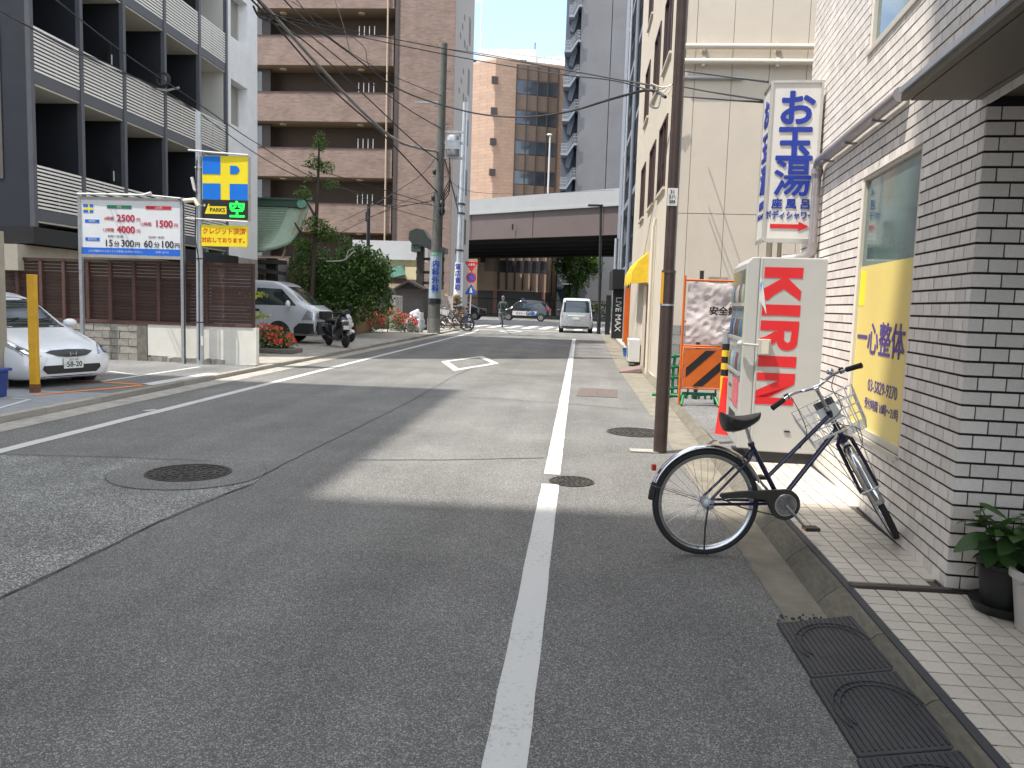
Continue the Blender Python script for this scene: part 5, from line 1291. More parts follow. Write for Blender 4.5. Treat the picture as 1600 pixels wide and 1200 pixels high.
WG.patch('trim_bar', M_chrome, [(-.42,.86),(.42,.86),(.44,.94),(-.44,.94)], 'B', .012, res=.1); WG.patch('licence_plate', M_plate, [(-.17,.70),(.17,.70),(.17,.83),(-.17,.83)], 'B', .02, res=.1)
WG.patch('bumper_gap', M_black, [(-.74,.27),(.74,.27),(.72,.34),(-.72,.34)], 'B', .006, res=.1)
for s_ in (-1,1): MB().ellip((.72,s_*.95,1.1),.06,.12,.1).build('wing_mirror', M_black, WG.t, smooth=60)
# black taxi
st = [(2.18,.28,.55,.5,.62,.72,.60,.80,.45),(2.05,.24,.74,.5,.78,.80,.74,.92,.58),(1.5,.22,.80,.5,.84,.90,.80,1.04,.64),(1.2,.22,.80,.5,.845,.95,.80,1.14,.64),(.6,.22,.80,.5,.845,1.0,.79,1.60,.62),(.1,.22,.80,.5,.845,1.02,.79,1.74,.63),(-.9,.22,.80,.5,.845,1.04,.79,1.74,.62),(-1.6,.24,.79,.55,.83,1.05,.77,1.62,.6),(-2.0,.28,.76,.58,.8,1.05,.74,1.30,.56),(-2.16,.34,.66,.6,.72,.9,.66,1.02,.5)]
TX = Car('black_taxi', 'black taxi with a white advertising strip crossing behind the zebra crossing', (-4.75,75.5,.0), pi, st, M_carb, 1.12, 'taxi')
TX.wheels((1.35,-1.35), .845, .32)
for v in 'LR':
    TX.patch('side_window', M_carglass, [(1.05,1.08),(.55,1.56),(-.1,1.62),(-.1,1.08)], v, .005, res=.15); TX.patch('side_window', M_carglass, [(-.2,1.08),(-.2,1.62),(-1.2,1.6),(-1.7,1.2),(-1.7,1.08)], v, .005, res=.15)
adv = TX.patch('advert_strip', M_wpaint, [(1.0,.46),(-.85,.46),(-1.05,.82),(1.0,.82)], 'L', .012, res=.3)
text('lettering','GO',.40,M_black,TX.t,(-.45,.875,.64),(-1,0,0),(0,0,1),.002,.015); text('lettering','タクシー',.22,M_dsteel,TX.t,(.30,.875,.64),(-1,0,0),(0,0,1),.002,.004)
MB().lathe([(.16,0),(.16,.006)],20,(-.72,.875,.64),'Y').build('badge', M_darkblue, TX.t)
MB().box(.1,.35,-.25,.25,1.75,1.90).build('roof_sign', mat('roof_sign_blue',(.05,.07,.3),.3,.1,5), TX.t, bevel=.02)
TX.patch('tail_light', M_tail, [(-1.92,.9),(-2.08,.9),(-1.95,1.25),(-1.82,1.25)], 'L', .008, res=.1)
st2 = [(2.2,.28,.6,.5,.66,.66,.62,.72,.5),(2.0,.22,.78,.5,.82,.74,.78,.82,.6),(1.2,.2,.84,.5,.87,.84,.82,.94,.68),(.9,.2,.84,.5,.87,.86,.82,1.0,.68),(.2,.2,.84,.5,.87,.9,.8,1.38,.6),(-.6,.2,.84,.5,.87,.92,.8,1.44,.58),(-1.3,.2,.84,.52,.87,.95,.8,1.2,.6),(-1.7,.24,.82,.55,.85,.96,.78,1.02,.64),(-2.2,.32,.66,.6,.72,.85,.66,.95,.55)]
SD = Car('black_sedan', 'black sedan on the cross street behind the road signs', (-10.6,73.0,.0), pi, st2, M_carb, 1.12)
SD.wheels((1.35,-1.35), .87, .32); SD.patch('side_window', M_carglass, [(.75,.98),(.2,1.28),(-.6,1.34),(-1.15,1.05),(-1.15,.98)], 'L', .005, res=.15); SD.patch('tail_light', M_tail, [(-1.95,.78),(-2.15,.78),(-2.12,.9),(-1.9,.9)], 'L', .01, res=.1)

# scooters in front of the van
def scooter(loc, rz, label, paint, sc=1):
    t = thing('scooter', label, 'scooter', loc, rz, 'scooters parked before the van'); t.scale = (sc,)*3
    for x in (-.60,.60):
        w = MB().torus((x,0,.23),.175,.055,(1,0,0),(0,0,1),28,10).build('wheel', M_rubber, t, smooth=60); MB().lathe([(.13,-.03),(.13,.03),(.03,.04)],16,(x,0,.23),'Y').build('rim', M_dsteel, w, smooth=50)
    MB().add(*(lambda V,F:(V,F))(*car_body([(-.98,.42,.05,.5,.08,.6,.08,.66,.05),(-.85,.38,.12,.5,.16,.62,.15,.74,.1),(-.4,.30,.16,.45,.19,.65,.17,.78,.12),(-.1,.22,.15,.3,.18,.5,.16,.66,.12),(.02,.20,.15,.24,.18,.28,.17,.33,.12),(.22,.20,.15,.24,.18,.28,.17,.33,.12)],4,3))).build('rear_body', paint, t, smooth=60)
    MB().add(*(lambda V,F:(V,F))(*car_body([(.22,.22,.15,.4,.2,.75,.18,.96,.10),(.36,.26,.17,.45,.23,.8,.19,1.02,.10),(.50,.40,.14,.55,.20,.8,.16,.95,.10),(.60,.52,.08,.6,.11,.74,.1,.82,.06)],4,3))).build('leg_shield', paint, t, smooth=60)
    MB().ellip((-.42,0,.80),.42,.15,.07).build('seat', M_sadl, t, smooth=60)
    MB().ellip((.60,0,.36),.22,.09,.10).build('front_mudguard', paint, t, smooth=60)
    hb = MB().tube([(.28,-.33,1.06),(.36,-.12,1.08),(.36,.12,1.08),(.28,.33,1.06)], .016, 8).ellip((.40,0,1.05),.12,.13,.09).build('handlebar', M_black, t, smooth=60)
    for s_ in (-1,1):
        MB().tube([(.33,s_*.22,1.08),(.31,s_*.27,1.26)], .007, 6).ellip((.30,s_*.29,1.30),.02,.07,.05).build('mirror', M_black, t, smooth=60); MB().tube([(.6,s_*.09,.24),(.47,s_*.07,.62)], .02, 8).build('fork', M_dsteel, t)
    MB().ellip((.535,0,.80),.07,.14,.07).build('headlight', M_lampg, t, smooth=60)
    MB().box(-1.02,-.72,-.17,.17,.82,1.08).build('top_box', M_black, t, bevel=.03); MB().cbox((.655,0,.62),.01,.2,.12).build('number_plate', M_wpaint, t)
    return t
q = G(541,541,.05)
scooter((q.x-.2,24.6,.05), radians(-48), 'black scooter with a top box parked on the kerb before the van', M_carb, 1.0)
scooter((-8.3,27.6,.05), radians(-30), 'white scooter half hidden behind the black scooter', M_carw, 1.0)
# ================================================================ SHRINE, GATE, SHED
M_copper = mat('green_copper', (.22,.29,.21), .7, .12, 5, .1, 30, stain=.3)
M_copper_l = mat('pale_copper', (.16,.36,.28), .6, .15, 6)
M_dwood = mat('dark_timber', (.045,.04,.036), .75, .25, 9, .3, 40)
M_plaster = mat('grey_plaster', (.48,.48,.50), .8, .05, 3)
M_tanw = mat('tan_timber', (.26,.17,.09), .7, .2, 9)
SH = thing('shrine_hall', 'shrine hall with a curved green copper roof and white wall behind the van', 'building', (-11.9, 33.0, 0))
x0, x1 = -5.0, .0
rl = MB(); rows = []
N = 12
for i in range(N+1):
    t = i/N; x = x0+(x1+.55-x0)*t
    for j in range(9):
        s = j/8; y = -2.1+2.5*s; z = 3.0+2.35*s**1.0+.30*(1-s)**3+ (.35*max(0,(t-.7)/.3)**2)*(1-s) - .12*sin(pi*s)
        rows.append((x, y, z))
rl.add(rows, [(i*9+j, (i+1)*9+j, (i+1)*9+j+1, i*9+j+1) for i in range(N) for j in range(8)])
ro = rl.build('roof', M_copper, SH, smooth=60); sm = ro.modifiers.new('solid','SOLIDIFY'); sm.thickness = .09; sm.offset = -1
sr = MB()
for j in range(0, 22):
    s = j/22; z = 3.0+2.35*s+.30*(1-s)**3-.12*sin(pi*s); sr.box(x0,x1-.3,-2.13+2.5*s,-2.11+2.5*s,z+.0,z+.05)
tag(sr.build('roof_sheets', M_copper, ro), kind='stuff')
MB().box(x0,x1+.3,.30,.62,5.32,5.62).box(x0,x1+.25,.24,.68,5.60,5.68).build('ridge', mat('ridge_green',(.05,.09,.065),.6,.15,6), SH)
MB().tube([(x1+.3,.2,5.45),(x1+.3,.75,5.45)], .20, 8).box(x1+.3,x1+.65,.35,.55,5.66,5.74).build('ridge_end', M_copper_l, SH)
MB().prism([(x1+.2,-1.9,3.05),(x1+.35,-1.9,3.35),(x1+.30,.3,5.3),(x1+.15,.3,5.0)], (.08,0,0)).build('bargeboard', M_tanw, SH)
MB().box(x0,-.55,-.9,3,0,3.1).build('wall', M_plaster, SH); MB().box(-.75,-.35,-.98,-.7,0,3.1).build('pillar', M_dwood, SH)
MB().box(x0,.1,-1.6,-.9,2.85,3.0).build('eave_beam', M_dwood, SH); MB().prism([(-1.5,-1.5,2.75),(.2,-1.5,2.55),(.2,-1.5,2.4),(-1.5,-1.5,2.6)],(0,.2,0)).build('eave_gutter', M_dwood, SH)
wn = MB().box(-1.45,-.85,-.98,-.9,1.75,2.45).build('window', M_tanw, SH)
for i in range(6): MB().box(-1.42+i*.1,-1.38+i*.1,-1.0,-.981,1.78,2.42).build('slat', M_wbrown, wn)
for i in range(3): MB().box(-1.43,-.87,-1.005,-1.0,1.88+i*.2,1.91+i*.2).build('slat', M_wbrown, wn)
MB().box(-.34,2.6,.5,3,0,3.2).build('side_wall', M_tanw, SH)
GT = thing('shrine_gate', 'tall dark timber gate with a heavy curved ridge next to the concrete utility pole', 'gate', (-8.0, 42.2, 0))
MB().box(-.45,-.1,-.2,.2,0,4.4).box(.35,.62,-.2,.2,0,4.2).build('post', M_dwood, GT)
MB().prism([(-.85,-.5,4.75),(-.80,-.5,5.15),(-.45,-.5,5.32),(-.05,-.5,5.25),(.20,-.5,4.85),(.75,-.5,4.45),(1.1,-.5,4.35),(1.1,-.5,4.05),(.5,-.5,4.15),(.0,-.5,4.35),(-.35,-.5,4.5),(-.6,-.5,4.45)],(0,1.0,0)).build('roof', mat('dark_copper',(.035,.045,.042),.6,.2,7), GT)
MB().box(-.70,-.2,-.45,.45,4.12,4.5).build('ridge_ornament', mat('ornament_green',(.06,.08,.075),.6,.2,7), GT)
for zz in (3.7,3.0,2.45): MB().box(-.5,1.0,-.1,.1,zz,zz+.14).build('tie_beam', M_dwood, GT)
MB().box(.62,.95,-.15,.25,2.2,4.1).build('side_board', M_dwood, GT)
MB().tube([(.35,-.3,3.3),(.75,-.3,3.9)], .05, 8).build('brace', M_copper_l, GT)
SD2 = thing('storage_shed', 'low dark grey shed with a small gabled roof beside the shrine gate', 'shed', (-9.6, 41.0, 0))
MB().box(-.9,1.72,0,1.6,0,2.15).build('wall', mat('shed_grey',(.085,.08,.08),.8,.1,4,.1,30), SD2)
for i in range(9): MB().box(-.88,1.70,-.012,-.002,.06+i*.235,.06+i*.235+.222).build('plank', mat('shed_plank',(.10,.092,.09),.8,.12,4,.2,40,rnd=.1), SD2)
MB().prism([(.25,-.4,2.15),(1.0,-.4,2.62),(1.85,-.4,2.2),(1.85,-.4,2.12),(1.0,-.4,2.5),(.25,-.4,2.05)],(0,1.2,0)).build('roof', M_dwood, SD2); MB().prism([(.45,-.2,2.16),(1.0,-.2,2.5),(1.65,-.2,2.16)],(0,.05,0)).build('gable', M_black, SD2)
OH = thing('shrine_office', 'white-banded shrine office with small green eaves behind the bushy tree', 'building', (-11.2, 45.5, 0))
MB().box(-1.5,2.1,0,2,0,3.9).build('wall', mat('office_tan',(.46,.39,.27),.8,.1,4), OH); MB().box(-1.6,2.3,-.3,2,3.85,4.9).build('fascia', mat('pale_fascia',(.56,.56,.58),.6,.05,3), OH)
MB().prism([(.5,-.9,3.3),(1.3,-.9,3.5),(1.55,-.9,3.0),(.6,-.9,2.75)],(0,.6,0)).build('roof', M_copper_l, OH); MB().box(.7,1.6,-.7,-.1,2.5,2.8).build('beam', M_wbrown, OH); MB().box(1.5,2.15,-.5,-.3,2.75,3.45).build('noren_board', mat('pale_yellow',(.75,.66,.42),.7,.05,3), OH)
PO = thing('grooved_pillar', 'grey grooved stone pillar rising from the red azaleas', 'pillar', (-8.75, 38.6, .05))
MB().box(-.28,.30,-.15,.15,0,1.72).build('shaft', mat('grey_stone',(.33,.34,.31),.8,.12,5,.2,40), PO, bevel=.015)
for i in range(4): MB().box(.02+i*.07,.05+i*.07,-.158,-.151,.05,1.68).build('groove', M_conc_d, PO)
bgp = thing('rubbish_bags', 'heap of white rubbish bags beside the concrete utility pole', 'rubbish bags', (-7.75, 38.2, .05))
M_bag = mat('white_bag', (.50,.52,.58), .35, .08, 6, .6, 14)
for (x,y,s,h) in ((-.1,0,.33,.42),(.22,.1,.30,.36),(-.25,.25,.26,.34),(.05,.15,.28,.30)):
    mb = MB().ellip((0,0,0),s,s*.8,h,22,16); mb.v = [(a*(1+.5*noise.noise(Vector((6*a+x*9,6*b,6*c))))+x,b*(1+.4*noise.noise(Vector((6*a,6*b+y*9,6*c))))+y,max(0,c*(1+.4*noise.noise(Vector((5*a+3,5*b,5*c+x)))) +h*.95)) for a,b,c in mb.v]
    if s == .28: mb.v = [(a,b,c+.5) for a,b,c in mb.v]
    mb.build('bag', M_bag, bgp, smooth=60)
MB().box(.30,.36,-.3,.5,0,.95).build('screen', M_wpaint, bgp)
tpz = P(576,320,40.5); tp_ = thing('pole', 'slim black pole standing behind the bushy tree', 'pole', (tpz.x, 40.5, .05)); MB().tube([(0,0,0),(0,0,tpz.z)], .09, 10).build('shaft', M_black, tp_, smooth=50); MB().box(-.14,-.05,-.06,.06,tpz.z-.9,tpz.z-.4).build('box', M_dsteel, tp_)

# ================================================================ TREES AND AZALEAS
def crown(name, blobs, n, size, m, parent, flat=.5):
    mb = MB()
    tot = sum(b[3]*b[4]*b[5] for b in blobs)
    for (cx, cy, cz, rx, ry, rz) in blobs:
        k = int(n*rx*ry*rz/tot)+6
        for _ in range(k):
            while True:
                a, b, c = random.uniform(-1,1), random.uniform(-1,1), random.uniform(-1,1)
                r2 = a*a+b*b+c*c
                if r2 < 1 and random.random() < .25+.75*r2: break
            wob = 1+.18*sin(5*a+3*c)*sin(4*b+2)
            p = Vector((cx+a*rx*wob, cy+b*ry*wob, cz+c*rz*wob)); s = size*random.uniform(.6,1.3)
            d = Vector((random.gauss(0,1), random.gauss(0,1), random.gauss(0,flat)-.25)).normalized(); sd_ = d.cross(Vector((random.gauss(0,.5),random.gauss(0,.5),1))).normalized()
            q = p+d*s; mid = p+d*s*.5+Vector((0,0,s*.08))
            mb.v += [tuple(p), tuple(mid+sd_*s*.28), tuple(q), tuple(mid-sd_*s*.28)]
            l = len(mb.v); mb.f.append((l-4,l-3,l-2,l-1)); mb.m.append(0)
    return mb.build(name, m, parent, raw=True)
M_lf1 = leaf_mat('tree_leaf', (.085,.17,.035), .5, .3); M_lf2 = leaf_mat('bush_leaf', (.095,.185,.055), .55, .3); M_lf3 = leaf_mat('far_leaf', (.075,.155,.028), .5, .3)
T1 = thing('clipped_tree', 'tall clipped tree with tufts of leaves on a thin trunk behind the van', 'tree', (-10.4, 31.2, .05))
MB().tube([(0,0,0),(-.05,0,1.6),(.02,.0,3.2),(.12,0,5.0),(.18,0,6.6),(.2,0,7.6)], [.12,.10,.085,.07,.05,.025], 10).tube([(.02,0,3.2),(-.4,-.1,3.9),(-.7,-.2,4.4)],[.08,.06,.03],8).tube([(.1,0,4.6),(-.25,0,5.2),(-.5,0,5.5)],[.06,.04,.02],8).tube([(.15,0,5.4),(.5,.1,5.9)],[.05,.02],8).tube([(.05,0,3.6),(.5,-.1,4.2)],[.06,.03],8).build('trunk', M_bark, T1, smooth=50)
crown('crown', [(.22,0,7.55,.28,.25,.42),(.0,0,6.75,.32,.3,.30),(.5,0,6.6,.32,.3,.26),(-.42,0,5.55,.36,.3,.28),(.65,.1,5.95,.34,.3,.18),(-.15,0,6.2,.2,.2,.2),(.1,-.1,4.35,.55,.4,.35),(.62,-.1,4.0,.45,.4,.33),(-.4,-.15,3.6,.4,.4,.3)], 2600, .12, M_lf1, T1)
T2 = thing('bushy_tree', 'broad bushy tree with willow-like leaves left of the shrine gate', 'tree', (-9.1, 32.0, .05))
tb = MB(); tb.tube([(0,0,0),(.0,0,.9),(.1,0,1.6)], [.14,.12,.09], 8)
for a in range(7):
    an = a*.9; tb.tube([(.05,0,1.0+.1*a),(.6*cos(an),.4*sin(an),1.9+.1*a),(1.2*cos(an),.7*sin(an),2.4+.12*a)], [.06,.045,.015], 6)
tb.build('trunk', M_bark, T2, smooth=50)
crown('crown', [(.0,0,2.2,1.6,1.0,1.1),(.9,-.2,2.7,.85,.7,.85),(-.9,.1,2.4,.8,.7,.8),(.0,.1,3.2,.75,.6,.6),(.5,-.3,3.3,.5,.4,.5),(1.2,0,1.6,.6,.6,.8),(-.9,-.2,1.4,.7,.6,.7),(.3,-.4,1.2,1.0,.5,.7),(1.35,-.1,2.6,.4,.4,.5),(-.2,-.2,3.75,.3,.3,.3),(-1.7,-.3,2.6,.75,.6,.75),(-1.9,-.3,1.7,.6,.5,.6),(-1.3,-.3,3.2,.5,.4,.4),(-2.1,-.2,3.1,.35,.3,.3)], 15000, .15, M_lf2, T2, .7)
BR = thing('bare_branch', 'pale bare branch sticking out across the bushy tree', 'branch', (-9.6, 31.3, 3.0)); MB().tube([(-.3,0,0),(.3,-.1,.02),(.5,-.1,.1),(.75,-.1,.35),(.9,-.1,.42)], [.025,.025,.03,.03,.015], 8).tube([(.5,-.1,.1),(.6,-.1,.45),(.85,-.1,.55)], [.02,.02,.01], 6).build('limb', mat('pale_bark',(.45,.43,.38),.8,.2,9), BR, smooth=50)
M_fl = leaf_mat('azalea_flower', (.55,.045,.075), .35, .2); M_fl2 = leaf_mat('azalea_orange', (.75,.12,.08), .35, .2)
def azalea(loc, label, blobs, n, nf, fl, size=.06):
    t = thing('azalea_bush', label, 'bush', loc, 0)
    st_ = MB()
    for b in blobs: st_.tube([(b[0],b[1],0),(b[0]+.05,b[1],b[2])], .02, 6)
    st_.build('stems', M_bark, t); crown('foliage', blobs, n, size*1.2, M_lf2, t); f = MB()
    for _ in range(nf):
        b = random.choice(blobs); a = random.random()*2*pi; c = random.uniform(-.2,1); r = sqrt(max(0,1-c*c))
        p = Vector((b[0]+b[3]*r*cos(a)*1.02, b[1]+b[4]*r*sin(a)*1.02, b[2]+b[5]*c*1.02)); s = size*random.uniform(.6,1)
        for k in range(5):
            an = 2*pi*k/5; u = Vector((cos(an),-.5,sin(an)*.9)).normalized(); w = u.cross(Vector((0,-1,0.2))).normalized()
            l = len(f.v); f.v += [tuple(p), tuple(p+u*s*.6+w*s*.3), tuple(p+u*s), tuple(p+u*s*.6-w*s*.3)]; f.f.append((l,l+1,l+2,l+3)); f.m.append(0)
    f.build('flowers', fl, t, raw=True)
    return t
azalea((-8.6,37.0,.05), 'long azalea bush full of red flowers in front of the shrine', [(-1.0,0,.5,.7,.5,.5),(-.2,.2,.6,.8,.5,.55),(.55,.5,.45,.6,.5,.45),(-1.6,-.6,.45,.5,.5,.45),(-.7,-1.0,.4,.6,.5,.4)], 4500, 520, M_fl, .075)
azalea((-8.15,21.2,.05), 'small azalea with pink-orange flowers at the end of the white wall', [(0,0,.35,.5,.4,.35),(.3,-.1,.28,.33,.3,.26),(-.3,.1,.40,.4,.3,.35)], 2200, 170, M_fl2, .06)
pl_ = thing('planter', 'low concrete planter holding the pink-orange azalea', 'planter', (-8.15,20.9,.05)); MB().box(-.75,.72,-.35,.55,0,.12).build('trough', M_conc_d, pl_, bevel=.02)
sp = thing('sapling', 'thin sapling with pale yellow-green leaves beside the fence end', 'shrub', (-8.35,20.2,.05)); MB().tube([(0,0,0),(.0,0,2.0)], .015, 6).build('stem', M_bark, sp); crown('foliage', [(.1,0,1.55,.35,.2,.06),(-.1,0,.95,.3,.2,.08),(.2,0,1.0,.3,.2,.06)], 160, .12, leaf_mat('lime_leaf',(.35,.42,.06),.4,.3), sp)
T3 = thing('street_tree', 'bright green street tree beyond the elevated road', 'tree', (.1, 118, 0))
MB().tube([(0,0,0),(0,0,4.2),(.3,0,7)], [.3,.25,.1], 8).tube([(0,0,4),(-2,0,6.5)],[.15,.05],6).tube([(0,0,4),(2,0,6.8)],[.15,.05],6).build('trunk', M_bark, T3, smooth=50)
crown('crown', [(0,0,7.5,3.2,2.5,2.4),(-2.0,0,7.6,1.6,1.5,1.3),(2.0,0,7.6,1.8,1.5,1.4),(.5,0,9.2,2.2,1.5,1.3),(.3,-.5,5.2,1.6,1.2,1.2),(-.8,-.5,3.6,1.1,1,1.1)], 5200, .42, M_lf3, T3)
hg = thing('hedge', 'strip of yellow-green shrubs behind the black lamp post', 'hedge', (3.2, 92, 0)); crown('foliage', [(0,0,1.3,1.8,.6,.9),(-2.2,0,1.2,1.4,.6,.8)], 900, .3, leaf_mat('hedge_leaf',(.20,.28,.03),.4,.3), hg)

# ================================================================ POLES, SIGNS
M_cpole = mat('concrete_pole', (.115,.115,.105), .85, .2, 4, .3, 60, stain=.35)
up_ = thing('utility_pole', 'concrete utility pole with equipment and a wrapped advertisement in front of the brick flats', 'utility pole', (-6.76, 38.0, .0))
pt = P(694,68,38.0)
ddx = pt.x+6.76
def pole_x(z): return ddx*z/pt.z
MB().tube([(0,0,0),(ddx,0,pt.z)], [.30,.155], 18).build('shaft', M_cpole, up_, smooth=50)
a = MB().tube([(pole_x(1.6),0,1.6),(pole_x(3.75),0,3.75)], [.30,.28], 20).build('advert_wrap', mat('advert_blue',(.30,.38,.42),.5,.06,3), up_, smooth=50)
MB().tube([(pole_x(3.72),0,3.72),(pole_x(3.85),0,3.85)], .292, 20).build('green_band', M_copper_l, a, smooth=50); MB().tube([(pole_x(1.45),0,1.45),(pole_x(1.7),0,1.7)], .31, 20).build('black_band', M_black, a, smooth=50)
for i, ch in enumerate('内科外科'): text('lettering', ch, .36, M_blue, a, (pole_x(3.3-.38*i)+.05,-.31,3.3-.38*i), R3, U3, .003, .012)
MB().tube([(0,0,.02),(0,0,.75)], .315, 20).build('base_guard', mat('guard',(.17,.17,.155),.8,.2,6), up_, smooth=50)
eq = MB(); x = pole_x(8.7); eq.lathe([(.30,0),(.32,.06),(.32,.8),(.28,.9)], 18, (x+.62,-.1,8.35)); eq.build('transformer', M_steel, up_, smooth=50)
MB().box(x+.30,x+.95,-.42,-.15,8.6,9.0).build('meter_box', M_steel, up_)
for zz in (8.2,8.9,9.4): MB().box(pole_x(zz)-.05,pole_x(zz)+1.1,-.06,.06,zz,zz+.1).build('cross_arm', M_steel, up_)
MB().box(pole_x(11)-1.3,pole_x(11)+.1,-.04,.04,10.75,10.83).build('cross_arm', M_steel, up_)
for i, (z_, s) in enumerate(((7.6,.1),(6.1,.16),(6.4,.12),(5.8,.18))): MB().ellip((pole_x(z_)-.22+.4*(i % 2),-.1,z_), s, s, s*1.4).build('junction', M_black, up_, smooth=60)
for i in range(10): MB().tube([(pole_x(5+.8*i)-.36,0,5+.8*i),(pole_x(5+.8*i)+.36,0,5+.8*i)], .014, 5).build('step_bolt', M_dsteel, up_)
for k in range(4):
    z0 = 8.2-.2*k; MB().tube(catmull([(pole_x(z0)+.5,-.3,z0),(pole_x(z0)+.55,-.35,z0-.9),(pole_x(z0)+.25,-.3,z0-1.6),(pole_x(z0)+.2,-.25,z0-2.6-.3*k)],4), .028, 5).build('dropper_cable', M_black, up_)
sp_ = thing('steel_pole', 'tall silver steel pole with a white vertical notice at the street corner', 'utility pole', (-7.85, 53.0, 0))
pt2 = P(727,160,53.0); dx2 = pt2.x+7.85
MB().tube([(0,0,0),(dx2*.24,0,4.2)], [.30,.26], 18).build('lower_section', mat('blue_grey_steel',(.40,.46,.52),.45,.08,4,metal=.5), sp_, smooth=50)
MB().tube([(dx2*.24,0,4.2),(dx2,0,pt2.z)], [.22,.16], 18).build('upper_section', M_steel, sp_, smooth=50)
MB().tube([(dx2*.05,0,1.9),(dx2*.24,0,4.15)], [.305,.275], 20).build('white_wrap', M_wpaint, sp_, smooth=50)
for i, ch in enumerate('質店買取'): text('lettering', ch, .42, M_blue, sp_, (dx2*.15,-.32,3.85-.45*i), R3, U3, .003, .01)
for zz in (4.9,7.3,7.9): MB().tube([(dx2*zz/15,0,zz),(dx2*zz/15+.01,0,zz+.12)], .26, 16).build('band', M_dsteel, sp_)
lp = P(936,522,46.0)
bl_ = thing('street_lamp', 'slim black street lamp with a flat head at the right corner of the crossing', 'street lamp', (1.33, 45.8, 0))
lt_ = P(939,322,45.8)
MB().tube([(0,0,0),(.0,0,1.1)], .115, 14).tube([(0,0,1.1),(lt_.x-1.33,0,lt_.z)], [.085,.07], 12).build('pole', M_black, bl_, smooth=50)
MB().box(lt_.x-1.33-.72,lt_.x-1.33+.12,-.15,.15,lt_.z-.02,lt_.z+.08).build('lamp_head', M_black, bl_, bevel=.02)
def road_sign(t, p, kind, s):
    pass
rs = thing('road_sign', 'cluster of red and blue road signs on a white post at the street corner', 'road sign', (-7.05, 53.2, 0))
MB().tube([(0,0,0),(.08,0,4.3)], .045, 10).build('post', M_wpaint, rs, smooth=50)
M_rblue = mat('road_blue', (.02,.09,.42), .4, .05, 4); M_rred = mat('road_red', (.55,.02,.03), .4, .05, 4)
MB().prism([(-.42,-.06,4.25),(.52,-.06,4.25),(.05,-.06,3.55)], (0,-.02,0)).build('stop_triangle', M_rred, rs); text('lettering','止まれ',.17,M_wpaint,rs,(.05,-.085,4.05),R3,U3,.002,.006)
MB().lathe([(.34,0),(.34,-.02)], 28, (.05,-.06,3.2), 'Y').build('round_sign', M_rred, rs); MB().lathe([(.26,0),(.26,-.01)], 28, (.05,-.082,3.2), 'Y').build('round_face', M_rblue, rs); MB().prism([(-.16,-.094,3.36),(-.10,-.094,3.41),(.26,-.094,3.05),(.20,-.094,3.0)],(0,-.004,0)).build('diagonal_bar', M_rred, rs)
MB().prism([(-.36,-.06,2.1),(.46,-.06,2.1),(.05,-.06,2.80)], (0,-.02,0)).build('crossing_triangle', M_rblue, rs); MB().prism([(-.06,-.083,2.2),(.16,-.083,2.2),(.10,-.083,2.5),(.05,-.083,2.55),(.0,-.083,2.5)],(0,-.004,0)).build('walker_symbol', M_wpaint, rs)

# ================================================================ PARKED BICYCLES AND ROCKERY at the far left corner
def simple_bike(loc, rz, label, paint):
    t = thing('bicycle', label, 'bicycle', loc, rz, 'bicycles at the far crossing')
    for x in (-.54,.54):
        w = MB().torus((x,0,.34),.325,.026,(1,0,0),(0,0,1),30,6).build('wheel', M_rubber, t, smooth=60); s = MB()
        for i in range(12): a = pi*i/6; s.tube([(x,0,.34),(x+.31*cos(a),0,.34+.31*sin(a))], .004, 4)
        s.build('spokes', M_rim, w)
    MB().tube([(-.54,0,.34),(-.08,0,.30),(.40,0,.86)], .024, 8).tube([(-.08,0,.30),(-.22,0,.80)], .022, 8).tube([(-.54,0,.34),(-.2,0,.70)], .016, 6).tube([(.54,0,.34),(.40,0,.90),(.36,0,1.0)], .022, 8).build('frame', paint, t, smooth=50)
    MB().ellip((-.24,0,.86),.14,.09,.05).build('saddle', M_black, t, smooth=60); MB().tube([(.25,-.27,1.02),(.36,-.1,1.05),(.36,.1,1.05),(.25,.27,1.02)], .016, 6).build('handlebar', M_chrome, t)
    MB().box(.46,.74,-.17,.17,.75,.98).build('basket', M_wire, t); MB().torus((-.54,0,.34),.37,.02,(1,0,0),(0,0,1),24,6).build('fender', M_dsteel, t, smooth=60)
    return t
simple_bike((-6.55,44.2,.0), radians(168), 'parked city bicycle with a dark frame by the far left kerb', M_dsteel).scale = (1.12,)*3
simple_bike((-7.2,45.6,.05), radians(150), 'parked bicycle with a pale frame leaning near the rockery', M_steel).scale = (1.1,)*3
RK = thing('rockery', 'pile of brown rough stones in front of the brick flats', 'rock pile', (-7.8, 49.5, 0))
M_rock = mat('brown_rock', (.20,.14,.095), .9, .3, 3, .6, 9, rnd=.25)
for i in range(46):
    h = random.random(); x, y, z_ = random.uniform(-1.25,1.15)*(1-.35*h), random.uniform(-.45,.6), .15+1.75*h
    mb = MB().ellip((0,0,0),random.uniform(.14,.27),random.uniform(.15,.25),random.uniform(.10,.2),9,7)
    mb.v = [(a*(1+.9*noise.noise(Vector((4*a+i,4*b,4*c))))+x, b*(1+.9*noise.noise(Vector((4*a+i,4*b,4*c+9))))+y, c*(1+.9*noise.noise(Vector((4*a,4*b+i,4*c))))+z_) for a,b,c in mb.v]; mb.build('stone', M_rock, RK)
MB().box(-.9,.9,.1,.8,0,1.3).build('core', M_rock, RK); 
NB = thing('notice_board', 'white poster board in front of the rockery', 'notice board', (-7.75, 47.5, .05)); 
for x in (-.42,.42): MB().tube([(x,0,0),(x,0,1.9)], .025, 6).build('post', M_wpaint, NB)
MB().box(-.42,.42,-.02,.02,.45,1.85).build('board', mat('poster_mix',(.5,.45,.42),.6,.6,3.5), NB)

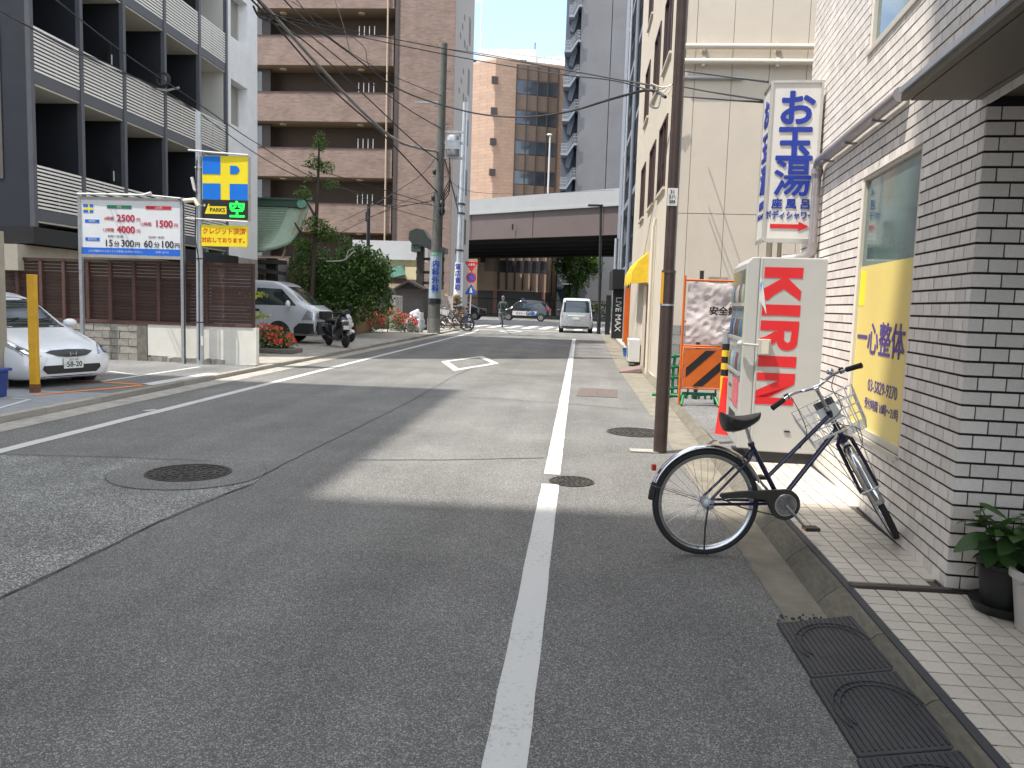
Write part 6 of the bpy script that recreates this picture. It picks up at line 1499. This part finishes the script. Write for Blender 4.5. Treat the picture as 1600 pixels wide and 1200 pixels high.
# ================================================================ BRICK FLATS
M_bk = brick_mat('brown_brick', (.27,.178,.140), (.19,.128,.105), (.23,.185,.158), .36, .12, .014, .16)
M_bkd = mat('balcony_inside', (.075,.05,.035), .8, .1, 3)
M_gstuc = mat('grey_stucco', (.30,.275,.26), .85, .05, 2, .1, 20)
M_trim = mat('dark_brown_trim', (.06,.045,.042), .6, .1, 3)
BA = thing('brick_flats', 'tall brown brick apartment block with dark balconies at the left street corner', 'building', (-8.75, 55, 0))
H = 42
w = MB(); w.box(-3.8,-1.0,0,9.4,0,H); w.build('brick_tower', M_bk, BA); MB().box(-1.0,0,.25,9.4,0,H).build('side_wall', M_gstuc, BA); MB().box(-1.0,-.0,0,.25,0,H).build('corner_strip', M_bk, BA)
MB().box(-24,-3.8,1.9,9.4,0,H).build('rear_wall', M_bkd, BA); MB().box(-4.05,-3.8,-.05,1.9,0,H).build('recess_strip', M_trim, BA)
ptops = [19.2-3.72*k for k in range(-6,6)]
for zt in ptops:
    if zt < 3: continue
    MB().box(-15.2,-4.15,-.0,.22,zt-1.92,zt).build('parapet', M_bk, BA); MB().box(-24,-15.75,.4,.6,zt-1.92,zt).build('parapet', M_bk, BA)
    MB().box(-15.3,-4.05,-.03,.26,zt,zt+.05).build('coping', M_trim, BA); MB().box(-15.6,-4.05,.22,1.9,zt-1.92,zt-1.75).build('balcony_floor', mat('balcony_ceiling',(.30,.22,.15),.8,.05,3), BA)
    for xx in (-14.4,-6.0,-8.9): MB().lathe([(.22,-.06),(.25,0)], 12, (xx+2.3,.9,zt-1.93)).build('ceiling_lamp', mat('lamp_pale',(.7,.6,.4),.5,.05,3), BA)
    f = MB().box(-15.1,-13.0,.85,.95,zt+.05,zt+1.75).build('window', M_trim, BA); MB().box(-15.0,-13.6,.83,.845,zt+.1,zt+1.7).build('pane', mat('green_glass',(.07,.09,.09),.1,.2,1,spec=.9), f)
    for k in range(4): MB().tube([(-6.6+.35*k,.3,zt),(-6.6+.35*k,.3,zt+.75)], .03, 5).build('clothes_pole', M_wpaint, BA)
    MB().tube([(-17.3,.6,zt-.1),(-15.9,.6,zt+1.85)], .08, 6).build('stair_rail', M_fin, BA)
for x, yy in ((-15.65,.0),(-15.3,-.02)): MB().box(x-.14,x+.14,yy,.4+yy,0,H).build('mullion', M_bk, BA)
for x in (-4.55,-16.1): MB().tube([(x,-.10,0),(x,-.10,H)], .06, 8).build('downpipe', mat('tan_pipe',(.45,.36,.27),.5,.05,3), BA, smooth=50)
for k in range(10):
    zb = 5+3.72*k
    MB().box(-.02,.012,4.2,4.9,zb,zb+.5).build('vent', M_black, BA); MB().box(-.02,.012,6.6,7.5,zb+1.0,zb+2.9).build('slit_window', M_black, BA)
    for (yy, zz) in ((2.2,0),(3.1,.9),(5.6,.2),(4.0,1.8)): MB().box(-.02,.012,yy,yy+.45,zb+zz,zb+zz+.35).build('vent', M_black, BA)

# ================================================================ ELEVATED EXPRESSWAY
M_par = mat('expressway_parapet', (.33,.34,.345), .8, .06, .6, stain=.2); M_gird = mat('girder_paint', (.118,.090,.084), .6, .12, .7, stain=.3, stain_col=(.06,.045,.04), sscale=.35)  # parapet grey lowered to stand in for a building's shadow across it
A = Vector((-11.95, 88.7, 0)); B = Vector((3.55, 78.0, 0)); dr2 = (B-A).normalized(); nn2 = Vector((-dr2.y, dr2.x, 0))
EX = thing('elevated_expressway', 'elevated expressway with pale parapet and brown girder crossing the end of the street', 'bridge', tuple(A), atan2(dr2.y, dr2.x))
MB().box(-60,60,0,.35,11.35,12.8).build('parapet', M_par, EX); MB().box(-60,60,-.12,.02,11.15,11.36).build('ledge', M_par, EX)
MB().box(-60,60,.15,.45,8.5,11.15).build('girder', M_gird, EX); MB().box(-60,60,.0,.6,8.44,8.52).build('flange', M_gird, EX)
for i in range(-7, 8): MB().box(i*8.6-.03,i*8.6+.03,.09,.16,8.52,11.15).build('stiffener', M_gird, EX)
M_under = mat('shaded_deck',(.022,.021,.022),.9,.2,.5)  # shade under the deck put into this colour, inner girders too
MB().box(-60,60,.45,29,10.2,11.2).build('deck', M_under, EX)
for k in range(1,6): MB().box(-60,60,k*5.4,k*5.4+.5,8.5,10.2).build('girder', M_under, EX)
MB().box(-60,60,28.5,28.9,8.45,12.6).build('far_parapet', M_gird, EX)
MB().tube([(6.2,-.2,9.9),(6.2,-.2,9.3)], .1, 8).build('drain', M_black, EX); 
for s in (-26,40): MB().box(s-1.5,s+1.5,8,20,0,8.5).build('pier', M_conc, EX)
ls = P(856,302,86); lt2 = P(858,212,86)
HL = thing('street_lamp', 'white lamp post rising from the expressway parapet', 'street lamp', (ls.x, 86, 12.8))
MB().tube([(0,0,0),(.02,0,lt2.z-12.8)], [.09,.07], 8).build('pole', M_wpaint, HL, smooth=50); MB().ellip((-.05,0,lt2.z-12.8+.1),.28,.16,.12).build('lamp_head', M_wpaint, HL, smooth=60); MB().box(-.3,.35,-.3,.1,-.4,.15).build('base_box', M_wpaint, HL)

# ================================================================ TAN OFFICE BLOCK beyond the expressway
M_tan = brick_mat('tan_tile', (.43,.285,.20), (.38,.25,.18), (.32,.22,.16), 1.0, .5, .03, .06)
M_tan2 = mat('tan_precast', (.50,.36,.27), .75, .05, .8)
M_gl2 = mat('office_glass', (.045,.055,.065), .08, .4, .35, spec=1.0)
TO = thing('office_building', 'tan tiled office building with a dark window grid beyond the expressway', 'building', (-14.07, 130, -.13)); TO.scale = (1.083,)*3
mb = MB(); mb.prism([(0,0,0),(10.4,3.6,0),(10.4,16,0),(-6,18,0),(-8.5,5.0,0)], (0,0,36.9)); mb.build('walls', M_tan, TO)
MB().prism([(0.05,.05,36.9),(10.3,3.7,36.9),(10.2,15,36.9),(-6,17,36.9),(-8,5.2,36.9)], (0,0,.25)).build('roof_edge', M_tan2, TO)
u = Vector((10.4,3.6,0)).normalized(); n_2 = Vector((u.y,-u.x,0))
def tq(s0, s1, z0, z1, d0, d1): 
    a = [u*s0+n_2*d0, u*s1+n_2*d0, u*s1+n_2*d1, u*s0+n_2*d1]; return MB().prism([(p.x,p.y,z0) for p in a], (0,0,z1-z0))
gs0, gs1 = 3.2, 9.6
for r in range(9):
    zt = 34.4-4.35*r
    if zt < 4: break
    wn = tq(gs0, gs1, zt-2.05, zt, .01, .06).build('window', M_trim, TO)
    for i in range(4):
        a = gs0+(gs1-gs0)*i/4; tq(a+.08, a+(gs1-gs0)/4-.08, zt-1.95, zt-.1, .06, .09).build('pane', M_gl2, wn)
    for i in range(4):
        a = gs0+(gs1-gs0)*i/4; tq(a+.06, a+(gs1-gs0)/4-.06, zt+.1, zt+2.2, .02, .10).build('spandrel', mat('brown_spandrel',(.16,.115,.085),.6,.1,1), TO)
for i in range(5): a = gs0+(gs1-gs0)*i/4; tq(a-.07, a+.07, 3, 36.5, .06, .2).build('mullion', M_trim, TO)
for r in range(8):
    zt = 34.5-4.4*r; tq(-.55,.35,zt-1,zt,-.2,.14).build('corner_window', M_trim, TO); MB().box(-5.6,-4.6,2.6,3.4,zt-2.2,zt-.6).build('bay_window', mat('grey_bay',(.28,.28,.29),.5,.1,2), TO)
MB().box(-3.5,5.5,6,12,37.1,40.2).build('plant_room', M_wpaint, TO)
for i in range(3): MB().box(-1.4+i*2.2,-.4+i*2.2,5.9,6.0,37.6,38.6).build('louvre', M_dsteel, TO)
MB().tube([(-3.2,7,37),(-3.2,7,48)], .10, 6).build('mast', M_wpaint, TO); MB().tube([(5.2,7,37),(5.2,7,41.5)], .08, 6).build('mast', M_dsteel, TO)
MB().tube([(-7,4.8,38.1),(0,.3,38.1),(10,3.9,38.0)], .06, 6).build('roof_rail', M_wpaint, TO)
for i in range(10): p = Vector((0,.3,37.1))+u*i*1.05; MB().tube([tuple(p), tuple(p+Vector((0,0,1)))], .05, 5).build('rail_post', M_wpaint, TO)
MB().ellip((-4.3,6,38.0),.8,.7,.7).build('roof_tank', M_dsteel, TO, smooth=60)
# its lower wing seen below the bridge
LW = thing('office_wing', 'beige precast low office wing with vertical fins seen under the expressway', 'building', (-10.0, 125, -.17)); LW.scale = (1.11,)*3
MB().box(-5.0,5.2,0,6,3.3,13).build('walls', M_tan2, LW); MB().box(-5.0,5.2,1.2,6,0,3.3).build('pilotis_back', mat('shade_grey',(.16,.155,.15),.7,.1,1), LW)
for i in range(7): MB().box(-1.95+i*1.13-.12,-1.95+i*1.13+.12,-.35,-.01,3.5,13).build('fin', M_trim, LW)
for i in range(6):
    x = -1.95+i*1.13; f = MB().box(x+.14,x+.99,-.02,.0,5.9,7.6).build('window', M_trim, LW); MB().box(x+.2,x+.93,-.035,-.021,6.0,7.5).build('pane', M_gl2, f)
MB().box(-4.6,-3.9,-.1,-.01,7.2,8.0).build('square_window', M_black, LW); MB().box(-4.0,-2.2,-.06,-.01,6.0,13).build('recess_panel', mat('taupe',(.25,.19,.15),.7,.05,1), LW)
for x in (-2.4,4.4): MB().box(x-.25,x+.25,0,.5,0,3.3).build('column', mat('pink_column',(.42,.20,.15),.6,.1,2), LW)
FR = thing('railing', 'dark railing along the far side of the cross street', 'railing', (-6, 100, 0)); 
for i in range(48): MB().tube([(-10+i*.5,0,0),(-10+i*.5,0,2.2)], .03, 4).build('bar', M_dsteel, FR)
for zz in (.2,2.1): MB().box(-10,13.5,-.04,.04,zz,zz+.1).build('rail', M_dsteel, FR)
CP = thing('concrete_pier', 'grey concrete wall with a dark arched opening left under the expressway', 'wall', (-14.2, 96, 0)); MB().box(-3.5,.9,0,2,0,8.4).build('wall', mat('pier_grey',(.36,.36,.34),.85,.08,.8), CP)
MB().prism([(-1.9,-.03,0),(.6,-.03,0),(.6,-.03,3.6),(.2,-.03,5.2),(-.6,-.03,5.9),(-1.4,-.03,5.4),(-1.9,-.03,4.2)],(0,.028,0)).build('arch_opening', M_black, CP)
GB = thing('grey_building', 'plain grey concrete building behind the street tree', 'building', (5.2, 126, 0)); MB().box(-5.5,9,0,8,0,14).build('walls', mat('mid_grey_wall',(.34,.33,.31),.85,.08,.8), GB); dr3 = MB().box(-.6,1.6,-.06,-.01,0,3.6).build('doorway', M_black, GB); MB().box(2.0,2.5,-.3,0,0,5.3).box(2.0,4.5,-.3,0,5.0,5.5).build('orange_frame', mat('orange_frame',(.42,.16,.07),.6,.1,1), GB); MB().box(2.6,4.6,-.05,-.01,.5,4.9).build('shutter', M_cream, GB)
ES = thing('outside_stair', 'white steel outside stair beside the street tree', 'stair', (-2.76, 121, -.09)); ES.scale = (1.06,)*3
for k in range(2):
    MB().prism([(0,0,4.6+3*k),(2.2,0,6.6+3*k),(2.2,0,6.9+3*k),(0,0,4.9+3*k)],(0,1.2,0)).build('flight', M_par, ES); 
    for i in range(9): MB().box(.1+i*.25,.14+i*.25,-.03,.0,4.9+.22*i+3*k,6.0+.22*i+3*k).build('baluster', M_par, ES)
    MB().box(-.2,2.4,0,1.2,4.5+3*k,4.7+3*k).build('landing', M_par, ES)
MB().box(-.4,-.2,0,1.4,0,11).build('post', M_dsteel, ES)

# ================================================================ GREY TOWER WITH OUTSIDE STAIRS
M_gtow = mat('grey_tower', (.155,.155,.165), .85, .10, .35, .1, 6, stain=.15)
M_gst = mat('stair_bluegrey', (.22,.25,.29), .7, .08, .8); M_gst2 = mat('stair_dark', (.085,.10,.125), .8, .1, .8)
GTW = thing('grey_tower', 'tall grey concrete tower with stacked outside stair landings beyond the expressway', 'building', (-.81, 122, -.2)); GTW.scale = (1.13,)*3
MB().box(0,3.9,0,20,0,58).box(4.0,6.1,0,20,0,58).box(6.2,12,0,20,0,58).build('wall', M_gtow, GTW); MB().box(.1,12,.15,19.9,0,57.9).build('joint', M_black, GTW)
MB().box(-2.0,0,1.8,4,0,58).build('stair_core', M_gst2, GTW)
for k in range(13):
    z0 = 4.0+4.35*k
    if z0 > 36: dxx = min(1.7, (z0-36)*.16)
    else: dxx = 0
    MB().prism([(-2.05+dxx,-.5,z0-.25),(-1.2+dxx*.5,-.5,z0-.25),(-.35,-.5,z0+1.05),(0,-.5,z0+1.05),(0,-.5,z0+1.3),(-.45,-.5,z0+1.3),(-1.25+dxx*.5,-.5,z0+.05),(-2.05+dxx,-.5,z0+.05)], (0,2.3,0)).build('landing', M_gst, GTW)
    bl2 = MB()
    for i in range(12):
        x = -2.0+dxx+i*(2-dxx)/12; zb = z0+.05+1.25*min(1,max(0,(x+1.25)/.85)); bl2.box(x,x+.04,-.5,-.46,zb,zb+1.15)
    for q_ in (.4,.8,1.15): bl2.prism([(-2.05+dxx,-.52,z0+.05+q_),(-1.25,-.52,z0+.05+q_),(-.45,-.52,z0+1.3+q_),(0,-.52,z0+1.3+q_),(0,-.52,z0+1.35+q_),(-.45,-.52,z0+1.35+q_),(-1.25,-.52,z0+.1+q_),(-2.05+dxx,-.52,z0+.1+q_)],(0,.04,0))
    bl2.build('balustrade', M_par, GTW)
    MB().prism([(-1.3,.6,z0-.3),(-.4,.6,z0+1.0),(-.4,.6,z0+.1),(-.9,.6,z0-1.8),(-1.4,.6,z0-1.6)],(0,.9,0)).build('stair_flight', M_gst2, GTW)

# ================================================================ DARK HOTEL FRONT on the right, sign and orange fence
HT = thing('hotel_building', 'narrow dark blue-grey hotel front with balconies and pipes past the cream building', 'building', (2.25, 28.2, 0))
M_hb = mat('hotel_bluegrey', (.20,.225,.265), .6, .08, .8); M_hd = mat('hotel_dark', (.030,.035,.042), .5, .15, 1.5)
MB().box(.55,10,0,18.5,0,40).build('core', M_hd, HT)
MB().box(.0,.6,.0,2.3,2.9,40).build('near_pier', M_hb, HT); MB().box(.05,.6,.0,2.2,0,2.88).build('near_base', M_hd, HT)
MB().box(-.05,.6,15.2,18.5,3.4,40).build('far_pier', M_hb, HT); MB().box(-.02,.6,15.3,18.4,0,3.38).build('far_base', M_hb, HT)
for k in range(10):
    z0 = 3.2+3.1*k
    MB().box(-.05,.55,2.35,15.15,z0,z0+.25).build('slab', M_hb, HT)
    bb3 = MB(); 
    for i in range(26): bb3.box(-.03,.0,2.4+i*.49,2.43+i*.49,z0+.25,z0+1.3)
    bb3.box(-.04,.01,2.35,15.15,z0+1.3,z0+1.36); bb3.build('balustrade', M_hd, HT)
    for yy in (3.2,9.0):
        MB().box(.05,.4,yy,yy+.85,z0+.27,z0+.95).build('condenser', M_wpaint, HT)
    for yy in (5.0,11): MB().box(.50,.548,yy,yy+1.8,z0+.3,z0+2.5).build('window', M_glass, HT)
MB().tube([(-.12,6.8,0),(-.12,6.8,40)], .09, 10).build('downpipe', M_hb, HT, smooth=50); MB().tube([(-.08,12.5,0),(-.08,12.5,40)], .07, 8).build('downpipe', M_steel, HT, smooth=50)
MB().box(-.6,.0,9.5,13.5,2.4,3.3).build('entrance_canopy', M_black, HT)
OF = thing('panel_fence', 'rusty orange temporary panel fence along the right pavement', 'fence', (1.98, 29.6, .07))
me_ = MB().box(-.012,.012,-.5,.5,-.5,.5).mesh('panel', mat('rust_orange',(.27,.070,.035),.6,.2,3,rnd=.15,stain=.3))
for i in range(9): inst('panel', me_, OF, (.012*(i % 2)+.03*i*.55, i*.62+.3, 1.1), (0,0,-.03), (1,.60,2.1))
for i in range(5): MB().tube([(-.03+.033*i,i*1.24,0),(-.03+.033*i,i*1.24,2.25)], .03, 6).build('post', M_orange, OF)
LM_ = thing('hotel_sign', 'black upright sign with white sideways lettering on the right pavement', 'sign', (1.72, 38.2, .07))
MB().box(0,.52,0,.25,0,2.35).build('panel', M_black, LM_); text('lettering','LIVE MAX',.38,M_wpaint,LM_,(.27,-.006,1.15),(0,0,-1),(1,0,0),.003,.006)
gpz = thing('grey_post', 'slim grey post on the right pavement before the crossing', 'post', (1.95,42.0,.07)); MB().tube([(0,0,0),(0,0,5)], .10, 10).build('shaft', M_steel, gpz, smooth=50)
bpz = thing('black_bollard', 'black square post next to the slim grey post', 'bollard', (1.72,43.2,.07)); MB().box(-.13,.13,-.13,.13,0,2.1).build('shaft', M_black, bpz)

# ================================================================ PEOPLE
def person(name_label, loc, rz, sc, joints, edges, cloth, skin, hair, extra=None):
    t = thing('person', name_label, 'person', loc, rz); t.scale = (sc,)*3
    me = bpy.data.meshes.new('body'); me.from_pydata([j[0] for j in joints], edges, []); me.materials.append(cloth)
    o = bpy.data.objects.new('body', me); COL.objects.link(o); o.parent = t
    m = o.modifiers.new('skin', 'SKIN'); m.use_smooth_shade = True; m.branch_smoothing = .3
    for i, j in enumerate(joints): me.skin_vertices[0].data[i].radius = (j[1], j[2] if len(j) > 2 else j[1]); me.skin_vertices[0].data[i].use_root = (i == 0)
    o.modifiers.new('sub', 'SUBSURF').levels = 1
    return t
M_skin = mat('skin', (.45,.28,.20), .5, .05, 8); M_hair = mat('dark_hair', (.02,.016,.014), .5, .1, 20); M_jack = mat('dark_green_jacket', (.035,.055,.05), .8, .15, 8); M_gtr = mat('grey_trousers', (.13,.13,.14), .8, .1, 8); M_nvy = mat('navy_jacket', (.018,.022,.06), .8, .15, 8)
# cyclist riding away: hips on the saddle, one leg low, arms to the bars (local +y is forward)
J = [((0,-.12,.95),.135,.12),((0,-.02,1.18),.14,.11),((0,.05,1.38),.165,.11),((0,.09,1.50),.075,.07),((0,.12,1.58),.05,.05),
     ((-.19,.06,1.42),.06),((-.28,.18,1.18),.05),((-.26,.40,1.06),.036),((.19,.06,1.42),.06),((.28,.18,1.18),.05),((.26,.40,1.06),.036),
     ((-.10,-.10,.90),.10),((-.12,.22,.66),.068),((-.11,.05,.24),.045),((-.11,.18,.18),.04),((.10,-.10,.90),.10),((.12,.28,.82),.07),((.11,.12,.46),.048),((.11,.25,.42),.04)]
E_ = [(0,1),(1,2),(2,3),(3,4),(2,5),(5,6),(6,7),(2,8),(8,9),(9,10),(0,11),(11,12),(12,13),(13,14),(0,15),(15,16),(16,17),(17,18)]
cp_ = G(784,511)
PC = person('cyclist in a dark jacket riding away over the crossing', (cp_.x, 53.5, 0), .12, 1.14, J, E_, M_jack, M_skin, M_hair)
MB().ellip((0,.13,1.68),.085,.105,.125,14,10).build('head', M_skin, PC, smooth=60)
MB().ellip((0,.12,1.72),.098,.115,.11,14,10).build('helmet', mat('grey_helmet',(.10,.10,.11),.4,.1,9), PC, smooth=60)
MB().box(-.13,.13,-.22,-.02,1.12,1.42).build('backpack', M_black, PC, bevel=.04)
for s, k in ((-1,11),(1,15)):
    MB().tube([J[k][0],J[k+1][0],J[k+2][0]], [.115,.082,.058], 10).build('trouser_leg', M_gtr, PC, smooth=60)
cb = simple_bike((cp_.x, 53.5, 0), pi/2+.12, 'bicycle ridden by the cyclist on the crossing', M_dsteel); cb.scale = (1.12,)*3
# crouching figure by the parked bicycles
J2 = [((0,0,.34),.16,.14),((0,.05,.58),.15,.12),((0,.12,.80),.16,.10),((0,.18,.92),.065),((0,.21,.99),.05),((-.19,.14,.80),.06),((-.25,.34,.60),.05),((-.12,.48,.55),.035),((.19,.14,.80),.06),((.25,.34,.60),.05),((.12,.48,.55),.035),((-.12,.05,.30),.10),((-.17,.42,.44),.07),((-.15,.26,.08),.05),((-.15,.40,.05),.04),((.12,.05,.30),.10),((.17,.42,.44),.07),((.15,.26,.08),.05),((.15,.40,.05),.04)]
P2 = person('person in a navy jacket crouching beside the parked bicycles', (-6.4, 46.3, .02), -.5, 1.08, J2, E_, M_nvy, M_skin, M_hair)
MB().ellip((0,.24,1.09),.085,.105,.12,14,10).build('head', M_skin, P2, smooth=60); MB().ellip((0,.215,1.12),.095,.11,.115,14,10).build('hair', mat('brown_hair',(.07,.04,.025),.5,.1,20), P2, smooth=60)

# ================================================================ OVERHEAD CABLES
M_cab = mat('cable_sheath', (.025,.025,.026), .6, .1, 9); M_cab2 = mat('grey_cable', (.22,.21,.19), .6, .2, 20)
def cable(pts, r, label, m=None, twist=False):
    P3 = [P(u_, v_, y_) for u_, v_, y_ in pts]; c = catmull(P3, 10); o = P3[0]
    t = thing('overhead_cable', label, 'cable', tuple(o), 0, 'overhead cables')
    MB().tube([p-o for p in c], r*1.25, 6).build('strand', m or M_cab, t, smooth=60)
    if twist:
        off = [p-o+Vector((0, r*1.4*cos(i*1.2), r*1.4*sin(i*1.2))) for i, p in enumerate(c)]; MB().tube(off, r*.5, 5).build('binding', M_cab2, t, smooth=60)
cable([(396,-8,24),(430,27,25.5),(500,105,29),(570,178,33),(625,222,36),(683,237,37.8)], .045, 'thick spiral-bound cable sagging from upper left to the concrete pole', M_cab2, True)
cable([(388,-6,24),(440,50,26),(520,140,30),(600,212,35),(683,300,37.8)], .025, 'thin cable just below the spiral-bound cable')
cable([(440,-5,30),(475,30,31),(545,82,33),(625,140,34),(720,172,32),(800,183,28),(880,176,24),(955,155,20),(1012,141,17.2),(1040,152,16.2)], .024, 'heavy cable swinging across the street to the cream building')
cable([(420,22,25),(560,50,27),(700,77,27),(860,105,22),(1040,138,16.2)], .012, 'upper of two thin wires crossing the street to the cream building')
cable([(420,26,25),(560,57,27),(700,86,27),(860,114,22),(960,126,19),(1040,150,16.2)], .012, 'lower of two thin wires crossing the street to the cream building')
cable([(400,-4,24),(415,15,24.5),(432,27,25.5)], .02, 'short slack cable loop at the top left junction')
cable([(0,17,15),(140,92,19),(270,150,23),(403,242,28),(480,282,31),(560,310,34),(680,345,37.8)], .012, 'thin wire passing the louvred balconies')
cable([(88,0,16),(190,80,19),(300,155,23),(403,225,28),(520,290,32),(680,322,37.8)], .012, 'thin wire crossing in front of the price board building')
cable([(-10,10,15),(100,70,18),(190,110,20),(300,170,24)], .010, 'upper faint wire across the dark apartment block')
cable([(523,0,31),(535,35,31.5),(548,85,32.5)], .014, 'pale hanging wire joining the heavy cable', M_cab2)
cable([(455,2,30),(560,65,33),(575,100,34),(590,145,35)], .010, 'faint wire in front of the brick balconies')
cable([(690,232,37.8),(740,300,45),(960,297,60)], .010, 'faint wire running off past the expressway')
cable([(403,428,31),(470,395,33),(620,320,38),(680,300,37.8)], .010, 'thin wire rising from the shrine roof to the concrete pole')
cable([(560,345,36),(620,325,37),(680,312,37.8)], .012, 'short service wire behind the black pole')
cable([(1050,132,15.9),(1100,142,14),(1195,157,9)], .010, 'upper thin wire entering behind the bath-house sign'); cable([(1050,150,15.9),(1120,155,13),(1195,160,9)], .010, 'lower thin wire entering behind the bath-house sign')
for q_, r__, l_ in (
  ([(508,277,33),(577,313,36),(613,322,37),(675,315,37.8)], .014, 'slack wire looping to the concrete pole above the black pole'),
  ([(470,258,32),(527,275,34),(627,305,37),(675,320,37.8)], .014, 'wire running just under the lowest brick balcony to the concrete pole'),
  ([(534,345,36),(572,327,37),(627,294,38.5),(664,268,39.5),(690,232,37.8)], .014, 'wire climbing from the bushy tree to the transformer'),
  ([(690,232,37.8),(706,290,42),(716,330,50)], .03, 'short drop cable between the concrete pole and the silver pole'),
  ([(412,30,25),(470,60,28),(560,140,32),(640,215,36),(684,250,37.8)], .02, 'dark cable hanging close under the spiral-bound cable'),
  ([(425,20,25.5),(480,52,29),(556,112,33),(640,172,36),(688,200,37.8)], .018, 'dark cable above the spiral-bound cable'),
  ([(460,-4,28),(520,62,32),(600,112,35),(690,150,37.8)], .012, 'thin wire reaching the upper part of the concrete pole'),
  ([(396,10,24),(405,26,24.5),(420,30,25),(430,27,25.5)], .03, 'looped jumper cable at the top left junction'),
  ([(690,75,37.8),(760,85,31),(880,108,23),(1012,132,17.2)], .012, 'wire from the top of the concrete pole to the cream building'),
  ([(1062,110,16),(1120,118,13),(1200,128,9)], .010, 'thin wire above the pipes of the cream building')): cable(q_, r__, l_)
cl = thing('cable_anchor', 'cluster of insulators and anchor fittings at the cream building corner', 'insulator', tuple(P(1033,140,16.2)))
for i in range(5): MB().tube([(-.2+.08*i,-.03,.1-.05*i),(.08+.04*i,-.03,.0+.03*i)], .018, 6).build('insulator', mat('porcelain',(.55,.48,.40),.3,.1,9), cl, smooth=50)
MB().tube(catmull([(-.1,0,-.05),(-.2,-.05,-.3),(-.05,-.05,-.35),(.0,0,-.1)],4), .02, 6).build('loop', M_cab2, cl)
PK = P(262,132,25.3)
pe_ = thing('utility_pole', 'slim pole with a cable coil standing before the white end of the apartment block', 'utility pole', (P(318,185,25.6).x, 25.6, 0))
MB().tube([(0,0,0),(0,0,P(318,185,25.6).z)], .13, 12).build('shaft', mat('bluegrey_pole',(.30,.33,.35),.6,.1,4), pe_, smooth=50)
cc2 = thing('cable_coil', 'black coil of spare cable hanging before the louvred balconies', 'cable coil', tuple(P(255,125,22)))
for k in range(3): MB().torus((0,-.02*k,0),.20-.02*k,.022,(1,0,0),(0,0,1),24,6).build('turn', M_cab, cc2, smooth=60)
MB().tube([(-.4,0,-.22),(-.15,0,-.25),(.1,0,-.28),(.45,0,-.2)], .03, 6).build('clamp', M_alu, cc2)

# ================================================================ BUILDINGS ON THE LEFT BEHIND THE CAMERA (they cast the foreground shade)
def block(name, label, x0, x1, y0, y1, h):
    t = thing(name, label, 'building', (x1, y1, 0)); MB().box(x0-x1,0,y0-y1,0,0,h).build('walls', M_gstuc, t)
    for k in range(int(h/3)-1):
        for yy in range(int((y1-y0)/3)):
            MB().box(.0,.03,y0-y1+1+yy*3,y0-y1+2.6+yy*3,2+k*3,3.5+k*3).build('window', M_glass, t)
    return t
block('tower_block', 'tall grey block at the left behind the viewpoint', -26, -10.2, -22, -1.9, 36)
block('mid_rise_block', 'grey block bordering the near side of the parking lot', -26, -13.03, -1.85, 8.0, 27.6)
flush_texts()
